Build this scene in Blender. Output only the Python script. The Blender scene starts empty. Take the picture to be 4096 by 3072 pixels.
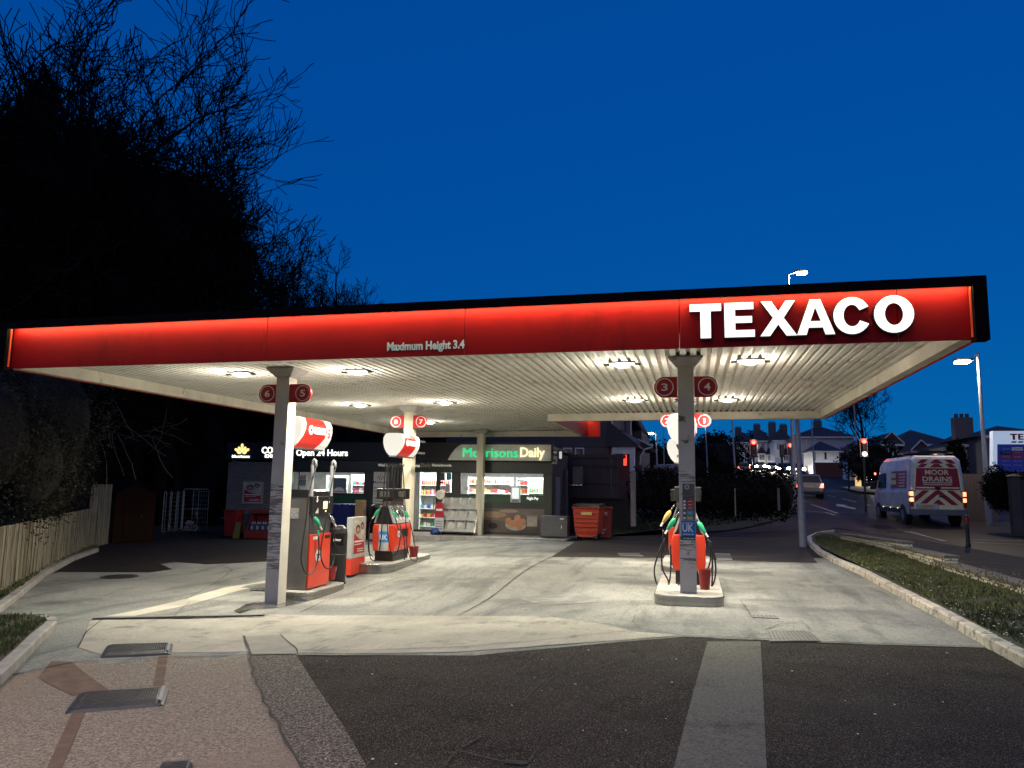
import bpy, bmesh, math, random
import numpy as np
from mathutils import Vector, Matrix, noise as mnoise
random.seed(7)
D, C = bpy.data, bpy.context.scene.collection
R = math.radians
# ------------------------------------------------------------------ camera
FPX, CAMH = 3075.0, 1.68
_up = np.array([366., 23606., -FPX]); _up /= np.linalg.norm(_up)
_Y = np.array([732., -405., -FPX]); _Y -= _up*_Y.dot(_up); _Y /= np.linalg.norm(_Y)
_X = np.cross(_Y, _up); ROT = np.stack([_X, _Y, _up])
cam = D.cameras.new('camera'); cam.sensor_width = 36; cam.lens = FPX/4096*36; cam.clip_end = 3000; cam.clip_start = .05
camo = D.objects.new('camera', cam); C.objects.link(camo)
m4 = Matrix([[*ROT[i], 0] for i in range(3)]+[[0, 0, 0, 1]]); m4.translation = (0, 0, CAMH); camo.matrix_world = m4
bpy.context.scene.camera = camo
sc = bpy.context.scene
# ------------------------------------------------------------------ world, twilight, exposure
w = D.worlds.new("World"); sc.world = w; w.use_nodes = True
nt = w.node_tree; bg = nt.nodes['Background']
sky = nt.nodes.new('ShaderNodeTexSky'); sky.sky_type = 'NISHITA'; sky.sun_disc = False
sky.sun_elevation = R(14); sky.sun_rotation = R(200); sky.air_density = 1.0; sky.dust_density = .2; sky.ozone_density = 3
mul = nt.nodes.new('ShaderNodeMix'); mul.data_type = 'RGBA'; mul.blend_type = 'MULTIPLY'; mul.inputs[0].default_value = 1
mul.inputs[7].default_value = (.005, .20, .28, 1)
add = nt.nodes.new('ShaderNodeMix'); add.data_type = 'RGBA'; add.blend_type = 'ADD'; add.inputs[0].default_value = 1; add.inputs[7].default_value = (.0, 1.0, 5.6, 1)
nt.links.new(sky.outputs[0], mul.inputs[6]); nt.links.new(mul.outputs[2], add.inputs[6]); nt.links.new(add.outputs[2], bg.inputs[0]); bg.inputs[1].default_value = .05
sun = D.lights.new('sun', 'SUN'); sun.energy = .42; sun.angle = R(60); sun.color = (1, .86, .8)
suno = D.objects.new('sun', sun); C.objects.link(suno); suno.rotation_euler = (R(48), 0, R(-20))
vs = sc.view_settings; vs.view_transform = 'Standard'; vs.look = 'None'; vs.exposure = 0; vs.gamma = 1
cy = sc.cycles; cy.use_denoising = True; cy.max_bounces = 6; cy.transparent_max_bounces = 12; cy.sample_clamp_indirect = 4
cy.use_light_tree = True; cy.caustics_reflective = False; cy.caustics_refractive = False
# ------------------------------------------------------------------ terrain and projection
def ss(t): t = min(1, max(0, t)); return t*t*(3-2*t)
def gz(x, y):
    z = -.009*min(24, max(0, y-4))
    k = ss((y-12.5)/6.5); z -= .37*ss((-x-3.5*k)/(7+5*k))
    a = 1-4*ss((y-30)/20); wd = 7-ss((y-30)/20)
    r = (y-20); r = r if r > 12 else (3*math.log(1+math.exp(r/3)))
    z += .041*min(r, 170)*ss((x-a)/wd)
    return z
def _ray(px, py): return ROT @ np.array([px-2048., 1536.-py, -FPX])
def P(px, py, dz=0.0):
    d = _ray(px, py); lo = 0; t = .5/FPX*.5
    step = 1.01; t = 1.5/FPX
    while t*FPX < 900:
        x, y, z = d*t
        if z+CAMH < gz(x, y)+dz: break
        lo = t; t *= step
    hi = t
    for _ in range(40):
        t = (lo+hi)/2; x, y, z = d*t
        if z+CAMH < gz(x, y)+dz: hi = t
        else: lo = t
    return Vector((d[0]*t, d[1]*t, gz(d[0]*t, d[1]*t)+dz))
def AY(px, py, y):
    d = _ray(px, py); t = y/d[1]; return Vector((d[0]*t, y, CAMH+d[2]*t))
# ------------------------------------------------------------------ materials
MATS = {}
def mat(name, col, rough=.6, metal=0., col2=None, scale=4., detail=6., bump=0., bscale=None, emit=None, es=1., spec=.5,
        lo=.35, hi=.65, stretch=None, alpha=None, wave=None, spots=None, coat=0):
    if name in MATS: return MATS[name]
    m = D.materials.new(name); m.use_nodes = True; n = m.node_tree; b = n.nodes['Principled BSDF']; L = n.links
    b.inputs['Base Color'].default_value = (*col, 1); b.inputs['Roughness'].default_value = rough
    b.inputs['Metallic'].default_value = metal; b.inputs['Specular IOR Level'].default_value = spec
    if coat: b.inputs['Coat Weight'].default_value = coat
    tc = n.nodes.new('ShaderNodeTexCoord'); mp = n.nodes.new('ShaderNodeMapping'); L.new(tc.outputs['Object'], mp.inputs[0])
    if stretch: mp.inputs['Scale'].default_value = stretch
    def nz(s, d=detail, r=.6, sv=None):
        t = n.nodes.new('ShaderNodeTexNoise'); t.inputs['Scale'].default_value = s; t.inputs['Detail'].default_value = d
        t.inputs['Roughness'].default_value = r; o_ = mp
        if sv: o_ = n.nodes.new('ShaderNodeMapping'); o_.inputs['Scale'].default_value = sv; L.new(tc.outputs['Object'], o_.inputs[0])
        L.new(o_.outputs[0], t.inputs['Vector']); return t.outputs['Fac']
    def ramp(f, a, z):
        r = n.nodes.new('ShaderNodeMapRange'); r.inputs[1].default_value = a; r.inputs[2].default_value = z; L.new(f, r.inputs[0]); return r.outputs[0]
    def mix(f, a, c):
        x = n.nodes.new('ShaderNodeMix'); x.data_type = 'RGBA'; L.new(f, x.inputs[0])
        if isinstance(a, tuple): x.inputs[6].default_value = (*a, 1)
        else: L.new(a, x.inputs[6])
        x.inputs[7].default_value = (*c, 1); return x.outputs[2]
    out = None
    c2 = col2 if col2 else tuple(c*.78 for c in col)
    out = mix(ramp(nz(scale), lo, hi), col, c2)
    if spots:
        for (s, a, z, c, d, *sv) in spots: out = mix(ramp(nz(s, d, .65, sv[0] if sv else None), a, z), out, c)
    L.new(out, b.inputs['Base Color'])
    if bump:
        bp = n.nodes.new('ShaderNodeBump'); bp.inputs['Strength'].default_value = bump; bp.inputs['Distance'].default_value = .01
        L.new(nz(bscale or scale*8, 4), bp.inputs['Height']); L.new(bp.outputs[0], b.inputs['Normal'])
    if emit: b.inputs['Emission Color'].default_value = (*emit, 1); b.inputs['Emission Strength'].default_value = es
    if alpha is not None: b.inputs['Alpha'].default_value = alpha
    MATS[name] = m; return m
def emis(name, col, s):
    if name in MATS: return MATS[name]
    m = D.materials.new(name); m.use_nodes = True; b = m.node_tree.nodes['Principled BSDF']
    b.inputs['Base Color'].default_value = (*[min(.8, c) for c in col], 1); b.inputs['Roughness'].default_value = .4
    b.inputs['Emission Color'].default_value = (*col, 1); b.inputs['Emission Strength'].default_value = s
    MATS[name] = m; return m
def glassmat():
    m = D.materials.new('window_glass'); m.use_nodes = True; n = m.node_tree; n.nodes.clear()
    o = n.nodes.new('ShaderNodeOutputMaterial'); t = n.nodes.new('ShaderNodeBsdfTransparent'); g = n.nodes.new('ShaderNodeBsdfGlossy')
    g.inputs['Roughness'].default_value = .03; x = n.nodes.new('ShaderNodeMixShader'); x.inputs[0].default_value = .03
    n.links.new(t.outputs[0], x.inputs[1]); n.links.new(g.outputs[0], x.inputs[2]); n.links.new(x.outputs[0], o.inputs[0]); MATS['glass'] = m; return m
GLASS = glassmat()
CONC = mat('forecourt_concrete', (.30, .30, .26), .75, spec=.08, col2=(.21, .215, .20), scale=.7, lo=.36, hi=.64, bump=.6, bscale=45, detail=9,
           spots=[(26, .46, .70, (.13, .135, .13), 4), (1.0, .50, .66, (.12, .125, .12), 9, (2.2, .35, 1)), (.45, .52, .64, (.11, .115, .11), 10), (.35, .58, .75, (.40, .38, .32), 4), (70, .56, .68, (.075, .075, .07), 3), (110, .62, .7, (.5, .48, .42), 2)])
CONCL = mat('pale_ribbed_concrete', (.42, .39, .33), .8, spec=.08, col2=(.30, .28, .24), scale=1.2, bump=.5, bscale=30,
            spots=[(2.2, .52, .66, (.20, .19, .17), 9), (60, .56, .68, (.14, .13, .12), 3), (14, .5, .66, (.33, .305, .26), 3, (1, .05, 1))])
CONCP = mat('fresh_concrete_repair', (.50, .47, .38), .8, col2=(.40, .38, .31), scale=1.5, bump=.3, bscale=40)
AGG = mat('exposed_aggregate', (.28, .245, .20), .85, spec=.05, col2=(.145, .125, .10), scale=34, detail=4, lo=.40, hi=.60, bump=1., bscale=60,
          spots=[(62, .57, .64, (.44, .37, .30), 2), (.7, .48, .70, (.23, .185, .145), 6), (45, .64, .70, (.07, .055, .045), 2)])
AGGD = mat('dark_aggregate', (.13, .12, .10), .85, spec=.08, col2=(.045, .04, .037), scale=32, detail=4, lo=.42, hi=.58, bump=1., bscale=55,
           spots=[(60, .57, .63, (.38, .33, .27), 2)])
PATCH = mat('brown_screed_patch', (.17, .12, .09), .85, spec=.08, col2=(.12, .085, .065), scale=5, bump=.4, bscale=50)
ASPH = mat('worn_asphalt', (.023, .018, .016), .85, spec=.05, col2=(.011, .009, .008), scale=1.1, detail=9, lo=.4, hi=.6, bump=1., bscale=60,
           spots=[(75, .54, .62, (.10, .086, .072), 3), (.8, .50, .70, (.040, .035, .030), 9), (2.2, .60, .66, (.016, .013, .011), 9), (50, .60, .68, (.010, .009, .009), 3), (140, .66, .70, (.4, .36, .3), 1)])
ASPHL = mat('grey_asphalt_strip', (.15, .145, .12), .85, spec=.08, col2=(.085, .082, .07), scale=40, detail=4, lo=.42, hi=.6, bump=1., bscale=60,
            spots=[(1.3, .56, .70, (.045, .045, .042), 8), (80, .56, .63, (.22, .21, .18), 2)])
ASPHB = mat('dark_back_asphalt', (.030, .024, .022), .8, spec=.08, col2=(.02, .016, .015), scale=1.5, bump=.8, bscale=60,
            spots=[(80, .62, .75, (.06, .055, .05), 2)])
ASPHR = mat('oily_lane_asphalt', (.055, .046, .04), .7, spec=.08, col2=(.03, .024, .022), scale=1.2, bump=.7, bscale=50, stretch=(.5, 2.2, 1), lo=.4, hi=.6,
            spots=[(70, .6, .75, (.1, .09, .08), 2)])
ROADM = mat('road_asphalt', (.028, .023, .020), .6, spec=.08, col2=(.018, .015, .013), scale=.5, bump=.5, bscale=40)
PAVE = mat('pavement_tarmac', (.055, .047, .040), .85, spec=.08, col2=(.035, .030, .026), scale=2, bump=.6, bscale=50)
WHITEP = mat('white_road_paint', (.36, .33, .29), .7, col2=(.22, .2, .18), scale=6)
SOIL = mat('verge_soil', (.045, .040, .022), .95, col2=(.03, .032, .014), scale=6, bump=1., bscale=20)
GRASS = mat('grass_blades', (.075, .095, .022), .7, col2=(.035, .05, .012), scale=2)
GRASSY = mat('dry_grass_blades', (.16, .15, .06), .8)
FLOWER = mat('daisy_white', (.7, .7, .6), .6)
JOINT = mat('joint_sealant', (.035, .03, .027), .9)
KERBM = mat('painted_kerb', (.52, .48, .38), .8, col2=(.40, .36, .29), scale=3, bump=.6, bscale=25,
            spots=[(7, .52, .60, (.17, .16, .15), 8)])
KERBG = mat('grey_kerb', (.33, .31, .28), .8, col2=(.22, .21, .19), scale=4, bump=.5, bscale=30, spots=[(3, .6, .8, (.12, .12, .08), 5)])
BLACK = mat('black_plastic', (.012, .011, .011), .35)
DGREY = mat('dark_grey_metal', (.05, .047, .047), .45)
STEEL = mat('brushed_steel', (.30, .29, .27), .25, .9, col2=(.36, .35, .33), scale=3, stretch=(1, 1, 12))
CHROME = mat('chrome', (.7, .69, .66), .3, .6)
PUMPG = mat('pump_grey_side', (.22, .20, .175), .38, .6, col2=(.17, .155, .14), scale=2)
COLM = mat('column_shaded_front', (.46, .43, .40), .7, spec=.15, col2=(.38, .36, .33), scale=2,
           spots=[(3, .62, .66, (.12, .10, .09), 10)])  # the column paint darkened to stand for its unlit front face
COLSC = mat('column_scuffs', (.16, .14, .13), .8, spec=.1, col2=(.46, .43, .40), scale=3, stretch=(1.5, 1.5, 14), lo=.45, hi=.55,
            spots=[(2.6, .6, .66, (.05, .03, .025), 10)])
COLW = mat('column_old_cream', (.55, .50, .38), .6, col2=(.40, .36, .27), scale=2.5, stretch=(3, 3, .5), spots=[(4, .62, .7, (.2, .12, .06), 8)])
COLP = mat('column_lit_side', (.60, .57, .48), .5, col2=(.5, .47, .4), scale=2, spots=[(3.4, .64, .68, (.30, .16, .09), 10)])  # the same column paint, lighter, as on the lit sides
RED = mat('gloss_red', (.62, .035, .012), .35, coat=.3, col2=(.52, .028, .01), scale=2)
REDP = mat('pump_red', (.66, .05, .018), .3, coat=.3, col2=(.58, .04, .014), scale=1.5, spots=[(1.2, .66, .74, (.3, .03, .02), 8)])
FASC = mat('fascia_red', (.34, .005, .006), .5, spec=.1, col2=(.27, .004, .005), scale=.5, stretch=(1, 1, .3), spots=[(1.6, .56, .72, (.22, .004, .005), 9), (3, .62, .74, (.17, .003, .004), 8, (1.6, 1, .25))])
TRIM = mat('fascia_black_trim', (.010, .006, .007), .9, spec=.03)
SOFF = mat('soffit_white', (.76, .75, .69), .85, spec=.05, col2=(.66, .65, .58), scale=1.5, spots=[(2.0, .56, .75, (.33, .29, .22), 9), (8, .70, .76, (.12, .10, .08), 6)])
BEAM = mat('soffit_edge_beam', (.66, .62, .52), .6, col2=(.52, .49, .40), scale=2, spots=[(2.8, .62, .72, (.14, .12, .10), 9)])
WHITE = mat('white_paint', (.75, .74, .70), .5)
SIGNRED = mat('number_sign_red', (.35, .008, .010), .4)
LETW = emis('lit_letter_white', (1, .97, .86), 1.15)
LETS = emis('shop_letter_white', (1, .98, .9), 2.2)
LAMPE = emis('canopy_lens', (1, .96, .85), 14)
STRIP = emis('red_edge_strip', (1, 1.3, .6), 58)
BOXW = emis('lit_box_white', (.9, .86, .76), .8); BOXW.node_tree.nodes['Principled BSDF'].inputs['Base Color'].default_value = (.30, .29, .27, 1)
BOXR = emis('lit_box_red', (.8, .025, .012), .55); BOXR.node_tree.nodes['Principled BSDF'].inputs['Base Color'].default_value = (.30, .01, .006, 1)
GREEN = mat('nozzle_green', (.02, .35, .16), .4)
HOSE = mat('rubber_hose', (.014, .013, .013), .4)
WOODF = mat('weathered_fence_board', (.23, .205, .145), .85, col2=(.09, .075, .05), scale=2.2, stretch=(5, 5, .5), lo=.38, hi=.62, bump=.8, bscale=14,
            spots=[(1.0, .50, .62, (.07, .055, .03), 9, (3.5, 3.5, .6)), (1.2, .55, .7, (.33, .30, .20), 7, (9, 9, .8))])
WOODD = mat('dark_stained_timber', (.055, .040, .042), .8, col2=(.03, .02, .022), scale=2.5, stretch=(6, 6, .5), bump=.5)
WOODP = mat('grey_post_timber', (.13, .12, .12), .8, stretch=(5, 5, .5))
BARK = mat('bark', (.010, .007, .006), .9, spec=.08, bump=.5)
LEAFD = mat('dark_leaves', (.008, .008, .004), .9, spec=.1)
LEAFB = mat('ivy_leaves', (.022, .021, .009), .6, spec=.2, col2=(.009, .010, .005), scale=5)
BRICKW = None
# ------------------------------------------------------------------ mesh builder
class MB:
    def __init__(s): s.v = []; s.f = []
    def add(s, vs, fs):
        o = len(s.v); s.v += [tuple(v) for v in vs]; s.f += [tuple(i+o for i in f) for f in fs]; return s
    def box(s, x0, x1, y0, y1, z0, z1, M=None):
        vs = [Vector((x, y, z)) for z in (z0, z1) for y in (y0, y1) for x in (x0, x1)]
        if M is not None: vs = [M @ v for v in vs]
        return s.add(vs, [(0, 2, 3, 1), (4, 5, 7, 6), (0, 1, 5, 4), (2, 6, 7, 3), (0, 4, 6, 2), (1, 3, 7, 5)])
    def bar(s, a, b, w, h=None):
        a, b = Vector(a), Vector(b); h = h or w; d = (b-a); L = d.length; q = d.to_track_quat('Z', 'Y')
        return s.box(-w/2, w/2, -h/2, h/2, 0, L, Matrix.Translation(a) @ q.to_matrix().to_4x4())
    def cyl(s, a, b, r, r2=None, n=12, cap=True):
        a, b = Vector(a), Vector(b); r2 = r if r2 is None else r2; q = (b-a).to_track_quat('Z', 'Y')
        vs = [a+q @ Vector((r*math.cos(i*2*math.pi/n), r*math.sin(i*2*math.pi/n), 0)) for i in range(n)]
        vs += [b+q @ Vector((r2*math.cos(i*2*math.pi/n), r2*math.sin(i*2*math.pi/n), 0)) for i in range(n)]
        fs = [(i, (i+1) % n, (i+1) % n+n, i+n) for i in range(n)]
        if cap: fs += [tuple(range(n-1, -1, -1)), tuple(range(n, 2*n))]
        return s.add(vs, fs)
    def tube(s, pts, r, n=6, rs=None):
        pts = [Vector(p) for p in pts]; k = len(pts); vs = []; prev = None
        for i, p in enumerate(pts):
            d = (pts[min(i+1, k-1)]-pts[max(i-1, 0)]).normalized()
            if prev is None:
                u = d.orthogonal().normalized()
            else:
                u = (prev-d*prev.dot(d)).normalized()
            prev = u; w_ = d.cross(u); rr = rs[i] if rs else r
            vs += [p+u*math.cos(j*2*math.pi/n)*rr+w_*math.sin(j*2*math.pi/n)*rr for j in range(n)]
        fs = [(i*n+j, i*n+(j+1) % n, (i+1)*n+(j+1) % n, (i+1)*n+j) for i in range(k-1) for j in range(n)]
        return s.add(vs, fs+[tuple(range(n-1, -1, -1)), tuple(range((k-1)*n, k*n))])
    def prism(s, poly, a, b, axis='y'):
        """2D polygon extruded between a and b along axis; poly in (x,z) for y, (y,z) for x, (x,y) for z"""
        f = {'y': lambda p, t: (p[0], t, p[1]), 'x': lambda p, t: (t, p[0], p[1]), 'z': lambda p, t: (p[0], p[1], t)}[axis]
        n = len(poly); vs = [f(p, a) for p in poly]+[f(p, b) for p in poly]
        return s.add(vs, [(i, (i+1) % n, (i+1) % n+n, i+n) for i in range(n)]+[tuple(range(n-1, -1, -1)), tuple(range(n, 2*n))])
    def loft(s, rings, cap=True):
        n = len(rings[0]); vs = [p for r in rings for p in r]
        fs = [(i*n+j, i*n+(j+1) % n, (i+1)*n+(j+1) % n, (i+1)*n+j) for i in range(len(rings)-1) for j in range(n)]
        if cap: fs += [tuple(range(n-1, -1, -1)), tuple(range((len(rings)-1)*n, len(rings)*n))]
        return s.add(vs, fs)
    def lathe(s, prof, n=16, c=(0, 0, 0)):
        return s.loft([[(c[0]+r*math.cos(j*2*math.pi/n), c[1]+r*math.sin(j*2*math.pi/n), c[2]+z) for j in range(n)] for r, z in prof])
    def build(s, name, m, parent=None, bev=0, smooth=False, fix=True):
        me = D.meshes.new(name); me.from_pydata(s.v, [], s.f)
        if fix:
            bm = bmesh.new(); bm.from_mesh(me); bmesh.ops.recalc_face_normals(bm, faces=bm.faces); bm.to_mesh(me); bm.free()
        if smooth: me.polygons.foreach_set('use_smooth', [True]*len(me.polygons))
        me.materials.append(m)
        o = D.objects.new(name, me); C.objects.link(o)
        if parent: o.parent = parent
        if bev:
            b = o.modifiers.new('bevel', 'BEVEL'); b.width = bev; b.segments = 2; b.limit_method = 'ANGLE'
        return o
def tag(o, label=None, cat=None, group=None, kind=None):
    if label: o['label'] = label
    if cat: o['category'] = cat
    if group: o['group'] = group
    if kind: o['kind'] = kind
    return o
def thing(name, label, cat, loc=(0, 0, 0), rz=0, group=None):
    o = D.objects.new(name, None); C.objects.link(o); o.location = loc; o.rotation_euler = (0, 0, rz); o.empty_display_size = .2
    return tag(o, label, cat, group)
def dup(o, loc=None, rz=None, label=None, parent=None):
    c = o.copy(); C.objects.link(c); c.parent = parent
    if label: c['label'] = label
    if loc is not None: c.location = loc
    if rz is not None: c.rotation_euler = (0, 0, rz)
    for ch in [k for k in D.objects if k.parent == o]: dup(ch, parent=c)
    return c
def circ(cx, cz, rx, rz=None, n=24, a0=0, a1=2*math.pi):
    rz = rx if rz is None else rz
    return [(cx+rx*math.cos(a0+(a1-a0)*i/n), cz+rz*math.sin(a0+(a1-a0)*i/n)) for i in range(n if abs(a1-a0) > 6.28 else n+1)]
def text_mesh(s, W, H, bold=.02, ext=.01, shear=0, space=1):
    cu = D.curves.new('t', 'FONT'); cu.body = s; cu.size = 1; cu.offset = bold; cu.extrude = .5; cu.shear = shear; cu.resolution_u = 3
    cu.space_character = space; cu.align_x = 'LEFT'
    o = D.objects.new('t', cu); C.objects.link(o); bpy.context.view_layer.update()
    me = D.meshes.new_from_object(o.evaluated_get(bpy.context.evaluated_depsgraph_get())); D.objects.remove(o); D.curves.remove(cu)
    co = np.empty(len(me.vertices)*3); me.vertices.foreach_get('co', co); co = co.reshape(-1, 3)
    mn, mx = co.min(0), co.max(0); sx_ = W/(mx[0]-mn[0]); sz_ = (H/(mx[1]-mn[1])) if H else sx_
    q = np.zeros_like(co); q[:, 0] = (co[:, 0]-mn[0])*sx_; q[:, 2] = (co[:, 1]-mn[1])*sz_; q[:, 1] = -(co[:, 2]+.5)*ext
    me.vertices.foreach_set('co', q.ravel()); me.update(); return me
def text(s, loc, W, H, m, parent=None, face='-y', name='lettering', bold=.02, ext=.008, space=1, tilt=None):
    """text starts at loc (lower left corner), reads along +X when face is -y, along +Y when face is +x"""
    me = text_mesh(s, W, H, bold, ext, space=space); me.materials.append(m); o = D.objects.new(name, me); C.objects.link(o)
    o.location = loc; o.rotation_euler = (0, tilt or 0, {'-y': 0, '+x': R(90), '-x': R(-90), '+y': R(180)}[face])
    if parent: o.parent = parent
    return o
def letter(ch, x0, x1, z0, z1):
    """bold grotesque capital as list of polygons (outer, hole or None)"""
    W, H = x1-x0, z1-z0
    f = lambda pts: [(x0+a*W, z0+b*H) for a, b in pts]
    if ch == 'T': return [f([(.34, 0), (.67, 0), (.67, .79), (1, .79), (1, 1), (0, 1), (0, .79), (.34, .79)])]
    if ch == 'E': return [f([(0, 0), (1, 0), (1, .2), (.36, .2), (.36, .41), (.92, .41), (.92, .6), (.36, .6), (.36, .8), (.97, .8), (.97, 1), (0, 1)])]
    if ch == 'X': return [f([(0, 0), (.27, 0), (.5, .33), (.72, 0), (1, 0), (.65, .51), (.97, 1), (.71, 1), (.51, .7), (.32, 1), (.03, 1), (.36, .52)])]
    if ch == 'A': return [f([(0, 0), (.25, 0), (.31, .2), (.42, .2), (.42, .38), (.36, .38), (.5, .78), (.5, 1), (.36, 1)]),
                          f([(1, 0), (.75, 0), (.69, .2), (.42, .2), (.42, .38), (.64, .38), (.5, .78), (.5, 1), (.64, 1)])]
    def arc(a0, a1, n=22):
        o = [(.5+.5*math.cos(R(a0+(a1-a0)*i/n)), .5+.52*math.sin(R(a0+(a1-a0)*i/n))) for i in range(n+1)]
        i_ = [(.5+.23*math.cos(R(a0+(a1-a0)*i/n)), .5+.31*math.sin(R(a0+(a1-a0)*i/n))) for i in range(n+1)]
        return [f([o[i], o[i+1], i_[i+1], i_[i]]) for i in range(n)]
    if ch == 'C': return arc(28, 332)
    if ch == 'O': return arc(0, 360, 26)
    if ch == 'S': return [f([(0, .1), (.1, 0), (.9, 0), (1, .1), (1, .45), (.9, .57), (.3, .62), (.3, .8), (.95, .8), (.95, .9), (.85, 1), (.1, 1), (0, .9), (0, .55), (.1, .43), (.7, .38), (.7, .2), (0, .2)])]
def word(s, spans, z0, z1, depth, y, m, parent, name='letter'):
    for ch, (a, b) in zip(s, spans):
        mb = MB()
        for poly in letter(ch, a, b, z0(a), z1(a)): mb.prism(poly, y-depth, y)
        mb.build(name, m, parent)
# ------------------------------------------------------------------ ground sheets
def sheet(name, pts, dz, m, step=1.0, px=True, label=None):
    q = [P(*p) if px and len(p) == 2 else Vector((p[0], p[1], 0)) for p in pts]
    bm = bmesh.new(); vs = [bm.verts.new((p.x, p.y, 0)) for p in q]; f = bm.faces.new(vs); bmesh.ops.triangulate(bm, faces=[f])
    xs = [p.x for p in q]; ys = [p.y for p in q]
    for ax, lo, hi in ((0, min(xs), max(xs)), (1, min(ys), max(ys))):
        k = math.floor(lo/step)*step+step
        while k < hi:
            co = (k, 0, 0) if ax == 0 else (0, k, 0); no = (1, 0, 0) if ax == 0 else (0, 1, 0)
            bmesh.ops.bisect_plane(bm, geom=bm.verts[:]+bm.edges[:]+bm.faces[:], plane_co=co, plane_no=no); k += step
    bmesh.ops.triangulate(bm, faces=bm.faces)
    for v in bm.verts: v.co.z = gz(v.co.x, v.co.y)+dz
    for f in bm.faces:
        f.normal_update()
        if f.normal.z < 0: f.normal_flip()
    me = D.meshes.new(name); bm.to_mesh(me); bm.free(); me.materials.append(m)
    o = D.objects.new(name, me); C.objects.link(o); o['kind'] = 'structure'; return o
def line(name, pts, wd, dz, m, px=True, wob=0):
    """ribbon following ground through pts"""
    q = [P(*p) if px and len(p) == 2 else Vector((p[0], p[1], 0)) for p in pts]; r = []
    for a, b in zip(q, q[1:]):
        n = max(1, int((b-a).length/.25)); r += [a.lerp(b, i/n) for i in range(n)]
    r.append(q[-1]); mb = MB(); vs = []
    for i, p in enumerate(r):
        d = (r[min(i+1, len(r)-1)]-r[max(i-1, 0)]); d.z = 0; d.normalize(); nrm = Vector((-d.y, d.x, 0))
        p = p+nrm*random.uniform(-wob, wob); ww = wd*random.uniform(.5, 1.3) if wob else wd
        for s in (-.5, .5):
            t = p+nrm*ww*s; vs.append((t.x, t.y, gz(t.x, t.y)+dz))
    mb.add(vs, [(2*i, 2*i+1, 2*i+3, 2*i+2) for i in range(len(r)-1)])
    return mb
# terrain: one sheet to the horizon
def grid_axis(lst):
    out = []
    for a, b, s in lst:
        k = a
        while k < b-1e-6: out.append(k); k += s
    out.append(lst[-1][1]); return out
gx = grid_axis([(-900, -100, 100), (-100, -30, 10), (-30, 30, 1), (30, 80, 5), (80, 200, 20), (200, 900, 100)])
gy = grid_axis([(-300, -20, 40), (-20, 60, 1), (60, 140, 4), (140, 300, 20), (300, 1500, 120)])
mb = MB(); nx = len(gx)
mb.add([(x, y, gz(x, y)-(.012 if y < 34 else .03)) for y in gy for x in gx], [(j*nx+i, j*nx+i+1, (j+1)*nx+i+1, (j+1)*nx+i) for j in range(len(gy)-1) for i in range(nx-1)])
o = mb.build('ground', ASPHB, fix=False); o['kind'] = 'structure'
sheet('forecourt_concrete', [(-500, 2600), (0, 2500), (-60, 2492), (66, 2396), (186, 2298), (240, 2288), (600, 2290), (690, 2277), (640, 2256), (700, 2248), (830, 2258), (1070, 2246), (1330, 2232), (1400, 2160), (1700, 2156), (2300, 2168),
      (2205, 2227), (2600, 2230), (3300, 2232), (3440, 2292), (3600, 2380), (3760, 2468), (3935, 2574), (3940, 2590), (3460, 2578), (3100, 2563), (2730, 2547), (2400, 2575), (1900, 2622), (1190, 2620), (1000, 2630), (640, 2650), (300, 2660), (-100, 2720), (-500, 2760)], .0, CONC)
sheet('front_asphalt', [(1185, 2620), (1300, 2626), (1900, 2618), (2200, 2590), (2500, 2562), (2730, 2545), (3100, 2560), (3460, 2575), (3940, 2590), (4600, 2850), (5200, 4200), (1900, 4200), (1480, 3090), (1370, 2900), (1260, 2740)], -.004, ASPH, .5)
sheet('asphalt_trench_strip', [(2830, 2566), (3042, 2566), (3052, 2750), (3068, 3090), (3100, 3900), (2480, 3900), (2690, 3090), (2770, 2780)], .002, ASPHL, .5)
sheet('aggregate_slab', [(-500, 2790), (0, 2712), (300, 2650), (620, 2632), (690, 2622), (1000, 2620), (1010, 2700), (1060, 2810), (1130, 2930), (1210, 3080), (1500, 3900), (-500, 3900)], .001, AGG, .5)
sheet('dark_aggregate_strip', [(1000, 2622), (1185, 2620), (1260, 2740), (1370, 2900), (1480, 3090), (1900, 4000), (1500, 4000), (1215, 3080), (1130, 2930), (1060, 2810), (1012, 2700)], .004, AGGD, .5)
sheet('ribbed_concrete_strip', [(360, 2482), (700, 2478), (1050, 2472), (1080, 2458), (1480, 2462), (2200, 2468), (2380, 2492), (2540, 2528), (2730, 2543), (2520, 2560), (2100, 2590), (1820, 2610), (1540, 2614), (1190, 2612), (1180, 2600), (700, 2612), (420, 2624), (310, 2590), (345, 2530)], .005, CONCL, .5)
sheet('concrete_patch', [(975, 2548), (1120, 2540), (1188, 2600), (1190, 2618), (1000, 2622)], .009, mat('grey_patch', (.25, .23, .2), .85, bump=.5, bscale=50), .5)
sheet('brown_patch', [(205, 2645), (285, 2648), (440, 2765), (290, 2785), (152, 2712)], .006, PATCH, .5)
sheet('brown_cable_strip', [(635, 2622), (672, 2622), (650, 2765), (608, 2765)], .0065, PATCH, .5)
sheet('brown_cable_strip', [(290, 2850), (340, 2850), (240, 3090), (-150, 3900), (-380, 3900), (180, 3090)], .0065, PATCH, .5)
sheet('repair_strip', [(560, 2440), (720, 2402), (900, 2350), (1070, 2322), (1075, 2336), (960, 2362), (760, 2420), (520, 2468), (400, 2470)], .005, CONCP, .5)
sheet('oily_lane', [(2300, 2168), (2420, 2150), (2700, 2120), (3000, 2090), (3165, 2072), (3330, 2110), (3240, 2150), (3225, 2200), (3270, 2252), (2600, 2231), (2205, 2228)], .003, ASPHR, 1)
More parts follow.
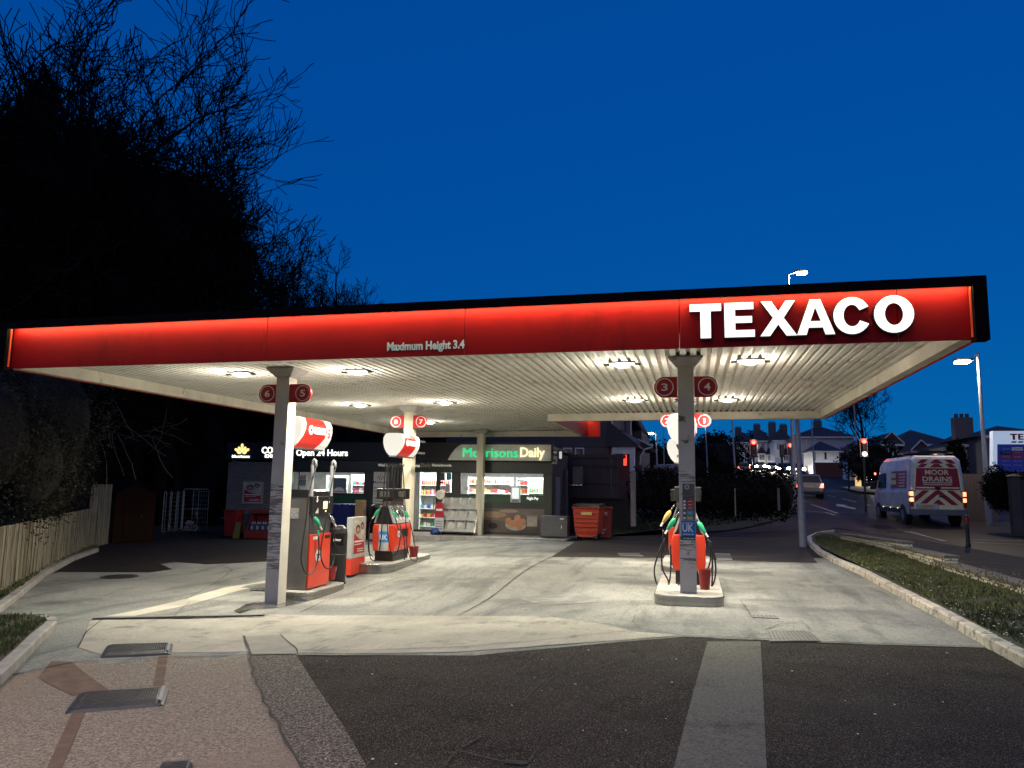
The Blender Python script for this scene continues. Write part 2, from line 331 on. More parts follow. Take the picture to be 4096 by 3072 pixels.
sheet('dark_stain', [(2075, 2393), (2250, 2370), (2420, 2385), (2380, 2410), (2180, 2425)], .0055, mat('oil_stain', (.13, .13, .12), .7, col2=(.22, .22, .2), scale=3, detail=9, lo=.45, hi=.6), .5)
sheet('water_puddle', [(935, 2445), (985, 2418), (1070, 2408), (1170, 2400), (1240, 2404), (1180, 2418), (1120, 2432), (1010, 2438), (960, 2455)], .0075, mat('puddle', (.15, .145, .13), .12, col2=(.06, .06, .055), scale=2.5, spec=.8, bump=.3, bscale=6, lo=.42, hi=.58), .5)
sheet('road_surface', [(3165, 2072), (3180, 2030), (3150, 1985), (3120, 1960), (2980, 1905), (2960, 1880), (3450, 1880), (3560, 1935), (4300, 2010), (5000, 2060), (5600, 2200), (22, 10, 0), (22, -8, 0), (8.2, -8, 0), (8.2, 12, 0), (4096, 2235), (3800, 2180), (3500, 2135), (3330, 2110)], .003, ROADM, 2)
sheet('pavement', [(3330, 2122), (3500, 2142), (3800, 2186), (4096, 2240), (4900, 2420), (8.2, 8, 0), (8.2, -8, 0), (5.1, -8, 0), (5.1, 4, 0), (5.2, 11, 0), (4096, 2420), (3700, 2285), (3400, 2170)], .06, PAVE, 1)
sheet('far_pavement', [(3870, 1965), (4400, 2000), (4900, 2030), (4900, 1980), (3870, 1935)], .06, PAVE, 2)
# joints and cracks
mb = MB()
for pts, wd, wob in (
    ([(1832, 2466), (2205, 2228)], .022, .001), ([(1400, 2306), (1800, 2315), (2270, 2322), (2640, 2335)], .014, .001),
    ([(1430, 2224), (1800, 2225), (2205, 2228)], .012, .002), ([(2205, 2228), (2600, 2232), (3270, 2252)], .025, .006),
    ([(2960, 2400), (3300, 2408), (3620, 2420)], .014, .003), ([(2960, 2400), (3010, 2470)], .01, .002),
    ([(1190, 2618), (1000, 2622), (640, 2634), (300, 2650), (0, 2712)], .02, .004), ([(975, 2546), (1000, 2622)], .03, .01),
    ([(1120, 2540), (1188, 2600), (1190, 2618)], .02, .006), ([(1000, 2622), (1012, 2700), (1060, 2810), (1130, 2930), (1215, 3085)], .022, .02),
    ([(1190, 2604), (1500, 2604), (1850, 2590), (2120, 2568), (2500, 2528)], .014, .004), ([(2210, 2470), (2400, 2495), (2730, 2545)], .016, .006),
    ([(1200, 2452), (1300, 2405), (1480, 2345), (1640, 2300)], .015, .004), ([(740, 2400), (850, 2340), (930, 2280), (860, 2255)], .015, .004),
    ([(690, 2470), (760, 2410)], .012, .004), ([(910, 2465), (1000, 2420), (1070, 2390)], .012, .004), ([(930, 2290), (1070, 2290)], .01, .003),
    ([(240, 2300), (600, 2296), (930, 2300)], .01, .004), ([(410, 2480), (345, 2530), (310, 2595)], .018, .004), ([(60, 2476), (380, 2484)], .015, .006),
    ([(2730, 2548), (2880, 2548), (3100, 2562), (3460, 2577), (3930, 2590)], .03, .012), ([(3060, 2520), (3120, 2500), (3180, 2495)], .014, .008), ([(2990, 2550), (3010, 2538), (3070, 2538)], .014, .008),
    ([(2000, 2346), (2120, 2352), (2230, 2378)], .01, .008), ([(2540, 2465), (2530, 2490), (2560, 2515)], .008, .008), ([(3200, 2483), (3240, 2520)], .01, .003),
    ([(2230, 2690), (2190, 2735), (2130, 2790)], .007, .008), ([(1780, 3072), (1830, 3010), (1920, 2950)], .012, .012), ([(2120, 3050), (2160, 2990)], .012, .012), ([(1840, 3010), (1990, 3050), (2110, 3055)], .014, .012),
    ([(2070, 2830), (2180, 2722), (2320, 2700), (2480, 2640)], .008, .01)):
    l = line('j', pts, wd, .0125, JOINT, wob=wob); mb.add(l.v, l.f)
o = mb.build('concrete_joints', JOINT, fix=False); o['kind'] = 'structure'
# pothole in the asphalt
mb = MB()
for cx, cy_, rr in ((2100, 2800, .035), (2060, 3052, .07)):
    c = P(cx, cy_); ring = [(c.x+rr*1.5*math.cos(a)*random.uniform(.6, 1.1), c.y+rr*.6*math.sin(a)*random.uniform(.6, 1.1), c.z+.006) for a in [i*.5236 for i in range(12)]]
    mb.add(ring, [tuple(range(12))])
o = mb.build('asphalt_pothole', JOINT, fix=False); o['kind'] = 'structure'
# road markings
mk = MB()
for poly in ([(3345, 2020), (3352, 2020), (3350, 2026), (3344, 2026)],):
    pass
def mark(pts, wd):
    l = line('m', pts, wd, .01, WHITEP); mk.add(l.v, l.f)
mark([(3207, 2001), (3224, 2006)], .12); mark([(3366, 1994), (3425, 2009)], .12); mark([(3457, 2016), (3482, 2023)], .12); mark([(3245, 2018), (3310, 2040), (3350, 2054)], .10)
mark([(3200, 2042), (3300, 2050), (3340, 2061)], .10); mark([(3305, 1966), (3400, 1965)], .2); mark([(3312, 1982), (3345, 1990)], .10)
mark([(3620, 2126), (3785, 2165)], .07); mark([(3640, 2126), (3775, 2165)], .06); mark([(3870, 2066), (3980, 2068)], .1); mark([(3920, 2060), (3978, 2068)], .1)
mark([(3910, 1998), (3996, 2008)], .1); mark([(4030, 2014), (4120, 2028)], .1); mark([(3890, 2160), (4120, 2165)], .06); mark([(3890, 2170), (4120, 2180)], .06)
# turn arrow painted on the road
ar = [P(*p) for p in ((3345, 2017), (3347, 2025), (3365, 2027), (3420, 2038), (3424, 2034), (3376, 2023), (3392, 2021))]
mk.add([(p.x, p.y, gz(p.x, p.y)+.012) for p in ar], [tuple(range(len(ar)))])
o = mk.build('road_markings', WHITEP, fix=False); o['kind'] = 'structure'
# ------------------------------------------------------------------ kerbs, verges, grass
def kerb(pts, wd, h, m, name='kerb', side=1, px=True, seg=.9):
    q = [P(*p) if px and len(p) == 2 else Vector((p[0], p[1], gz(p[0], p[1]))) for p in pts]; r = []
    for a, b in zip(q, q[1:]):
        n = max(1, round((b-a).length/seg)); r += [a.lerp(b, i/n) for i in range(n)]
    r.append(q[-1]); mb = MB(); nr = []
    for i in range(len(r)):
        d = r[min(i+1, len(r)-1)]-r[max(i-1, 0)]; d.z = 0; d.normalize(); nr.append(Vector((-d.y, d.x, 0))*side)
    for i in range(len(r)-1):
        a, b = r[i], r[i+1]; g = (b-a)*.006; a = a+g; b = b-g; za = gz(a.x, a.y); zb = gz(b.x, b.y); c = .02
        ring = lambda p, n, z: [(p.x, p.y, z-.08), (p.x, p.y, z+h-c), (p.x+n.x*c, p.y+n.y*c, z+h), (p.x+n.x*wd, p.y+n.y*wd, z+h), (p.x+n.x*wd, p.y+n.y*wd, z-.08)]
        j = random.uniform(-.004, .004)
        mb.loft([ring(a, nr[i], za+j), ring(b, nr[i+1], zb+j)])
    o = mb.build(name, m); o['kind'] = 'structure'; return r, nr
KR = [(3.2, -8, 0), (3.15, 2, 0), (4400, 2830), (4096, 2672), (3940, 2585), (3760, 2478), (3600, 2390), (3440, 2300), (3330, 2250), (3270, 2215), (3232, 2180), (3228, 2158), (3262, 2142), (3330, 2132)]
kerb(KR, .14, .12, KERBM, side=-1)
KLc = [(-5.5, -8, 0), (-5.6, 2, 0), (-700, 3100), (-240, 2900), (0, 2745), (105, 2640), (170, 2568), (228, 2515), (222, 2500), (180, 2492)]
kerb(KLc, .13, .12, KERBG, side=1)
kerb([(-200, 2530), (-60, 2500), (70, 2400), (190, 2300), (300, 2240), (395, 2205)], .14, .10, KERBG, side=1)
# raised soil behind the kerbs
def bank(name, pts, dz, m, step=.5):
    return sheet(name, pts, dz, m, step)
bank('right_verge', [(3.3, -8, 0), (3.28, 2, 0), (4420, 2800), (4096, 2640), (3940, 2552), (3760, 2452), (3600, 2368), (3440, 2280), (3330, 2228), (3270, 2195), (3245, 2170), (3245, 2152), (3280, 2140), (3420, 2150), (3640, 2215), (4096, 2375), (4500, 2540), (5.1, 2, 0), (5.1, -8, 0)], .11, SOIL)
bank('left_corner_verge', [(-5.65, -8, 0), (-5.75, 2, 0), (-800, 3060), (-260, 2850), (-20, 2715), (80, 2615), (145, 2545), (200, 2500), (170, 2488), (-100, 2490), (-900, 2520), (-14, 2, 0), (-14, -8, 0)], .11, SOIL)
bank('fence_verge', [(-230, 2520), (-90, 2490), (60, 2385), (185, 2288), (300, 2232), (395, 2200), (360, 2185), (300, 2200), (0, 2365), (-300, 2440)], .09, SOIL)
bank('rear_grass_bank', [(2420, 2148), (2700, 2118), (3000, 2088), (3160, 2068), (3150, 2000), (2900, 2010), (2560, 2060), (2400, 2120)], .05, mat('bank_grass', (.022, .028, .008), .95, col2=(.012, .014, .005), scale=3, bump=1, bscale=15))
def blades(name, poly, n, h0, h1, m, label, dz=.1, wd=.008, px=True, lean=.5, cat='grass', clump=None):
    q = [P(*p) if len(p) == 2 else Vector(p) for p in poly] if px else [Vector((*p, 0)) for p in poly]
    xs = [p.x for p in q]; ys = [p.y for p in q]; mb = MB(); k = 0
    def inside(x, y):
        c = False; j = len(q)-1
        for i in range(len(q)):
            if (q[i].y > y) != (q[j].y > y) and x < (q[j].x-q[i].x)*(y-q[i].y)/(q[j].y-q[i].y)+q[i].x: c = not c
            j = i
        return c
    while k < n:
        x = random.uniform(min(xs), max(xs)); y = random.uniform(min(ys), max(ys))
        if not inside(x, y): continue
        nv = mnoise.noise(Vector((x*1.7, y*1.7, 0)))
        if nv < -.1 and random.random() < .75: continue
        k += 1; h = random.uniform(h0, h1)*(1+1.1*max(0, nv)*1.6); a = random.uniform(0, 6.283); b = random.uniform(0, 6.283); l = random.uniform(0, lean)*h
        z = gz(x, y)+dz; dx, dy = math.cos(a)*wd, math.sin(a)*wd; lx, ly = math.cos(b)*l, math.sin(b)*l
        mb.add([(x-dx, y-dy, z), (x+dx, y+dy, z), (x+dx*.7+lx*.4, y+dy*.7+ly*.4, z+h*.6), (x-dx*.7+lx*.4, y-dy*.7+ly*.4, z+h*.6), (x+lx, y+ly, z+h)], [(0, 1, 2, 3), (3, 2, 4)])
    o = mb.build(name, m, fix=False); return tag(o, label, cat, kind='stuff')
VR = [(3.45, 3, 0), (4400, 2790), (4300, 2740), (4096, 2625), (3940, 2545), (3760, 2448), (3600, 2362), (3440, 2278), (3330, 2226), (3272, 2192), (3258, 2160), (3300, 2150), (3430, 2178), (3640, 2250), (3780, 2306), (4096, 2420), (4400, 2545), (4.9, 3, 0)]
blades('grass', VR, 34000, .02, .065, GRASS, 'rough green grass on the verge between the painted kerb and the brick wall')
blades('dry_grass', VR, 12000, .02, .06, GRASSY, 'pale dry grass blades on the right verge')
VL = [(-6.0, 0, 0), (-5.9, 2, 0), (-700, 3000), (-260, 2840), (-30, 2705), (75, 2612), (140, 2545), (195, 2503), (160, 2492), (-100, 2496), (-9, 7.5, 0), (-10, 0, 0)]
blades('grass', VL, 26000, .03, .08, GRASS, 'short green grass in the kerbed corner at lower left')
blades('verge_weeds', [(-200, 2500), (60, 2385), (185, 2288), (300, 2232), (395, 2200), (360, 2187), (300, 2202), (0, 2367), (-250, 2430)], 9000, .02, .06, mat('weed_blades', (.13, .13, .05), .8, col2=(.06, .07, .025), scale=5), 'weeds and leaf litter along the foot of the timber fence', dz=.08, wd=.012)
blades('bank_grass', [(2430, 2146), (2700, 2114), (3000, 2084), (3150, 2066), (3148, 2010), (2900, 2015), (2560, 2065), (2420, 2118)], 9000, .04, .14, mat('bank_blades', (.03, .04, .010), .9), 'dark rough grass on the bank below the hedge', dz=.04, wd=.015)
mb = MB()
for k in range(100):
    t = random.random(); px = 3350+t*900; py = 2175+t*(330)+random.uniform(-10, 150)*(.25+t); p = P(px, py, .16)
    mb.cyl(p, p+Vector((0, 0, .006)), random.uniform(.006, .014), n=6)
tag(mb.build('daisies', FLOWER), 'tiny white daisies scattered through the right verge', 'flowers', kind='stuff')
mb = MB()
for k in range(26):
    p = P(random.uniform(1300, 3900), random.uniform(2600, 3060)); a = random.random()*3; s = random.uniform(.003, .009)
    mb.box(-s, s, -s*.7, s*.7, 0, .004, Matrix.Translation(p+Vector((0, 0, .003))) @ Matrix.Rotation(a, 4, 'Z'))
tag(mb.build('litter_specks', FLOWER), 'small pale flecks of litter and grit on the dark asphalt', 'litter', kind='stuff')
def AX(px, py, x):
    d = _ray(px, py); t = x/d[0]; return Vector((x, d[1]*t, CAMH+d[2]*t))
# ------------------------------------------------------------------ canopy
TX0, TX1, TY0, TY1, TY2, TXN = -11.1, 3.40, 10.4, 21.9, 28.9, -3.95
def tz(x): return 3.54+(x-TX1)*.0055
SOFH = .21
def tilt(mb):
    mb.v = [(x, y, z+tz(x)) for x, y, z in mb.v]; return mb
can = thing('canopy', 'large flat forecourt canopy with glowing red fascia and ribbed white soffit', 'canopy', (0, 0, 0))
FH, TH = .68, .775
joints = [TX0+.02, AX(1065, 1400, 0).x if False else -7.37, -4.55, -1.3, 2.25, TX1-.06]
joints = [TX0+.03, AY(1065, 1400, 10.4).x, AY(1857, 1400, 10.4).x, AY(2718, 1380, 10.4).x, AY(3592, 1300, 10.4).x, TX1-.04]
for a, b in zip(joints, joints[1:]):
    tilt(MB().box(a+.004, b-.004, TY0, TY0+.04, 0, FH)).build('fascia_panel', FASC, can, bev=.006)
def rail(name, x0, x1, y0, y1, z0, z1, m): return tilt(MB().box(x0, x1, y0, y1, z0, z1)).build(name, m, can)
n = 30
mb = MB()
for i in range(n):
    a = TX0-.12+(TX1+.24-TX0)*i/n; b = TX0-.12+(TX1+.24-TX0)*(i+1)/n; mb.box(a, b, TY0-.13, TY0+.05, FH, TH)
mb.box(TX0+.035, TX1-.04, TY0-.13, TY0-.115, FH-.034, FH-.001); mb.box(TX1-.035, TX1+.12, TY0-.13, TY0+.05, -.03, FH-.002); mb.box(TX0-.12, TX0+.03, TY0-.13, TY0+.05, -.03, FH-.002)
mb.box(TX1+.02, TX1+.12, TY0+.055, TY1+.1, FH, TH); mb.box(TX0-.12, TX0-.02, TY0+.055, TY2+.1, FH, TH)
tilt(mb).build('fascia_trim', TRIM, can)
mb = MB()
for i in range(n):
    a = TX0+.06+(TX1-.12-TX0)*i/n; b = TX0+.06+(TX1-.12-TX0)*(i+1)/n; mb.box(a, b, TY0-.112, TY0-.085, FH-.012, FH-.002)
tilt(mb).build('light_strip', STRIP, can)
tilt(MB().box(TX1-.062, TX1-.045, TY0-.075, TY0-.05, .02, FH-.03)).build('light_strip', emis('red_side_strip', (.6, .05, .02), .4), can)
tilt(MB().box(TX0+.04, TX0+.055, TY0-.075, TY0-.05, .02, FH-.03)).build('light_strip', MATS['red_side_strip'], can)
rail('side_fascia', TX1+.0, TX1+.04, TY0+.045, TY1, -.01, FH, FASC); rail('side_fascia', TX0-.04, TX0, TY0+.045, TY2, -.01, FH, FASC)
rail('side_fascia', TXN, TXN+.04, TY1+.05, TY2, 0, FH, FASC); rail('side_fascia', TX0, TXN, TY2, TY2+.04, 0, FH, FASC); rail('side_fascia', TXN, TX1, TY1, TY1+.04, 0, FH, FASC)
rail('side_trim', TXN+.0, TXN+.14, TY1+.05, TY2+.1, FH+.002, TH, TRIM)
rail('light_strip', TXN+.06, TXN+.09, TY2-2.6, TY2-.05, FH-.03, FH-.01, STRIP)
rail('side_fascia', TXN+.041, TXN+.5, TY2+.0, TY2+.04, .0, FH, FASC)
mb = MB(); mb.box(TX0+.002, TX1-.002, TY0+.045, TY1-.002, FH-.06, FH+.03); mb.box(TX0+.002, TXN-.002, TY1, TY2-.002, FH-.06, FH+.03); tilt(mb).build('roof_deck', DGREY, can)
# downstand edge beams
BW = .16
def beam(x0, x1, y0, y1):
    L = max(x1-x0, y1-y0); k = max(1, round(L/3.1))
    mb = MB()
    for i in range(k):
        if x1-x0 > y1-y0: mb.box(x0+(x1-x0)*i/k+.002, x0+(x1-x0)*(i+1)/k-.002, y0, y1, .0, SOFH)
        else: mb.box(x0, x1, y0+(y1-y0)*i/k+.002, y0+(y1-y0)*(i+1)/k-.002, .0, SOFH)
    tilt(mb).build('edge_beam', BEAM, can, bev=.004)
beam(TX1-.003-BW, TX1-.003, TY0+.05, TY1-BW-.01); beam(TX0+.003, TX0+.003+BW, TY0+.05, TY2-BW-.01)
beam(TXN-BW+.0, TX1-.003, TY1-BW-.003, TY1-.003); beam(TX0+.003, TXN-.003, TY2-BW-.003, TY2-.003); beam(TXN-BW-.003, TXN-.003, TY1+.0, TY2-BW-.01)
# ribbed soffit
def ribs(x0, x1, y0, y1):
    prof = []; x = x0; p = .158
    while x < x1:
        prof += [(x, 0), (x+.088, 0), (x+.098, .055), (x+.148, .055)]; x += p
    prof = [(min(a, x1), b) for a, b in prof]+[(x1, 0)]
    mb = MB(); ys = [y0+(y1-y0)*i/8 for i in range(9)]; k = len(prof)
    mb.add([(a, y, SOFH+.002+b) for y in ys for a, b in prof], [(j*k+i, j*k+i+1, (j+1)*k+i+1, (j+1)*k+i) for j in range(8) for i in range(k-1)])
    tilt(mb).build('ribbed_soffit', SOFF, can, fix=False)
ribs(TX0+.16, TX1-.16, TY0+.05, TY1-.1); ribs(TX0+.16, TXN-.05, TY1-.1, TY2-.1)
# canopy lettering
sp = [((2759, 2885)), (2898, 3018), (3040, 3186), (3187, 3338), (3334, 3484), (3497, 3657)]
spans = [(AY(a, 1290, TY0-.06).x, AY(b, 1290, TY0-.06).x) for a, b in sp]
zt = lambda x: tz(x)+.575; zb_ = lambda x: tz(x)+.115
word('TEXACO', spans, zb_, zt, .012, TY0-.066, LETW, can, 'sign_letter')
word('TEXACO', [(a-.012, b+.012) for a, b in spans], lambda x: zb_(x)-.014, lambda x: zt(x)+.012, .058, TY0-.006, mat('letter_return', (.02, .005, .005), .5), can, 'letter_body')
a = AY(1548, 1425, TY0).x; b = AY(1858, 1405, TY0).x
text('Maximum Height 3.4', (a, TY0-.003, tz(a)+.055), b-a, .165, mat('vinyl_white', (.8, .72, .72), .5), can, bold=.035, ext=.003, name='height_lettering', tilt=-.0055)
# columns
COLS = dict(R=(-.12, 12.5), L=(-7.17, 12.5), B=(-.20, 19.2), M=(-7.33, 19.2), S=(-7.77, 27.8))
def column(key, m, ms):
    x, y = COLS[key]; zb = gz(x, y)-.03; zt_ = tz(x)+SOFH; hw, hd = .125, .14
    root = MB().box(x-hw, x+hw, y-hd, y+hd, zb, zt_-.02).build('column', m, can, bev=.006)
    mb = MB(); c = lambda s, z: [(x-s, y-s, z), (x+s, y-s, z), (x+s, y+s, z), (x-s, y+s, z)]
    mb.loft([c(.15, zt_-.17), c(.16, zt_-.15), c(.27, zt_-.035), c(.27, zt_-.004)]); mb.build('capital', ms, root)
    return root
CAPM = mat('capital_grey', (.33, .32, .31), .6, spots=[(5, .58, .7, (.08, .07, .06), 8)])
cr = column('R', COLP, CAPM); cl = column('L', COLP, CAPM); column('B', COLW, CAPM); cm_ = column('M', COLW, CAPM); csx = column('S', COLW, CAPM)
for key, par, bands in (('R', cr, ((1.75, 1.92), (.72, .92), (.5, .6))), ('L', cl, ((.15, 1.62),))):
    x, y = COLS[key]
    for z0, z1 in bands: MB().box(x-.122, x+.122, y-.1455, y-.143, z0, z1).build('scuffed_paint', COLSC, par)
MB().box(-.2449, .0049, 12.3575, 12.3595, -.06, 3.72).build('shaded_front', COLM, cr); MB().box(-7.2949, -7.0451, 12.3575, 12.3595, -.44, 3.66).build('shaded_front', COLM, cl)  # thin front sheets carry the shade of the unlit faces in their colour
# ------------------------------------------------------------------ canopy lights
def can_light(i, px, py, label):
    d = _ray(px, py); x = y = 0
    for _ in range(4):
        z = tz(x)+SOFH-.02; t = (z-CAMH)/d[2]; x, y = d[0]*t, d[1]*t
    L = thing('canopy_light', label, 'ceiling light', (x, y, z), group='lights set in the canopy soffit')
    MB().prism([(-.21, -.15), (.21, -.15), (.21, .15), (-.21, .15)], -.006, .05, 'z').build('housing', mat('lamp_housing', (.25, .24, .22), .5), L)
    MB().lathe([(0, -.06), (.09, -.055), (.13, -.03), (.14, -.007), (0, -.007)], 20).build('lens', LAMPE, L, smooth=True)
    for s in (-1, 1): MB().box(s*.26-.045, s*.26+.045, -.03, .03, -.03, .0).build('bracket', BLACK, L)
    ld = D.lights.new('lamp', 'AREA'); ld.shape = 'DISK'; ld.size = .35; ld.energy = 180; ld.color = (1, .925, .77); ld.spread = R(165)
    lo = D.objects.new('lamp', ld); C.objects.link(lo); lo.parent = L; lo.location = (0, 0, -.08)
    ld = D.lights.new('lamp_bowl', 'POINT'); ld.energy = 48; ld.color = (1, .925, .77); ld.shadow_soft_size = .12; lo = D.objects.new('lamp_bowl', ld); C.objects.link(lo); lo.parent = L; lo.location = (0, 0, -.24)
LB = ['bright soffit light nearest the front left, left of the six and five column', 'bright soffit light at the front between the maximum height lettering and pump sign five',
      'soffit light at second row left, above the red lit box five', 'soffit light right of the eight and seven column head', 'small rear soffit light just right of sign seven',
      'bright front soffit light left of the three and four column', 'bright front soffit light right of the three and four column, under the big letters',
      'second row soffit light left of sign three', 'second row soffit light right of sign four', 'far left rear soffit light beside the left edge beam']
for i, (a, b) in enumerate([(965, 1494), (1430, 1485), (1441, 1620), (1780, 1610), (1720, 1688), (2489, 1455), (3002, 1443), (2541, 1599), (2910, 1598)]): can_light(i, a, b, LB[i])
# ------------------------------------------------------------------ pump number signs
def num_sign(cx, y, z, side, xe, digit, label, r=.165):
    t = thing('pump_number_sign', label, 'number sign', (cx, y, z), group='round ended pump number signs')
    e = (xe-cx)
    pts = circ(0, 0, r, a0=R(90), a1=R(270), n=16) if side < 0 else circ(0, 0, r, a0=R(-90), a1=R(90), n=16)
    pts = ([(e, r)]+pts+[(e, -r)]) if side < 0 else ([(e, -r)]+pts+[(e, r)])
    MB().prism(pts, -.02, .02, 'y').build('plate', SIGNRED, t, bev=.003)
    o_, i_ = circ(0, 0, r*.86, n=32), circ(0, 0, r*.78, n=32); mb = MB()
    for k in range(32): mb.prism([o_[k], o_[(k+1) % 32], i_[(k+1) % 32], i_[k]], -.024, -.019, 'y')
    mb.build('ring', WHITE, t); text(digit, (-r*(.30 if digit != '1' else .12), -.020, -r*.36), r*(.60 if digit != '1' else .26), r*.72, WHITE, t, name='digit', bold=.018, ext=.006)
num_sign(-7.48, 12.40, 3.23, -1, -7.30, '6', 'dark red sign with number 6, left side of the left front column')
num_sign(-6.78, 12.40, 3.23, 1, -7.04, '5', 'dark red sign with number 5, right side of the left front column')
num_sign(-.45, 12.40, 3.25, -1, -.25, '3', 'dark red sign with number 3, left side of the right front column')
num_sign(.21, 12.40, 3.25, 1, .01, '4', 'dark red sign with number 4, right side of the right front column')
num_sign(-7.68, 19.08, 3.27, -1, -7.46, '8', 'bright red sign with number 8 on the cream rear left column')
num_sign(-6.98, 19.08, 3.27, 1, -7.20, '7', 'bright red sign with number 7 on the cream rear left column')
num_sign(-.64, 19.08, 3.27, -1, -.33, '2', 'bright red sign with number 2 behind the right front column')
num_sign(.24, 19.08, 3.27, 1, -.07, '1', 'bright red sign for pump 1 mostly hidden behind the right front column')
# ------------------------------------------------------------------ lit spreader boxes above the pumps
PROF = [(-.09, 0), (-.17, .08), (-.235, .2), (-.265, .33), (-.26, .45), (-.21, .545), (-.12, .57), (.12, .57), (.21, .545), (.26, .45), (.265, .33), (.235, .2), (.17, .08), (.09, 0)]
def spreader(x, y, z, L, digit, label, s=1.0):
    t = thing('lit_sign_box', label, 'lit sign', (x, y, z), group='lit sign boxes over the pumps')
    P_ = [(a*s, b*s) for a, b in PROF]
    MB().prism(P_, 0, L, 'y').build('light_box', BOXW, t, bev=.01)
    MB().box(-.1*s, .1*s, .02, L-.02, -.03, -.002).build('base_rail', STEEL, t)
    side = P_[7:]; k = len(side)
    # red band wrapped round the +x face
    y0 = [.16, .15, .13, .11, .07, .03, .01]; y1 = [.70, .74, .77, .79, .77, .70, .66]
    mb = MB(); o = [(a+.004, y0[i]*L, b) for i, (a, b) in enumerate(side)]; q = [(a+.004, y1[i]*L, b) for i, (a, b) in enumerate(side)]
    mb.add(o+q, [(i, i+1, k+i+1, k+i) for i in range(k-1)]); mb.build('red_band', BOXR, t, fix=False)
    for i, ch in enumerate('TEXACO'):
        ml = MB(); a_ = (.37+i*.063)*L
        for poly in letter(ch, a_, a_+.054*L, .27*s, .40*s): ml.prism(poly, .268*s, .276*s, 'x')
        ml.build('sign_letter', LETW, t)
    mb = MB(); mb.prism(circ(.27*L, .335*s, .085*s, n=20), .268*s, .274*s, 'x'); d = mb.build('logo_disc', LETW, t)
    st = [(.27*L+(.06 if i % 2 == 0 else .025)*s*math.sin(i*math.pi/5), .335*s+(.06 if i % 2 == 0 else .025)*s*math.cos(i*math.pi/5)) for i in range(10)]
    MB().prism(st, .2745*s, .2765*s, 'x').build('logo_star', BOXR, d)
    if digit: text(digit, (.26*s, .84*L, .22*s), .07*L, .17*s, RED, t, '+x', name='digit', bold=.02, ext=.004)
    for i in (.12, .44): MB().box(-.03, .03, L-.004 if x < -6.5 and y > 15 else -.12, (19.06-y) if x < -6.5 and y > 15 else -.003, i*s, i*s+.05).build('wall_bracket', STEEL, t)
    l = D.lights.new('glow', 'AREA'); l.shape = 'RECTANGLE'; l.size = .3; l.size_y = L*.8; l.energy = 5; l.color = (1, .95, .85)
    lo = D.objects.new('glow', l); C.objects.link(lo); lo.parent = t; lo.location = (0, L/2, -.05)
spreader(-7.22, 12.75, 2.29, 1.22, '5', 'lit white and red sign box with number 5 behind the left front column')
spreader(-6.87, 16.9, 2.30, 1.15, '7', 'lit white and red sign box hanging in front of the cream rear left column', .93)
spreader(-.20, 12.85, 2.37, 1.2, '4', 'lit white sign box directly behind the right front column', .88)
spreader(-.34, 17.0, 2.20, 1.2, '1', 'lower lit white sign box peeking left behind the right front column', .9)
# ------------------------------------------------------------------ pump islands
def island(x0, x1, y0, y1, label, h=.15):
    z = gz((x0+x1)/2, (y0+y1)/2); r = .28
    pts = []
    for cx, cy_, a in ((x1-r, y0+r, -90), (x1-r, y1-r, 0), (x0+r, y1-r, 90), (x0+r, y0+r, 180)): pts += [(cx+r*math.cos(R(a+i*15)), cy_+r*math.sin(R(a+i*15))) for i in range(7)]
    t = thing('pump_island', label, 'pump island', ((x0+x1)/2, (y0+y1)/2, z), group='steel edged pump islands')
    q = [(a-t.location.x, b-t.location.y) for a, b in pts]
    MB().prism(q, -.12, h*.55, 'z').build('edge_band', STEEL, t); MB().prism([(a*1.006, b*1.004) for a, b in q], h*.56, h-.012, 'z').build('upper_band', STEEL, t, bev=.006)
    MB().prism([(a*.985, b*.99) for a, b in q], h-.0115, h, 'z').build('island_top', mat('island_concrete', (.40, .38, .33), .7, col2=(.25, .24, .21), scale=3, spots=[(9, .55, .7, (.15, .14, .12), 6)]), t)
    return z+h
ZL = island(-7.62, -6.72, 12.85, 14.5, 'steel edged pump island under the tall grey pump number 5')
ZM = island(-7.55, -6.42, 15.9, 18.7, 'steel edged pump island under the low pump beside the cream column')
ZR = island(-.63, .40, 12.0, 15.0, 'round cornered steel edged island under the right front column')
ZB = island(-.75, .35, 17.0, 19.9, 'rear right pump island behind the right front pump', .13)
# ------------------------------------------------------------------ pumps
def hose(parent, pts, r=.013, name='hose', m=None):
    q = [Vector(p) for p in pts]; out = []
    for i in range(len(q)-1):
        p0, p1, p2, p3 = q[max(i-1, 0)], q[i], q[i+1], q[min(i+2, len(q)-1)]
        for k in range(5):
            t = k/5; out.append(.5*((2*p1)+(-p0+p2)*t+(2*p0-5*p1+4*p2-p3)*t*t+(-p0+3*p1-3*p2+p3)*t**3))
    out.append(q[-1]); o = MB().tube(out, r, 8).build(name, m or HOSE, parent, smooth=True); return o
def nozzle(parent, loc, d, m, s=1.0, side=1):
    """filling nozzle: coloured grip cover, spout, hose cuff; d = direction of the spout"""
    d = Vector(d).normalized(); loc = Vector(loc)
    b = MB().loft([[tuple(loc+d*t+(d.orthogonal().normalized()*math.cos(a)*ra+d.cross(d.orthogonal().normalized())*math.sin(a)*ra*.7)) for a in [i*.785 for i in range(8)]] for t, ra in ((-.13*s, .018*s), (-.1*s, .035*s), (0, .05*s), (.07*s, .045*s), (.11*s, .02*s))]).build('nozzle', m, parent, smooth=True)
    MB().tube([loc+d*.1*s, loc+d*.2*s, loc+d*.26*s+Vector((0, 0, -.02*s))], .013*s, 8).build('spout', STEEL, b, smooth=True)
    MB().cyl(loc-d*.12*s, loc-d*.2*s, .018*s, n=8).build('cuff', WHITE, b)
    return b
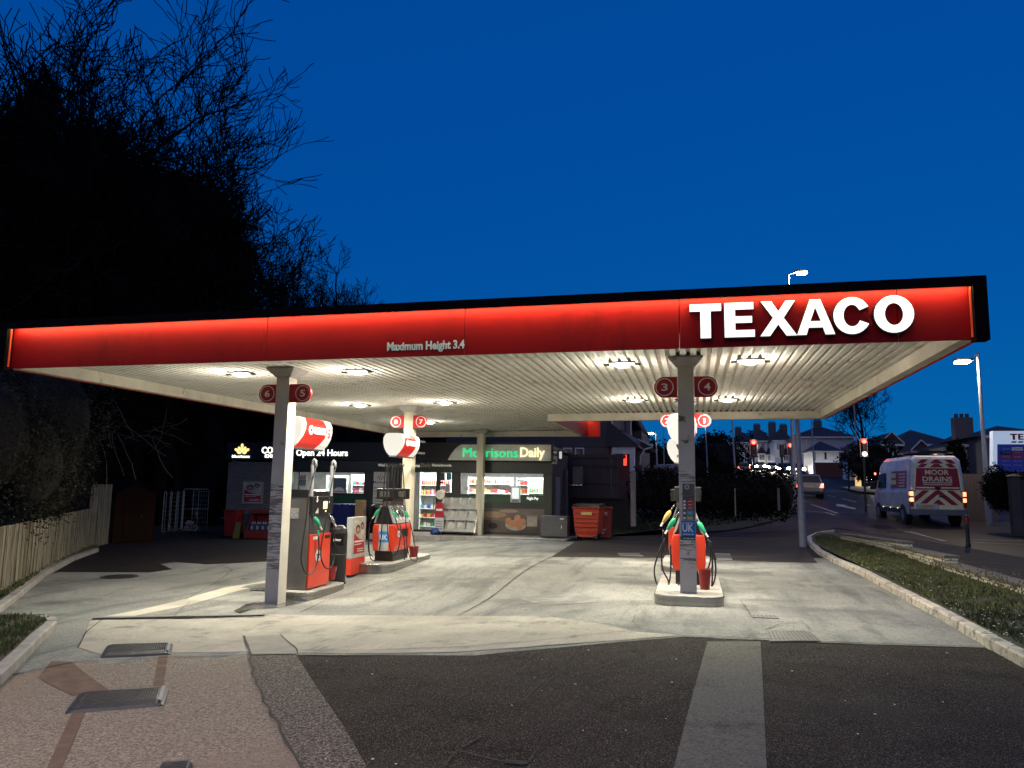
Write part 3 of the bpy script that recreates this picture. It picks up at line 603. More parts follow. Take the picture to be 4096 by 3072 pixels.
def logo(parent, y, z, x, r=.085):
    d = MB().prism(circ(y, z, r, n=22), x-.002, x+.003, 'x').build('logo_disc', WHITE, parent)
    st = [(y+(.75 if i % 2 == 0 else .32)*r*math.sin(i*math.pi/5), z+(.75 if i % 2 == 0 else .32)*r*math.cos(i*math.pi/5)) for i in range(10)]
    MB().prism(st, x+.0035, x+.005, 'x').build('logo_star', BLACK, d)
# tall pump number 5
tp = thing('fuel_pump', 'tall grey and red fuel pump number 5 with two chrome hose masts', 'fuel pump', (0, 0, 0), group='fuel pumps')
xf = -6.93; y0, y1 = 13.12, 13.98; zb = ZL+.01; zt_ = 1.52
MB().box(xf-.50, xf-.005, y0, y1, zb, zt_-.14).build('cabinet', PUMPG, tp, bev=.008)
MB().prism([(xf-.52, zt_-.139), (xf+.015, zt_-.139), (xf+.02, zt_-.03), (xf-.05, zt_), (xf-.46, zt_), (xf-.52, zt_-.03)], y0-.005, y1+.005).build('top_cover', BLACK, tp)
MB().box(xf-.004, xf+.035, y0+.02, y1-.01, zb+.02, .70).build('red_panel', REDP, tp, bev=.012)
MB().box(xf-.004, xf+.012, y0+.02, y1-.01, .702, 1.06).build('nozzle_bay', DGREY, tp)
hd = MB().box(xf-.004, xf+.05, y0+.0, y1+.0, 1.062, 1.40).build('display_head', BLACK, tp, bev=.015)
scm = emis('pump_display', (1, .82, .35), 1.3)
MB().box(xf+.0505, xf+.053, y0+.45, y0+.61, 1.16, 1.30).build('screen', scm, hd); MB().box(xf+.0505, xf+.053, y0+.65, y0+.70, 1.27, 1.30).build('screen', scm, hd); MB().box(xf+.0505, xf+.053, y0+.53, y0+.58, 1.10, 1.13).build('screen', scm, hd)
text('5', (xf+.05, y0+.17, 1.29), .06, .11, WHITE, hd, '+x', 'digit', .04, .004)
mb = MB()
for i in range(4): mb.box(xf+.0505, xf+.0525, y0+.14+i*.03, y0+.16+i*.03, 1.085, 1.10+i*.025)
mb.build('grade_labels', WHITE, hd)
MB().box(xf+.036, xf+.038, y0+.14, y0+.30, .60, .66).build('label', WHITE, tp); MB().box(xf+.036, xf+.038, y0+.6, y0+.80, .60, .66).build('label', BLACK, tp)
logo(tp, y0+.36, .30, xf+.037, .11)
MB().box(xf-.37, xf-.21, y0-.004, y0-.0005, .98, 1.18).build('notice', mat('paper_notice', (.42, .42, .38), .7, col2=(.2, .2, .19), scale=30), tp)
for my in (y0-.01, y1-.08):
    mm = MB(); mm.cyl((xf+.03, my, 1.40), (xf+.03, my, 1.72), .036, n=12); mm.cyl((xf+.03, my, 1.72), (xf+.03, my, 1.74), .042, n=12); mm.cyl((xf+.03, my, 1.74), (xf+.03, my, 1.98), .032, n=12)
    o = mm.build('hose_mast', CHROME, tp, smooth=False)
    MB().tube([(xf+.03, my, 1.98), (xf+.035, my, 2.05), (xf+.06, my, 2.08), (xf+.09, my, 2.05), (xf+.10, my+.01, 1.95)], .024, 8).build('elbow', CHROME, o, smooth=True)
X5 = xf+.11
hose(tp, [(xf+.10, y0, 1.96), AX(1236, 1975, X5), AX(1224, 2080, X5), AX(1208, 2190, X5), AX(1206, 2250, X5), AX(1228, 2298, X5+.02), AX(1258, 2280, X5), AX(1274, 2220, X5), AX(1275, 2160, X5), AX(1272, 2140, X5)])
hose(tp, [(xf+.10, y1-.07, 1.96), AX(1322, 1960, X5), AX(1305, 2080, X5), AX(1287, 2170, X5), AX(1284, 2230, X5), AX(1303, 2272, X5+.02), AX(1328, 2262, X5), AX(1341, 2210, X5), AX(1338, 2150, X5), AX(1333, 2115, X5)])
hose(tp, [(xf-.52, y0+.1, .7), (xf-.62, y0, .3), (xf-.64, y0-.02, .0), (xf-.55, y0, -.1)])
MB().cyl(AX(1272, 2143, X5), AX(1272, 2122, X5), .024, n=10).build('hose_sleeve', GREEN, tp)
nozzle(tp, AX(1268, 2086, X5-.02), (-.35, -.35, .75), GREEN, .9); nozzle(tp, AX(1328, 2078, X5-.02), (-.35, -.35, .75), STEEL, .8)
# low pyramid pumps
def low_pump(x, y, z, label, L=1.02, uk=True):
    t = thing('fuel_pump', label, 'fuel pump', (x, y, z), group='fuel pumps')
    MB().box(-.22, .22, .04, L-.04, 0, .22).build('plinth', BLACK, t, bev=.01)
    rb = MB().prism([(-.25, .221), (.25, .221), (.275, .35), (.275, .74), (.25, .82), (-.25, .82), (-.275, .74), (-.275, .35)], 0, L).build('red_body', REDP, t, bev=.02)
    MB().box(.2755, .2775, .42, .80, .52, .70).build('vent_panel', BLACK, rb)
    MB().prism([(-.22, .821), (.22, .821), (.19, .86), (.075, 1.22), (-.075, 1.22), (-.19, .86)], .03, L-.03).build('nozzle_hood', BLACK, t)
    for s in (-1, 1):
        MB().prism([(s*.205, .86), (s*.25, .84), (s*.105, 1.235), (s*.076, 1.235)] if s > 0 else [(s*.076, 1.235), (s*.105, 1.235), (s*.25, .84), (s*.205, .86)], .0, L).build('hood_side_plate', mat('plate_grey', (.33, .32, .30), .45), t)
    MB().box(-.10, .10, .1, L-.1, 1.221, 1.37).build('neck', mat('neck_brown', (.10, .075, .06), .5), t)
    hd = MB().box(-.22, .22, .02, L-.02, 1.371, 1.62).build('display_head', BLACK, t, bev=.02)
    MB().box(-.14, .10, .014, .0195, 1.43, 1.56).build('screen', mat('dim_screen', (.12, .11, .09), .2), hd)
    MB().box(.2205, .2225, .25, .7, 1.43, 1.56).build('screen', MATS['dim_screen'], hd)
    mb = MB()
    for k in range(8): mb.cyl((.01+.02*(k % 2), .12+k*.1, 1.62), (.01+.02*(k % 2), .12+k*.1, 2.16), .016, n=6)
    mb.box(-.06, .06, .05, L-.05, 2.14, 2.19); mb.build('hose_rack', BLACK, t)
    logo(rb, .22, .60, .2755, .075)
    if uk:
        MB().box(-.12, .12, -.004, -.001, .23, .815).build('card_strip', mat('strip_silver', (.45, .45, .43), .4), rb)
        k = MB().box(-.115, .115, -.007, -.0045, .42, .66).build('blue_card', mat('card_blue', (.02, .22, .55), .5), rb); text('UK', (-.09, -.007, .47), .18, .12, WHITE, k, bold=.018, ext=.002)
    return t
lp = low_pump(-6.85, 16.5, ZM, 'low red and black pump with a fan of nozzles in front of the cream column')
def wp(px, py, y, t): return AY(px, py, y)-t.location
for pts in (((1544, 1858), (1535, 1960), (1527, 2110), (1518, 2197), (1505, 2236), (1493, 2242), (1480, 2225), (1474, 2150), (1478, 2100), (1489, 2075)),
            ((1549, 1862), (1546, 1960), (1548, 2080), (1556, 2170), (1568, 2210), (1585, 2216), (1597, 2180), (1603, 2130), (1600, 2095)),
            ((1610, 1860), (1618, 1980), (1625, 2120), (1628, 2180), (1640, 2230), (1664, 2244), (1668, 2225), (1655, 2160), (1645, 2110), (1637, 2080)),
            ((1570, 1862), (1575, 2000), (1588, 2100), (1612, 2140), (1620, 2200), (1617, 2240)), ((1478, 2110), (1473, 2170), (1476, 2210), (1494, 2228))):
    hose(lp, [wp(a, b, 16.42, lp) for a, b in pts], .012)
for px, py, m, dx in ((1508, 2050, GREEN, .6), (1578, 2055, GREEN, -.5), (1592, 2052, STEEL, -.5), (1606, 2052, DGREY, -.5), (1625, 2055, GREEN, -.6)):
    nozzle(lp, wp(px, py, 16.42, lp), (dx, .1, .8), m, .85)
rp = low_pump(-.12, 13.45, ZR, 'low red pump hidden behind the right front column with green and yellow nozzles')
for pts in (((2658, 2153), (2632, 2221), (2617, 2280), (2627, 2334), (2650, 2354), (2672, 2340), (2681, 2306), (2683, 2235), (2682, 2178)),
            ((2655, 2161), (2647, 2221), (2651, 2278), (2672, 2320), (2681, 2360), (2695, 2374), (2712, 2350), (2715, 2330)), ((2652, 2120), (2655, 2200), (2664, 2220)),
            ((2831, 2156), (2848, 2207), (2849, 2263), (2848, 2334), (2837, 2380), (2805, 2374)), ((2839, 2164), (2859, 2235), (2863, 2286), (2854, 2334), (2831, 2358), (2811, 2346), (2806, 2320)),
            ((2838, 2175), (2842, 2235), (2831, 2275), (2811, 2295))):
    hose(rp, [wp(a, b, 13.35, rp) for a, b in pts], .013)
nozzle(rp, wp(2686, 2095, 13.35, rp), (.5, .1, .8), GREEN, 1.0); nozzle(rp, wp(2668, 2065, 13.5, rp), (.5, .1, .8), mat('nozzle_yellow', (.6, .42, .12), .4), 1.0); nozzle(rp, wp(2806, 2108, 13.35, rp), (-.5, .1, .8), GREEN, .95)
low_pump(-.30, 17.2, ZB, 'rear right low pump mostly hidden behind pump number 4', uk=False)
# stickers on the right front column
def plate(par, name, y, px0, px1, py0, py1, m, d=.002):
    a = AY(px0, py1, y); b = AY(px1, py0, y); return MB().box(a.x, b.x, y, y+d, a.z, b.z).build(name, m, par), a, b
YS = 12.353
ns = thing('notice_board', 'smoking and engine warning notice board on the front of the right front column', 'notice')
plate(ns, 'panel', YS, 2731, 2778, 1935, 2080, mat('notice_panel', (.10, .085, .085), .6), .003)
SY = YS-.002
a = AY(2748, 1960, SY); c = AY(2748, 1948, SY)
o_, i_ = circ(c.x, c.z, .034, n=20), circ(c.x, c.z, .026, n=20); mb = MB()
for k in range(20): mb.prism([o_[k], o_[(k+1) % 20], i_[(k+1) % 20], i_[k]], SY, SY+.001, 'y')
mb.bar((c.x-.022, SY, c.z+.022), (c.x+.022, SY, c.z-.022), .006, .002); mb.build('no_smoking_symbol', WHITE, ns)
for s, py, x1 in (('No', 1969, 2743), ('Smoking', 1978, 2760), ('Switch Off', 1992, 2774), ('Engine', 2002, 2757)):
    a = AY(2732, py, SY); text(s, (a.x, SY, a.z), AY(x1, py, SY).x-a.x, .03, BLACK, ns, bold=.018, ext=.0015)
RB = mat('notice_red', (.35, .02, .02), .6); CB = mat('notice_cyan', (.02, .28, .38), .6); YB = mat('notice_yellow', (.45, .34, .12), .6)
for py0, py1, m in ((2000, 2011, RB), (2014, 2024, RB), (2026, 2038, RB), (2042, 2062, CB), (2066, 2079, YB)):
    pl, a, b = plate(ns, 'instruction_box', SY, 2747, 2773, py0, py1, m); MB().box(a.x+.02, b.x-.02, SY-.001, SY-.0004, (a.z+b.z)/2-.003, (a.z+b.z)/2+.003).build('text_line', WHITE, pl)
    q = AY(2738, (py0+py1)/2, SY); MB().prism(circ(q.x, q.z, .018, n=14), SY-.001, SY, 'y').build('symbol', WHITE, ns)
uk = thing('fuel_card_sign', 'blue UK fuel card sign on the front of the right front column', 'sign')
plate(uk, 'panel', YS-.001, 2726, 2782, 2083, 2145, mat('card_sign_blue', (.01, .13, .42), .5), .003); plate(uk, 'base_strip', YS-.001, 2727, 2780, 2146, 2160, BLACK, .003)
for s, px0, px1, py, h in (('Accepted here', 2731, 2774, 2094, .022), ('UK', 2730, 2774, 2127, .125), ('ukfuels.co.uk', 2732, 2776, 2139, .024), ('0344 880 2468', 2732, 2776, 2156, .022)):
    a = AY(px0, py, SY-.003); text(s, (a.x, SY-.002, a.z), AY(px1, py, SY).x-a.x, h, WHITE, uk, bold=.018 if s == 'UK' else .02, ext=.0015)
# buckets
def bucket(p, label, r=.12, h=.24):
    t = thing('fire_bucket', label, 'bucket', p); MB().lathe([(r*.72, 0), (r, h), (r*1.06, h), (r*1.06, h+.012), (r*.93, h+.012), (r*.66, .02)], 18).build('body', mat('bucket_red', (.26, .015, .012), .5), t, smooth=False)
    MB().tube([(r*math.cos(a), 0, h-.01-.14*math.sin(a)) for a in [i*math.pi/10 for i in range(11)]], .004, 5).build('handle', WHITE, t)
bucket(AY(1321, 2318, 14.25), 'red fire bucket by the foot of the tall pump number 5'); bucket((.13, 12.95, ZR), 'red bucket standing behind the right front column', .10, .30); bucket((-6.58, 17.75, ZM), 'red bucket beside the low pump by the cream column')
# litter bin
q = P(1347, 2338); t = thing('litter_bin', 'black round topped litter bin with white lettering beside the tall pump', 'litter bin', (q.x, q.y, q.z), R(18))
MB().lathe([(.18, 0), (.18, .05), (.165, .06), (.175, .62), (.175, 1.02), (.16, 1.12), (.10, 1.18), (0, 1.19)], 24).build('body', BLACK, t, smooth=False, bev=.004)
MB().prism([(x*1.0, z) for x, z in [(-.12, .8), (.12, .8), (.13, 1.04), (-.13, 1.04)]], -.178, -.10).build('aperture_flap', mat('gloss_black', (.008, .008, .008), .15), t, bev=.01)
text('Litter', (-.075, -.181, .88), .15, .055, WHITE, t, bold=.018, ext=.003)
MB().lathe([(.177, .60), (.180, .605), (.180, .615), (.177, .62)], 24).build('band', DGREY, t)
# poster stand
t = thing('advert_stand', 'pale grey free standing advert unit with red base between the litter bin and low pump', 'advert stand', (-7.2, 15.45, gz(-7.2, 15.5)))
MB().prism([(-.065, .06), (.065, .06), (.065, .40), (-.065, .40)], 0, .72).build('red_base', REDP, t, bev=.01); MB().box(-.05, .05, .05, .67, 0, .06).build('plinth', BLACK, t)
MB().prism([(-.065, .402), (.065, .402), (.065, 1.27), (-.065, 1.27)], 0, .72).build('frame', mat('stand_grey', (.40, .40, .37), .45), t, bev=.012)
def family_poster(par, f, w, h):
    """people laughing above a red band of text; f(u, v, d) maps poster coordinates to space"""
    def poly(name, pts, m, d=.0015): MB().add([f(u, v, d) for u, v in pts], [tuple(range(len(pts)))]).build(name, m, par, fix=False)
    poly('poster_sheet', [(0, 0), (1, 0), (1, 1), (0, 1)], mat('poster_cream', (.55, .50, .42), .6, col2=(.3, .25, .2), scale=9)); poly('poster_red', [(.05, .04), (.95, .04), (.95, .42), (.5, .46), (.25, .56), (.05, .66)], mat('poster_red', (.38, .02, .025), .5), .003)
    SK = mat('poster_skin', (.45, .25, .16), .6); HR = mat('poster_hair', (.04, .02, .012), .7)
    for cx, cy_, r in ((.36, .70, .17), (.72, .80, .13)):
        poly('printed_hair', circ(cx, cy_+.03, r*1.15, r*.85, 14), HR, .004); poly('printed_face', circ(cx, cy_, r*.8, r*.62, 14), SK, .005); poly('printed_mouth', circ(cx, cy_-.04, r*.3, r*.2, 10), HR, .006)
    for k, (u0, u1, v) in enumerate(((.1, .9, .37), (.1, .7, .30), (.35, .88, .16), (.35, .85, .10))): poly('printed_text', [(u0, v), (u1, v), (u1, v+(.045 if k == 0 else .02)), (u0, v+(.045 if k == 0 else .02))], WHITE, .005)
family_poster(t, lambda u, v, d: (.066+d, .07+u*.6, .46+v*.74), .6, .74)
# chequer speed ramps (rubber bump plates), drain channel, covers
RUB = mat('ribbed_rubber', (.040, .042, .045), .45, col2=(.028, .028, .03), scale=3, bump=.5, bscale=60, spots=[(9, .6, .7, (.10, .10, .10), 6)])
def ramp(px, label):
    q = [P(*p) for p in px]; t = thing('speed_ramp', label, 'speed ramp', tuple(q[0]), group='black rubber speed ramps')
    u = q[1]-q[0]; v = q[3]-q[0]; r = lambda a, b, z: (u.x*a+v.x*b, u.y*a+v.y*b, gz(q[0].x+u.x*a+v.x*b, q[0].y+u.y*a+v.y*b)-q[0].z+z)
    mb = MB(); rings = []
    for a, hh in ((0, .012), (.02, .03), (.09, .048), (.91, .048), (.97, .03), (1, .012)): rings.append([r(a, 0, 0), r(a, .03, hh*.5), r(a, .14, hh), r(a, .86, hh), r(a, .97, hh*.5), r(a, 1, 0)])
    mb.loft(rings)
    for i in range(30):
        for j in range(9):
            a, b = .10+i*.027, .17+j*.073; c = [r(a, b, .048), r(a+.016, b, .048), r(a+.016, b+.03, .048), r(a, b+.03, .048)]; mb.add(c+[(x, y, z+.005) for x, y, z in c], [(4, 5, 6, 7), (0, 1, 5, 4), (1, 2, 6, 5), (2, 3, 7, 6), (3, 0, 4, 7)])
    mb.build('ramp_body', RUB, t)
    mb = MB(); mb.loft([[r(.93, .1, .047), r(.93, .9, .047), r(.93, .9, .052), r(.93, .1, .052)], [r(.965, .1, .036), r(.965, .9, .036), r(.965, .9, .04), r(.965, .1, .04)]]).build('reflective_edge', mat('reflect_grey', (.30, .34, .34), .3), t)
ramp([(258, 2857), (655, 2826), (672, 2758), (318, 2778)], 'black ribbed rubber speed ramp nearest the camera at lower left'); ramp([(400, 2634), (684, 2621), (692, 2574), (428, 2586)], 'black ribbed rubber speed ramp farther back at lower left')
ramp([(600, 3160), (735, 3148), (745, 3062), (645, 3066)], 'sliver of a third black speed ramp at the bottom edge')
t = thing('drain_channel', 'long slotted drain channel across the left concrete with a solid middle cover', 'drain')
def strip_on(px, name, m, par, dz, wd):
    l = line('x', px, wd, dz, m); return l.build(name, m, par, fix=False)
strip_on([(378, 2476), (690, 2472)], 'grate', mat('cast_iron', (.035, .033, .032), .5, .3), t, .012, .16); strip_on([(690, 2473), (765, 2471)], 'cover', BLACK, t, .016, .2); strip_on([(765, 2471), (1058, 2462)], 'grate', MATS['cast_iron'], t, .012, .16)
mb = MB(); a, b = P(378, 2476), P(1058, 2462)
for i in range(110):
    p = a.lerp(b, i/110); n_ = Vector((-(b-a).y, (b-a).x, 0)).normalized()
    if i == 50: mb.build('grate_bars', mat('grate_edge', (.20, .19, .17), .5), t); mb = MB()
    if not .45 < i/110 < .57: mb.bar(p-n_*.07+Vector((0, 0, .022+gz(p.x, p.y)-p.z)), p+n_*.07+Vector((0, 0, .022+gz(p.x, p.y)-p.z)), .022, .006)
mb.build('grate_bars', mat('grate_edge', (.20, .19, .17), .5), t)
def cover(px, label, rows=4, cols=8, m='cast_iron', name='manhole_cover', light=False):
    q = [P(*p, .013) for p in px]; t = thing(name, label, 'manhole cover', tuple(q[0])); z = lambda p, d: (p.x-q[0].x, p.y-q[0].y, gz(p.x, p.y)+.013+d-q[0].z)
    MB().add([z(p, 0) for p in q]+[z(p, -.03) for p in q], [(0, 1, 2, 3), (0, 4, 5, 1), (1, 5, 6, 2), (2, 6, 7, 3), (3, 7, 4, 0)]).build('plate', mat('cover_face', (.22, .21, .18), .6) if light else MATS[m], t)
    mb = MB(); l = lambda a, b: q[0].lerp(q[1], a).lerp(q[3].lerp(q[2], a), b)
    for i in range(cols):
        for j in range(rows):
            a, b = (i+.5)/cols, (j+.5)/rows; da, db = .34/cols, .30/rows; mb.add([z(l(a-da, b-db), .003), z(l(a+da, b-db), .003), z(l(a+da, b+db), .003), z(l(a-da, b+db), .003)], [(0, 1, 2, 3)])
    mb.build('tread_pattern', MATS['cast_iron'] if light else MATS['grate_edge'], t, fix=False)
cover([(3080, 2564), (3283, 2562), (3235, 2524), (3066, 2522)], 'large square studded manhole cover at the asphalt edge on the right', 7, 12, light=True)
cover([(3012, 2468), (3115, 2472), (3100, 2460), (3002, 2456)], 'small rectangular grating in the concrete right of the round island', 1, 6, light=True)
cover([(2480, 2222), (2575, 2224), (2555, 2212), (2470, 2212)], 'drain grating in the oily lane left of the right front column', 1, 9, light=True); cover([(2868, 2238), (2930, 2240), (2920, 2214), (2860, 2212)], 'drain grating in the oily lane right of the right front column', 1, 6, light=True)
cover([(1000, 2360), (1072, 2364), (1074, 2352), (1025, 2351)], 'dark inspection cover in the concrete left of the left front column', 2, 3)
c0 = P(478, 2306, .012); t = thing('manhole_cover', 'round iron manhole cover in the concrete at far left', 'manhole cover', tuple(c0)); MB().lathe([(0, .0), (.38, 0), (.38, .006), (0, .006)], 28).build('plate', mat('iron_dark', (.06, .052, .045), .55), t)
mb = MB()
for i in range(-4, 5):
    for j in range(-4, 5):
        if i*i+j*j < 18: mb.box(i*.075-.02, i*.075+.02, j*.075-.02, j*.075+.02, .0065, .010)
mb.build('tread_pattern', BLACK, t)
# ------------------------------------------------------------------ the shop
YS0 = 28.5
def S(px, py, y=YS0): v = AY(px, py, y); return v.x, v.z
BRK = mat('grey_brick', (.20, .18, .165), .85, col2=(.15, .135, .125), scale=1.5)
def brickify(m, s=1.0, c1=(.2, .18, .165), c2=(.15, .13, .12), mo=(.09, .08, .075), bw=.22, rh=.075, vertical=True):
    n = m.node_tree; b = n.nodes['Principled BSDF']; t = n.nodes.new('ShaderNodeTexBrick'); tc = n.nodes.new('ShaderNodeTexCoord'); mp = n.nodes.new('ShaderNodeMapping')
    mp.inputs['Rotation'].default_value = (R(90), 0, 0) if vertical is True else vertical
    n.links.new(tc.outputs['Object'], mp.inputs[0]); n.links.new(mp.outputs[0], t.inputs[0])
    t.inputs['Color1'].default_value = (*c1, 1); t.inputs['Color2'].default_value = (*c2, 1); t.inputs['Mortar'].default_value = (*mo, 1)
    t.inputs['Scale'].default_value = s; t.inputs['Mortar Size'].default_value = .009; t.inputs['Brick Width'].default_value = bw; t.inputs['Row Height'].default_value = rh
    n.links.new(t.outputs[0], b.inputs['Base Color'])
    bp = n.nodes.new('ShaderNodeBump'); bp.inputs['Distance'].default_value = .01; bp.inputs['Strength'].default_value = .8; n.links.new(t.outputs['Fac'], bp.inputs['Height']); bp.invert = True; n.links.new(bp.outputs[0], b.inputs['Normal'])
    return m
brickify(BRK)
SHOPG = mat('shop_dark_cladding', (.035, .036, .028), .5, col2=(.03, .03, .024), scale=1)
SHOPB = mat('shop_black_panel', (.010, .009, .009), .5)
SHOPGR = mat('shop_green_panel', (.012, .065, .028), .4)
def WP_(x0, x1, z0, z1, holes, y, d, name, m, par):
    xs = sorted({x0, x1, *[h[0] for h in holes], *[h[1] for h in holes]}); zs = sorted({z0, z1, *[h[2] for h in holes], *[h[3] for h in holes]}); mb = MB()
    for a, b in zip(xs, xs[1:]):
        run = None
        for c, e in zip(zs, zs[1:]):
            mx, mz = (a+b)/2, (c+e)/2; inn = any(h[0] < mx < h[1] and h[2] < mz < h[3] for h in holes)
            if not inn and x0 <= mx <= x1: mb.box(a, b, y, y+d, c, e)
    return mb.build(name, m, par)
shop = thing('shop', 'single storey convenience shop with dark fascia, lit sign and bright windows behind the forecourt', 'shop', (0, 0, 0))
xL, xR = S(905, 2000)[0], -5.2; zB = -.75; zT = 2.42
W1 = (S(1165, 1900)[0], S(1462, 1900)[0], S(1300, 1976)[1], S(1300, 1884)[1])
DR = (S(1655, 1900)[0], S(1750, 1900)[0], S(1700, 2124)[1], S(1700, 1884)[1])
NT = (S(1756, 1900)[0], S(1812, 1900)[0], S(1780, 1975)[1], S(1780, 1886)[1])
W2 = (S(1838, 1900)[0], S(2178, 1900)[0], S(2000, 1984)[1], S(2000, 1888)[1])
xb = S(1105, 1900)[0]
WP_(xL, xb, zB, 2.40, [], YS0, .25, 'brick_wall', BRK, shop)
WP_(xb+.002, xR, zB, 2.40, [W1, DR, NT, W2], YS0, .2, 'front_wall', SHOPG, shop)

MB().box(xR-.2, xR, YS0+.205, 34, zB, 2.9).build('side_wall', mat('side_wall_dark', (.03, .024, .03), .7), shop)
MB().box(xL, xL+.2, YS0+.255, 34, zB, 2.9).build('side_wall', BRK, shop)
MB().box(xL, xR, 34, 34.2, zB, 2.9).build('rear_wall', BRK, shop)
MB().box(xL-.05, xR+.05, YS0-.10, YS0-.004, S(1500, 1843)[1], S(1500, 1770)[1]).build('fascia', SHOPB, shop)
MB().box(xb, xR+.03, YS0-.07, YS0-.003, S(1500, 1884)[1]+.0, S(1500, 1845)[1]).build('lower_fascia', SHOPG, shop)
MB().box(xL, xR, YS0+.01, 34.1, 3.0, 3.12).build('roof', DGREY, shop)
MB().box(xL+.2, xR-.2, YS0+.25, 33.99, zB-.05, -.28).build('shop_floor', mat('shop_floor_tiles', (.4, .38, .34), .4), shop)
MB().box(xL+.2, xR-.2, YS0+.26, 33.98, 2.35, 2.42).build('ceiling', WHITE, shop); MB().box(xL+.2, xR-.2, 32.2, 32.3, -.28, 2.34).build('inner_wall', WHITE, shop)
MB().box(S(1470, 0)[0] if False else W1[1]+.02, W1[1]+.06, YS0+.25, 33.9, -.28, 2.34).build('partition', WHITE, shop)
FRM = mat('frame_dark', (.03, .03, .03), .4)
def window(h, label, bars=(), m=FRM):
    x0, x1, z0, z1 = h; f = MB(); w_ = .05
    for a, b, c, e in ((x0, x1, z0, z0+w_), (x0, x1, z1-w_, z1), (x0, x0+w_, z0+w_, z1-w_), (x1-w_, x1, z0+w_, z1-w_)): f.box(a+.001, b-.001, YS0+.01, YS0+.09, c+.001, e-.001)
    for u in bars: f.box(u-.02, u+.02, YS0+.011, YS0+.088, z0+w_, z1-w_)
    o = f.build('window', m, shop); MB().box(x0+w_, x1-w_, YS0+.04, YS0+.046, z0+w_, z1-w_).build('pane', GLASS, o); return o
window(W1, '', (S(1195, 0)[0] if False else W1[0]+.35,)); window(W2, '', ()); window(NT, '')
d = window(DR, ''); d.name = 'door'; MB().bar((DR[1]-.12, YS0+.0, .6), (DR[1]-.12, YS0+.0, 1.1), .03).build('handle', STEEL, d)
MB().box(W1[0], W1[1], YS0-.012, YS0-.003, S(1300, 2015)[1], S(1300, 1979)[1]).build('green_panel', SHOPGR, shop)
MB().box(W2[0], W2[1], YS0-.012, YS0-.003, S(2000, 2010)[1], S(2000, 1986)[1]).build('green_panel', SHOPGR, shop)
a, b = S(2108, 1999), S(2154, 1999); text('Night Pay', (a[0], YS0-.013, a[1]-.03), b[0]-a[0], .14, LETW, shop, bold=.01, ext=.003)
a, b = S(1852, 1962), S(1952, 1962); text('Morrisons', (a[0], YS0-.004, a[1]), b[0]-a[0], .24, WHITE, shop, bold=.012, ext=.003, name='window_lettering')
# silver sign panel with curved left end
pts = [S(2207, 1845), S(2207, 1780), S(1852, 1779)]+[S(x, y) for x, y in ((1840, 1785), (1826, 1797), (1812, 1815), (1803, 1830), (1797, 1841))]
MB().prism(pts, YS0-.2, YS0-.105).build('sign_panel', mat('sign_silver', (.66, .65, .60), .45), shop, bev=.006)
a, b = S(1858, 1829), S(2077, 1829); text('Morrisons', (a[0], YS0-.201, a[1]), b[0]-a[0], S(1900, 1793)[1]-a[1], emis('letter_green', (.02, .62, .25), 1.0), shop, bold=.0, ext=.05)
a, b = S(2086, 1841), S(2183, 1841); text('Daily', (a[0], YS0-.201, a[1]), b[0]-a[0], S(2100, 1791)[1]-a[1], emis('letter_cream', (1, .84, .52), 1.15), shop, bold=.01, ext=.05)
for s, p0, p1, py, ph, bo, m in (('Welcome to', 1515, 1596, 1866, 11, .0, WHITE), ('Morrisons', 1602, 1682, 1868, 13, .03, WHITE), ('Daily', 1686, 1726, 1872, 18, 0, mat('pale_gold', (.5, .45, .3), .5)), ('Honicknowle', 1731, 1808, 1866, 11, .0, WHITE)):
    a, b, c = S(p0, py), S(p1, py), S(p0, py-ph); text(s, (a[0], YS0-.071, a[1]), b[0]-a[0], c[1]-a[1], emis('fascia_lettering', (.75, .72, .62), .5) if m is WHITE else m, shop, bold=bo, ext=.004)
for s, p0, p1, py, ph in (('Open 24 Hours', 1190, 1395, 1831, 33), ('COSTA', 1053, 1150, 1814, 26), ('EXPRESS', 1066, 1150, 1831, 13), ('Morrisons', 935, 1004, 1831, 11)):
    a, b, c = S(p0, py), S(p1, py), S(p0, py-ph); text(s, (a[0], YS0-.102, a[1]), b[0]-a[0], c[1]-a[1], LETS, shop, bold=.010, ext=.03)
a = S(974, 1802)
for dx, dz, an in ((0, .19, 0), (-.12, .07, .5), (.12, .07, -.5), (-.25, .02, 1.1), (.25, .02, -1.1), (0, .0, 0), (-.13, -.09, 1.3), (.13, -.09, -1.3)):
    e = [(a[0]+dx+.055*math.cos(t)*math.cos(an)-.09*math.sin(t)*math.sin(an)*1, a[1]+dz+.055*math.cos(t)*math.sin(an)+.09*math.sin(t)*math.cos(an)) for t in [i*math.pi/7 for i in range(14)]]
    MB().prism(e, YS0-.13, YS0-.102).build('emblem_petal', emis('emblem_yellow', (1, .72, .25), 1.6), shop)
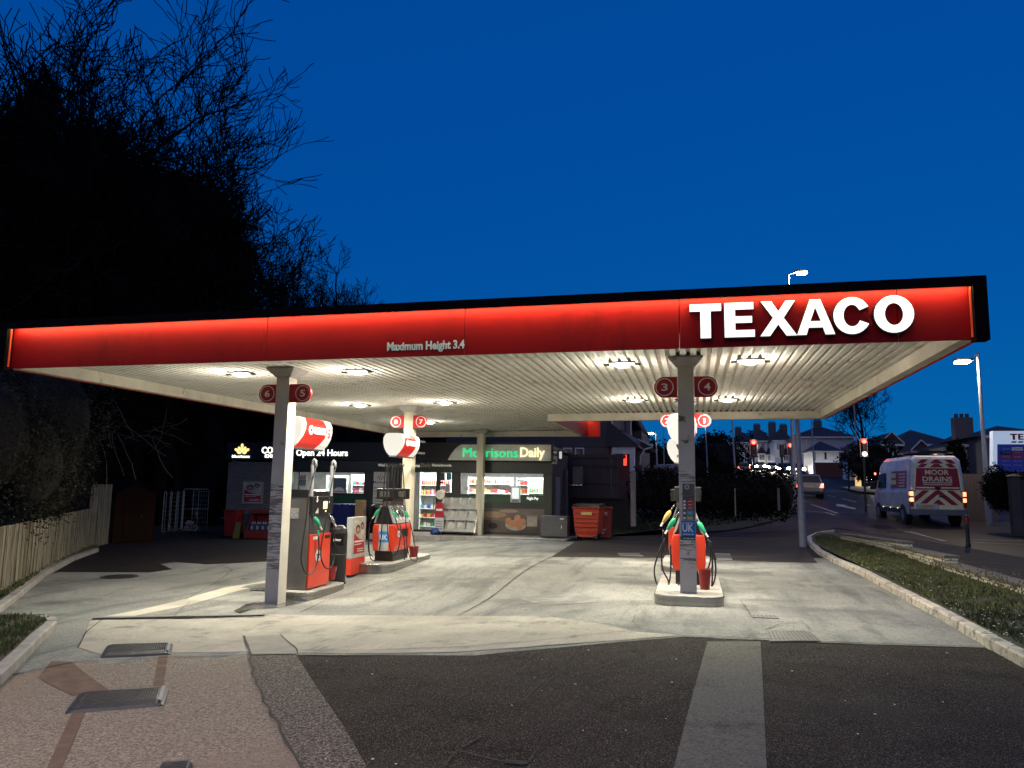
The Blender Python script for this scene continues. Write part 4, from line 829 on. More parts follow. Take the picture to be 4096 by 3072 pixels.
# egg and bread picture under the night window
EP = thing('food_picture_panel', 'window picture panel of a bowl of brown eggs, bread and a glass of milk', 'picture panel')
x0, z0 = S(1790, 2123); x1, z1 = S(2177, 2037)
MB().box(x0, x1, YS0-.016, YS0-.004, z0, z1).build('panel', mat('picture_table', (.16, .13, .11), .5, col2=(.06, .045, .04), scale=1.2, stretch=(.5, 1, 1)), EP)
def pic(name, cx, cy_, rx, rz, m, d, n=22): a = S(cx, cy_); b = S(cx+rx, cy_-rz); MB().prism(circ(a[0], a[1], b[0]-a[0], b[1]-a[1], n), YS0-.016-d, YS0-.0165).build(name, m, EP)
EG = mat('printed_egg', (.40, .17, .08), .5, col2=(.5, .24, .13), scale=6); CR = mat('printed_cream', (.42, .36, .28), .5)
pic('printed_board', 1960, 2062, 68, 17, mat('printed_bread', (.24, .13, .07), .5), .002); pic('printed_bread', 1975, 2058, 50, 11, mat('printed_crumb', (.34, .24, .15), .5), .003); pic('printed_bread', 2035, 2044, 40, 6, MATS['printed_crumb'], .0025)
pic('printed_cup', 1972, 2103, 19, 12, BLACK, .003); pic('printed_bowl', 2063, 2101, 42, 20, CR, .003); 
for i, (cx, cy_) in enumerate(((2070, 2073), (2034, 2084), (2068, 2085), (2091, 2088), (2052, 2097), (2077, 2104))): pic('printed_egg', cx, cy_, 13, 14, EG, .006+.002*i)
a, b = S(2107, 2107), S(2150, 2062); MB().box(a[0], b[0], YS0-.021, YS0-.0165, a[1], b[1]).build('printed_glass', mat('printed_glass', (.25, .23, .2), .5), EP); b = S(2148, 2068); MB().box(a[0]+.02, b[0], YS0-.025, YS0-.0215, a[1]+.03, b[1]).build('printed_milk', CR, EP)
# department board
BD = thing('department_board', 'white board with shop emblem and list of departments left of the door', 'notice board')
a, b = S(1492, 2013), S(1558, 1888); MB().box(a[0], b[0], YS0-.03, YS0-.004, a[1], b[1]).build('board', mat('board_white', (.55, .53, .48), .5), BD)
c = S(1524, 1910)
for dx, dz in ((0, .12), (-.07, .05), (.07, .05), (-.12, .0), (.12, .0), (0, 0), (-.05, -.06), (.05, -.06)): MB().prism(circ(c[0]+dx, c[1]+dz, .022, .035, 10), YS0-.033, YS0-.0305).build('emblem_petal', mat('emblem_brown', (.12, .10, .06), .6), BD)
a, b = S(1495, 1933), S(1548, 1933); text('Morrisons', (a[0], YS0-.031, a[1]), b[0]-a[0], .09, BLACK, BD, bold=.018, ext=.003)
for k, s in enumerate(('Fresh Foods', 'Hot Drinks', 'Fruit & Veg', 'Beers & Wines', 'Newspapers')):
    z = S(1500, 1951+k*13.5)[1]; MB().box(S(1492, 0)[0]+.0, S(1558, 0)[0], YS0-.0345, YS0-.0305, z-.075, z-.055).build('divider', BLACK, BD)
    a = S(1499, 1951+k*13.5); text(s, (a[0], YS0-.031, a[1]-.03), .05*len(s), .07, BLACK, BD, bold=.01, ext=.003)
# notices in the narrow window
for k, (p0, p1, q0, q1, m) in enumerate(((1758, 1780, 1892, 1922, mat('notice_darkgreen', (.02, .06, .05), .5)), (1786, 1806, 1892, 1920, mat('notice_teal', (.03, .22, .22), .5)), (1760, 1774, 1926, 1933, BLACK), (1782, 1800, 1936, 1968, mat('notice_grey', (.3, .32, .32), .5)))):
    a, b = S(p0, q1), S(p1, q0); tag(MB().box(a[0], b[0], YS0-.012, YS0-.004, a[1], b[1]).build('window_notice', m), ['black green notice in the narrow window left half', 'round cornered teal notice in the narrow window', 'small black notice low in the narrow window', 'grey paper notice at the bottom of the narrow window'][k], 'notice')
# interior stock
BT = [mat('stock_%d' % i, c, .4) for i, c in enumerate([(.45, .03, .03), (.03, .10, .35), (.5, .4, .1), (.05, .25, .08), (.6, .6, .55), (.35, .12, .04), (.05, .3, .4), (.5, .1, .2)])]
LIT = emis('fridge_light', (.9, 1, 1), 3.5)
proto = {}
def bottle(x, y, z, m, s=1):
    k = ('b', m.name)
    if k not in proto:
        me = MB().lathe([(0, 0), (.035, 0), (.037, .02), (.037, .15), (.014, .21), (.014, .25), (0, .25)], 8).build('bottle', m); proto[k] = me.data; D.objects.remove(me)
    o = D.objects.new('bottle', proto[k]); C.objects.link(o); o.location = (x, y, z); o.scale = (s, s, s); return o
def packet(x, y, z, m, s=1):
    k = ('p', m.name)
    if k not in proto:
        me = MB().box(-.07, .07, -.05, .05, 0, .17).build('packet', m, bev=.006); proto[k] = me.data; D.objects.remove(me)
    o = D.objects.new('packet', proto[k]); C.objects.link(o); o.location = (x, y, z); o.scale = (s, s, s*random.uniform(.7, 1.1)); return o
rng = random.Random(3)
def shelving(label, x0, x1, y, zs, kinds, glab, cab=True, zt__=None, z00=-.27, lit=True):
    t = thing('shelf_unit', label, 'shelves', (x0, y, 0)); w_ = x1-x0; zt_ = zt__ or zs[-1]+.42
    MB().box(0, w_, .42, .45, z00, zt_).build('back_panel', mat('shelf_white', (.7, .72, .7), .5), t)
    for s in (0, w_-.03): MB().box(s, s+.03, 0, .419, z00, zt_).build('side_panel', MATS['shelf_white'], t)
    for z in zs: MB().box(.031, w_-.031, .02, .418, z-.03, z).build('shelf', MATS['shelf_white'], t)
    if lit: MB().box(.05, w_-.05, .06, .12, zt_-.06, zt_-.03).build('light_tube', LIT, t)
    for z, (kind, ms) in zip(zs, kinds):
        x = x0+.09
        while x < x1-.07:
            m = BT[rng.choice(ms)]
            if kind == 'b': o = bottle(x, y+.12, z+.001, m, .95); x += .085
            else: o = packet(x, y+.12, z+.001, m, .9); x += .15
            o['group'] = glab; o['category'] = 'bottle' if kind == 'b' else 'packet'
            o['label'] = ('%s bottle standing %s' if kind == 'b' else '%s packet standing %s') % ({0: 'red', 1: 'dark blue', 2: 'yellow', 3: 'green', 4: 'white', 5: 'brown', 6: 'light blue', 7: 'pink'}[ms.index(BT.index(m)) if False else BT.index(m)], glab)
fx0, fx1 = DR[0]-.25, DR[1]+.1
shelving('tall lit drinks fridge seen through the glass shop door', fx0, fx1, 29.9, [-.05, .3, .65, 1.2, 1.6], [('p', [3, 6, 4]), ('p', [0, 4, 2]), ('p', [6, 1, 4]), ('b', [2, 4, 7]), ('b', [0, 5])], 'in the drinks fridge behind the shop door', zt__=2.25)
shelving('low lit shelves behind the left half of the night pay window', W2[0]-.1, W2[0]+1.7, 30.0, [.95, 1.32, 1.68], [('p', [0, 2, 5, 4]), ('p', [0, 7, 2, 4]), ('b', [0, 5, 2])], 'on the shelves at the left of the night window', zt__=1.95)
shelving('shelves of goods behind the middle of the night pay window', W2[0]+1.75, W2[0]+2.7, 30.6, [.95, 1.3, 1.65], [('p', [5, 2, 4]), ('b', [5, 0, 2]), ('p', [4, 0, 6])], 'on the middle shelves behind the night window', zt__=1.95)
shelving('wine shelves at the right end of the night pay window', W2[1]-.95, W2[1]-.25, 30.0, [.85, 1.35], [('b', [1, 4, 3]), ('b', [5, 2, 3])], 'on the wine shelves at the right of the night window', zt__=1.95)
shelving('shelves behind the left shop window', W1[0]+.7, W1[0]+1.7, 30.2, [.95, 1.4], [('p', [4, 5, 6]), ('b', [4, 5, 6])], 'on the shelves behind the left window', zt__=1.95)
shelving('bright shelves behind the right half of the left shop window', W1[1]-1.15, W1[1]-.25, 29.7, [1.25, 1.55], [('b', [4, 6, 7]), ('p', [4, 6, 0])], 'on the bright shelves at the right of the left window', zt__=1.98)
for (x0, x1), e in (((W1[0], W1[1]), 170), ((DR[0]-.3, NT[1]+.2), 120), ((W2[0], W2[1]), 280)):
    l = D.lights.new('ceiling_tube', 'AREA'); l.shape = 'RECTANGLE'; l.size = x1-x0; l.size_y = .8; l.energy = e; l.color = (.93, 1, .97)
    t = thing('shop_ceiling_light', ['long ceiling light inside the left shop window', 'ceiling light inside the shop door', 'long ceiling light above the night pay window'][0 if e == 170 else 1 if e == 120 else 2], 'ceiling light', ((x0+x1)/2, 29.6, 2.33))
    MB().box(-(x1-x0)/2+.1, (x1-x0)/2-.1, -.1, .1, -.04, .02).build('diffuser', emis('tube_white', (.95, 1, 1), 5), t)
    lo = D.objects.new('ceiling_tube', l); C.objects.link(lo); lo.parent = t; lo.location = (0, -.2, -.06)
# promo poster 'drink cool fruity' and the fan-shaped sticker in left window
t = thing('window_poster', 'pale poster reading drink cool fruity in the left shop window', 'poster'); a, b = S(1192, 1945), S(1226, 1900)
MB().box(a[0], b[0], YS0-.012, YS0-.004, a[1], b[1]).build('paper', mat('paper_pale', (.5, .52, .5), .5), t)
for k, s in enumerate(('DRINK', 'cool', 'fruity')): q = S(1196, 1916+k*12); text(s, (q[0], YS0-.0125, q[1]), .32, .10, RED if k == 0 else BLACK, t, bold=.018, ext=.002)
t = thing('window_screen', 'grey blue screen panel with a white half round badge in the left shop window', 'screen panel'); a, b = S(1325, 1972), S(1386, 1912)
MB().box(a[0], b[0], YS0-.012, YS0-.004, a[1], b[1]).build('panel', mat('screen_blue', (.12, .17, .19), .5), t); c = S(1356, 1971); MB().prism([(c[0]+.26*math.cos(u), c[1]+.22*math.sin(u)) for u in [i*math.pi/12 for i in range(13)]], YS0-.016, YS0-.0125).build('badge', WHITE, t); MB().box(c[0]-.25, c[0]+.25, YS0-.018, YS0-.0165, c[1]+.04, c[1]+.07).build('red_stripe', RED, t)
# menu card in front of hatch, till hatch
t = thing('pay_hatch', 'white framed night pay hatch hanging over the green band of the window', 'pay hatch'); a, b = S(2043, 2009), S(2083, 1946)
MB().box(a[0], b[0], YS0-.06, YS0-.013, a[1], b[1]).build('frame', mat('hatch_white', (.6, .62, .6), .4), t); MB().box(a[0]+.05, b[0]-.05, YS0-.065, YS0-.0605, a[1]+.14, b[1]-.05).build('lit_face', emis('hatch_lit', (.85, 1, .95), .6), t); MB().box(a[0]+.05, b[0]-.05, YS0-.068, YS0-.0605, a[1]+.02, a[1]+.11).build('tray', STEEL, t)
# pavement and kerb in front of the shop
q = [P(1700, 2156), P(2300, 2168)]; yk = 26.6; zk = gz(-7.5, 26.6)
mb = MB()
for i in range(8):
    a = -11.6+.91*i; mb.box(a+.004, a+.906, yk, yk+.15, zk-.1, zk+.115)
o = mb.build('kerb', KERBG, bev=.01); o['kind'] = 'structure'
MB().box(-11.6, -4.33, yk+.151, YS0+.3, zk-.15, zk+.105).build('shop_pavement', mat('shop_paving', (.26, .24, .2), .8, col2=(.17, .16, .14), scale=1.5, bump=.4, bscale=30))['kind'] = 'structure'
ZP = zk+.106
# stainless compartment display
t = thing('display_rack', 'stainless steel display rack of twelve sloping compartments on castors outside the shop', 'display rack', (S(1757, 2000, 27.5)[0], 27.3, ZP))
wd = S(1905, 2000, 27.5)[0]-t.location.x; STB = mat('bright_steel', (.72, .72, .68), .25, .45)
for s in (0, wd): MB().prism([(0, .08), (.95, .08), (.95, 1.33), (.62, 1.33)], s-.012, s+.012, 'x').build('side_panel', STB, t)
for r_ in range(3):
    for c_ in range(4):
        x0, x1 = .015+c_*(wd-.03)/4, .015+(c_+1)*(wd-.03)/4-.012; yb, zb = .02+r_*.21, .12+r_*.40; mb = MB(); pr = []
        for i in range(9): u = i/8; pr.append((yb+.02+.30*u**1.6, zb+.06+.34*u-.10*math.sin(u*math.pi)))
        mb.add([(x0, a, b) for a, b in pr]+[((x0+x1)/2, a+.05, b-.02) for a, b in pr]+[(x1, a, b) for a, b in pr], [(i+9*k, i+1+9*k, i+10+9*k, i+9+9*k) for k in (0, 1) for i in range(8)])
        o = mb.build('compartment', STB, t, smooth=True, fix=False); MB().box(x0, x1, yb, yb+.012, zb, zb+.10).build('front_lip', STB, o); MB().box(x1+.001, x1+.011, yb, yb+.3, zb, zb+.42).build('divider', STB, o)
MB().box(0, wd, .955, .97, .08, 1.33).build('back_panel', STB, t); MB().box(.02, wd-.02, .03, .94, .07, .1).build('base', DGREY, t)
for sx_ in (.08, wd-.08):
    for sy in (.1, .85): MB().cyl((sx_-.02, sy, .035), (sx_+.02, sy, .035), .035, n=12).build('castor', BLACK, t)
# round topped promo signs by the door
t = thing('round_sign', 'round cream sign on a post left of the steel display rack', 'sign', (S(1761, 1962, 27.2)[0], 27.2, ZP))
MB().prism(circ(0, 2.09+.0-ZP*0-.64, .17, n=24), -.02, .02).build('disc', mat('cream_disc', (.6, .58, .48), .5), t); MB().cyl((0, .03, .0), (0, .03, 1.4), .015, n=8).build('post', DGREY, t)
MB().tube([(.05*math.cos(u), -.024, 1.45+.07*math.sin(u)) for u in [i*.6 for i in range(9)]], .006, 5).build('symbol', mat('symbol_green', (.02, .12, .06), .5), t)
t = thing('arch_sign', 'red arched lottery style board standing beside the shop door', 'sign', (S(1762, 2010, 27.25)[0], 27.15, ZP))
MB().prism([(-.17, .62), (.17, .62)]+[(.17*math.cos(u), 1.02+.17*math.sin(u)) for u in [i*math.pi/12 for i in range(13)]], -.015, .015).build('red_head', mat('arch_red', (.35, .02, .03), .4), t); MB().box(-.17, .17, -.014, .014, .12, .618).build('white_body', mat('arch_white', (.5, .5, .5), .5), t)
mb = MB()
for k in range(4): mb.box(-.13, .13, -.0165, -.0145, .2+k*.09, .235+k*.09)
mb.build('text_lines', mat('line_grey', (.15, .15, .2), .5), t); MB().box(-.12, .12, -.0185, -.0155, .86, .94).build('banner', WHITE, t)
for s in (-1, 1): MB().box(s*.14-.02, s*.14+.02, -.1, .1, 0, .12).build('foot', BLACK, t)
tag(MB().lathe([(0, 0), (.17, .02), (.2, .12), (.12, .24), (0, .26)], 16, c=(S(1745, 2128, 27.3)[0], 27.2, ZP)).build('blue_bag', mat('bag_blue', (.02, .05, .22), .5), smooth=True), 'dark blue rounded bag lying at the foot of the steel display rack', 'bag')
# cabinet
a = S(2165, 2148, 27.5); b = S(2272, 2066, 27.5); t = thing('meter_cabinet', 'dark grey steel cabinet on the kerb at the right end of the shop', 'cabinet', (a[0], 27.35, ZP)); w_, h_ = b[0]-a[0], b[1]-a[1]+.02
CAB = mat('cabinet_grey', (.085, .085, .09), .5); MB().box(0, w_, 0, .6, .03, h_).build('body', CAB, t, bev=.01); MB().box(.03, w_-.08, -.018, -.002, .06, h_-.04).build('door', mat('cabinet_door', (.10, .10, .105), .45), t, bev=.006)
MB().box(w_-.22, w_-.19, -.035, -.019, h_*.45, h_*.58).build('handle', WHITE, t); MB().box(w_-.26, w_-.12, -.022, -.019, h_-.11, h_-.07).build('label', WHITE, t)
# side door, post, AC unit, fence, lamp and speaker
t = thing('side_door', 'plain grey door on the right hand side of the shop', 'door'); y0 = 29.1; MB().box(-5.195, -5.165, y0, y0+1.1, -.2, 1.98).build('leaf', mat('door_grey', (.16, .16, .18), .5), t, bev=.004); MB().box(-5.16, -5.13, y0+.95, y0+1.0, .8, .95).build('handle', STEEL, t)
MB().box(-5.195, -5.15, y0-.08, y0-.005, -.2, 2.06).build('frame', mat('door_frame', (.10, .10, .115), .5), t)
tag(MB().box(-5.195, -5.06, y0+1.9, y0+2.3, -.25, 2.3).build('boarded_pier', mat('pier_grey', (.09, .08, .09), .7)), 'grey boarded pier between the side door and the air conditioner', 'pier')
a = S(2243, 1935, 31); tag(MB().box(a[0], a[0]+.27, 30.9, 30.93, a[1], a[1]+.1).build('warning_plate', mat('plate_red', (.28, .02, .02), .5)), 'small red warning plate fixed on the boarded pier', 'sign')
a = S(2290, 1937, 31.6); t = thing('air_conditioner', 'slatted outdoor air conditioning unit on a bracket behind the shop corner', 'air conditioner', (a[0], 31.6, a[1]))
MB().box(0, .38, 0, .35, 0, .72).build('casing', mat('ac_dark', (.10, .09, .09), .5), t, bev=.01); mb = MB()
for k in range(14): mb.box(.03, .28, -.012, -.002, .05+k*.046, .07+k*.046)
mb.build('grille', mat('ac_grille', (.20, .18, .16), .5), t); MB().box(-.7, .4, .0, .3, -.05, -.01).build('bracket', STEEL, t)
t = thing('loudspeaker', 'small cream boxed loudspeaker beside the lit sign panel', 'loudspeaker'); a = S(2209, 1856); MB().box(a[0]+.0, a[0]+.19, YS0-.1, YS0+.05, a[1], a[1]+.30).build('box', mat('speaker_cream', (.28, .26, .2), .6), t, bev=.01); MB().prism(circ(a[0]+.095, a[1]+.12, .05, n=16), YS0-.108, YS0-.1005).build('cone', BLACK, t)
t = thing('security_camera', 'white dome security camera above the loudspeaker', 'camera'); a = S(2215, 1810); MB().lathe([(0, -.06), (.05, -.045), (.07, 0), (.07, .05), (0, .05)], 14, c=(a[0]+.07, YS0-.03, a[1])).build('dome', WHITE, t, smooth=True); MB().box(a[0]-.05, a[0]+.07, YS0-.05, YS0-.01, a[1]+.051, a[1]+.07).build('arm', DGREY, t)
t = thing('bulkhead_light', 'small white bulkhead lamp on the dark wall right of the sign', 'wall lamp'); a = S(2238, 1835, 29.3); MB().box(a[0], a[0]+.09, 29.2, 29.32, a[1], a[1]+.28).build('lens', emis('bulkhead', (1, .97, .9), .5), t, bev=.02); MB().box(a[0]-.02, a[0]+.11, 29.325, 29.36, a[1]-.03, a[1]+.31).build('base', BLACK, t)
# items stacked before the left window
def crate_pile(t, n, m, x, y, w_, d_, h_):
    for i in range(n): MB().box(x, x+w_, y, y+d_, i*h_, (i+1)*h_-.01).build('slab', m, t, bev=.01)
a = S(1330, 2030, 27.6)
t = thing('blue_bunker', 'dark blue plastic storage bunker with ribbed lid under the left shop window', 'storage box', (a[0]-.1, 27.5, ZP)); MB().box(0, 1.35, 0, .7, 0, .88).build('body', mat('bunker_blue', (.008, .014, .10), .4), t, bev=.03)
mb = MB()
for k in range(6): mb.box(.05+k*.215, .21+k*.215, -.02, .72, .885, 1.02)
mb.build('ribbed_lid', mat('bunker_lid', (.012, .02, .16), .4), t, bev=.02)
a = S(1428, 2060, 27.4); tag(MB().box(a[0], a[0]+.32, 27.2, 27.5, ZP, 1.0).build('cardboard_box', mat('cardboard', (.30, .19, .09), .8), bev=.006), 'brown cardboard box standing beside the blue bunker', 'box')
a = S(1497, 2080, 27.4); t = thing('round_bin', 'tall black round bin below the department board', 'bin', (a[0]+.1, 27.5, ZP)); MB().lathe([(.2, 0), (.26, .9), (.27, .92)], 20).build('body', BLACK, t, smooth=True); MB().lathe([(.28, .921), (.26, 1.0), (.15, 1.06), (0, 1.07)], 20).build('lid', DGREY, t, smooth=True)
for k in range(9):
    a = S(1290+18*(k % 3), 2090, 26.9); o = MB().loft([[(x*s_, y*s_, z) for x, y in ((-.2, -.14), (.2, -.14), (.2, .14), (-.2, .14))] for z, s_ in ((0, .85), (.03, 1), (.10, 1), (.13, .8))]).build('coal_sack', mat('sack_black', (.03, .03, .03), .3, bump=.6), bev=.02)
    o.location = (a[0]-.1, 27.0+random.uniform(-.03, .03), ZP+(k//3)*.131); tag(o, 'dark plastic sack %s of its pile before the blue bunker' % ['in the left stack bottom', 'in the middle stack bottom', 'in the right stack bottom', 'in the left stack middle', 'in the middle stack centre', 'in the right stack middle', 'topmost on the left stack', 'topmost on the middle stack', 'topmost on the right stack'][k], 'sack', 'sacks piled before the blue bunker')
# poster on the brick wall
t = thing('wall_poster', 'framed poster of laughing people on the brick wall at left', 'poster'); a, b = S(968, 2015), S(1057, 1925); MB().box(a[0], b[0], YS0-.04, YS0-.005, a[1], b[1]).build('frame', mat('poster_frame', (.3, .29, .27), .5), t, bev=.006)
family_poster(t, lambda u, v, d: (a[0]+.05+u*(b[0]-a[0]-.1), YS0-.041-d, a[1]+.05+v*(b[1]-a[1]-.1)), .8, .8)
# red display bench with bottle packs, red bin, yellow floor sign
y_ = 27.6; a = AY(982, 2138, y_); b = AY(1120, 2130, y_); za = gz(a.x, y_)
t = thing('display_bench', 'dark red two tier display bench carrying bottle packs against the brick wall', 'display bench', (a.x, y_, za)); w_ = b.x-a.x; RD = mat('bench_red', (.20, .02, .015), .6)
MB().box(0, w_, -.15, .6, 0, .30).build('lower_tier', RD, t, bev=.02); MB().box(.25, w_, .42, .62, .30, .95).build('back_panel', RD, t, bev=.02); MB().box(.05, w_, .1, .62, .951, 1.10).build('upper_tier', RD, t, bev=.02); MB().prism([(-.1, .3), (.6, .3), (.6, .95), (.3, .95)], .05, .12, 'x').build('side_panel', RD, t)
WB = mat('pack_white', (.35, .38, .42), .5); BB_ = mat('pack_blue', (.03, .05, .16), .5)
for k in range(7):
    g = thing('bottle_pack', 'pack of screenwash bottles, %s from the left on the red bench' % ['first', 'second', 'third', 'fourth', 'fifth', 'sixth', 'seventh'][k], 'bottle pack', (a.x+.32+k*.24, y_+.02, za+.301), group='bottle packs on the red bench')
    MB().box(-.10, .10, -.08, .12, 0, .26).build('wrap', BB_, g, bev=.02); MB().box(-.08, .03, -.086, -.081, .04, .18).build('label', WB, g)
    for i in (-1, 1): MB().cyl((i*.05, 0, .26), (i*.05, 0, .34), .04, .015, n=8).build('bottle_top', WB, g)
def wheelie(name, p, w_, d_, h_, m, label, rz=0, lid=None):
    t = thing(name, label, 'wheelie bin', p, rz)
    MB().loft([[(x*w_*s, y*d_*s, z) for x, y in ((-.5, -.5), (.5, -.5), (.5, .5), (-.5, .5))] for z, s in ((.06, .82), (h_*.93, 1), (h_*.94, 1.06), (h_*.97, 1.06))]).build('body', m, t, bev=.01)
    MB().loft([[(x*w_*1.1, y*d_*1.1, z) for x, y in ((-.5, -.5), (.5, -.5), (.5, .5), (-.5, .5))] for z in (h_*.972, h_)]).build('lid', lid or m, t, bev=.015)
    for s in (-1, 1): MB().cyl((s*w_*.45-.03, d_*.38, .09), (s*w_*.45+.03, d_*.38, .09), .09, n=14).build('wheel', BLACK, t)
    return t
RBn = mat('bin_red', (.24, .015, .012), .5)
a = AY(932, 2136, 27.8); wheelie('wheelie_bin', (a.x, 27.8, gz(a.x, 27.8)), .55, .6, 1.08, RBn, 'dark red wheelie bin left of the display bench by the brick wall')
a = AY(957, 2136, 27.4); tag(MB().prism([(-.16, 0), (.10, 0), (.16, .62), (-.02, .62)], -.03, .03).build('floor_sign', mat('sign_olive', (.16, .16, .04), .6)), 'dull yellow folding floor sign leaning beside the dark red wheelie bin', 'floor sign').location = (a.x, 27.2, gz(a.x, 27.2))
# big orange-red communal bin and second red bin
a = AY(2312, 2152, 27.2); zc = gz(-4, 27.2); ORG = mat('bin_orange_red', (.46, .045, .018), .5, col2=(.34, .032, .012), scale=2, spots=[(5, .6, .75, (.22, .03, .01), 7)])
t = thing('communal_bin', 'large orange red four wheeled bin right of the grey cabinet', 'waste bin', ((AY(2300, 2100, 27.2).x+AY(2402, 2100, 27.2).x)/2, 27.4, zc), R(-6)); w_ = .46
MB().loft([[(x*w_*s, y*.42*s+.05, z) for x, y in ((-1, -1), (1, -1), (1, 1), (-1, 1))] for z, s in ((.20, .84), (.32, .9), (.34, .9), (1.06, 1.02), (1.10, 1.1), (1.13, 1.1))]).build('body', ORG, t, bev=.015)
mb = MB()
for z in (.45, .6, .74, .92): mb.box(-w_*.9, w_*.9, -.40-.02*z, -.30, z, z+.025)
mb.build('ribs', ORG, t, bev=.008); MB().prism([(-.42, 1.131), (.5, 1.131), (.42, 1.25), (-.3, 1.22)], -w_*1.08, w_*1.08, 'x').build('lid', mat('lid_dark', (.05, .015, .01), .5), t, bev=.01)
MB().box(-.16, .22, -.43, -.415, .86, .97).build('label', mat('label_yellow', (.55, .42, .15), .6), t); MB().prism([(-.25, .11), (.25, .11), (.35, .20), (-.35, .20)], -.36, .36).build('chassis', ORG, t)
for sx_ in (-.34, .34):
    for sy in (-.28, .34): o = MB().cyl((sx_-.025, sy, .08), (sx_+.025, sy, .08), .08, n=14).build('wheel', BLACK, t); MB().box(sx_-.035, sx_+.035, sy-.03, sy+.03, .09, .2).build('castor_fork', STEEL, o)
t = wheelie('wheelie_bin', (AY(2412, 2140, 28.2).x, 28.3, gz(-3, 28.2)-.02), .62, .6, 1.15, RBn, 'dark red bin with white waste lettering behind the orange red bin'); text('WASTE', (-.22, -.31, .86), .40, .11, WHITE, t, bold=.018, ext=.004)
MB().box(-.1, .12, -.30, -.285, .32, .38).build('label', WB, t); MB().box(-.14, .06, -.295, -.28, .2, .27).build('label', WB, t)
# timber fence behind the bins
def board_fence(name, p0, p1, z0f, z1f, y_gap, m, label, bw=.14, rails=()):
    t = thing(name, label, 'fence', tuple(p0)); v = Vector(p1)-Vector(p0); v.z = 0; L = v.length; u = v/L; nrm = Vector((u.y, -u.x, 0)); n = int(L/bw); mb = MB()
    for i in range(n):
        s = (i+.5)*bw; c = u*s; x, y = p0[0]+c.x, p0[1]+c.y; z0, z1 = z0f(x, y, s/L)-p0[2], z1f(x, y, s/L)-p0[2]+random.uniform(-.01, .01); off = random.uniform(-.006, .006)+(.012 if i % 2 else 0)
        M = Matrix.Translation(c+nrm*off) @ Matrix.Rotation(math.atan2(u.y, u.x), 4, 'Z') @ Matrix.Rotation(random.uniform(-.008, .008), 4, 'Y'); mb.box(-bw/2+.004, bw/2-.004, -.011, .011, z0, z1, M)
    mb.build('boards', m, t); return t, u, nrm, L
a, b = AY(2268, 1975, 32.5), AY(2492, 1980, 32.5)
t, u, nrm, L = board_fence('timber_fence', Vector((a.x, 32.5, 1.2)), Vector((b.x, 32.5, 1.2)), lambda x, y, s: 1.15, lambda x, y, s: AY(2400, 1818, 32.5).z, 0, WOODD, 'dark close boarded timber fence behind the bins and shop corner', .17)
for z in (1.45, 2.72-1.2+.0, .75): MB().box(0, L, -.06, -.03, z-.2, z-.12).build('rail', WOODD, t)
MB().box(-.3, L+.1, -.05, .3, 1.62, 1.76).build('capping', WOODD, t)
tag(MB().box(a.x-.5, b.x+.2, 32.6, 33.0, -.5, 1.15).build('retaining_wall', mat('dark_retaining', (.02, .016, .014), .9)), 'dark low retaining wall under the timber fence', 'wall')
# concrete post and thin posts
for px, pt, pb, y, wd_, lab in ((2532, 1885, 2082, 27.0, .17, 'broad grey timber post standing on the grass bank right of the bins'), (2940, 1955, 2040, 27.5, .045, 'thin wooden post in front of the dark hedge, left one'), (3114, 1955, 2020, 29.5, .085, 'short wooden post at the right end of the dark hedge')):
    a, b = AY(px, pt, y), AY(px, pb, y); tag(MB().prism([(a.x-wd_/2, b.z-.2), (a.x+wd_/2, b.z-.2), (a.x+wd_/2, a.z), (a.x, a.z+.03), (a.x-wd_/2, a.z)], y, y+wd_).build('timber_post', WOODP, bev=.005), lab, 'post')
# ------------------------------------------------------------------ left side: fence, shed, roll cages
fa, fb, fc = P(0, 2378), P(345, 2200), P(432, 2176)
u0 = (fb-fa).normalized(); fa2 = fa-u0*3.2
def ztop(q, px, py): return AY(px, py, q.y).z
za_, zb__ = ztop(fa, 0, 2102), ztop(fb, 345, 2033)
L0 = (fb-fa).length; La = (fb-fa2).length
t, u, nrm, L = board_fence('timber_fence', fa2, fb, lambda x, y, s: gz(x, y)+.10, lambda x, y, s: za_+(zb__-za_)*((s*La-3.2)/L0), 0, WOODF, 'weathered pale vertical board fence along the left kerb', .165)
MB().bar(Vector((0, 0, .05))-nrm*.0+nrm*.03, u*L+Vector((0, 0, fb.z-fa2.z+.05))+nrm*.03, .04, .15).build('gravel_board', WOODF, t)
MB().bar(Vector((0, 0, .95))-nrm*.05, u*L+Vector((0, 0, zb__-fa2.z-.12))-nrm*.05, .05, .08).build('rear_rail', WOODF, t)
zc_ = ztop(fb, 345, 1938)
t, u, nrm, L = board_fence('timber_fence', fb+u0*.05, fc, lambda x, y, s: gz(x, y)+.02, lambda x, y, s: zc_, 0, WOODF, 'taller weathered board fence section beyond the low fence', .165)
t, u, nrm, L = board_fence('timber_fence', fb-u0*.3+Vector((-1.2, .4, 0)), fb+Vector((-.1, .2, 0)), lambda x, y, s: gz(x, y), lambda x, y, s: zc_, 0, WOODD, 'short dark return panel behind the step in the left fence', .125)
a, b = P(448, 2173), P(612, 2166); y_ = (a.y+b.y)/2; c = AY(530, 1928, y_); e = AY(450, 1968, a.y); SHD = mat('shed_brown', (.022, .010, .006), .9, spec=.05, col2=(.016, .008, .004), scale=2, stretch=(8, 1, .5))
t = thing('garden_shed', 'small brown apex roofed timber shed beyond the end of the left fence', 'shed', (a.x, a.y, a.z), math.atan2(b.y-a.y, b.x-a.x)); w_ = math.hypot(b.x-a.x, b.y-a.y); he, ha = e.z-a.z, c.z-a.z
MB().prism([(0, 0), (w_, 0), (w_, he), (w_/2, ha-.04), (0, he)], 0, 2.0).build('walls', SHD, t)
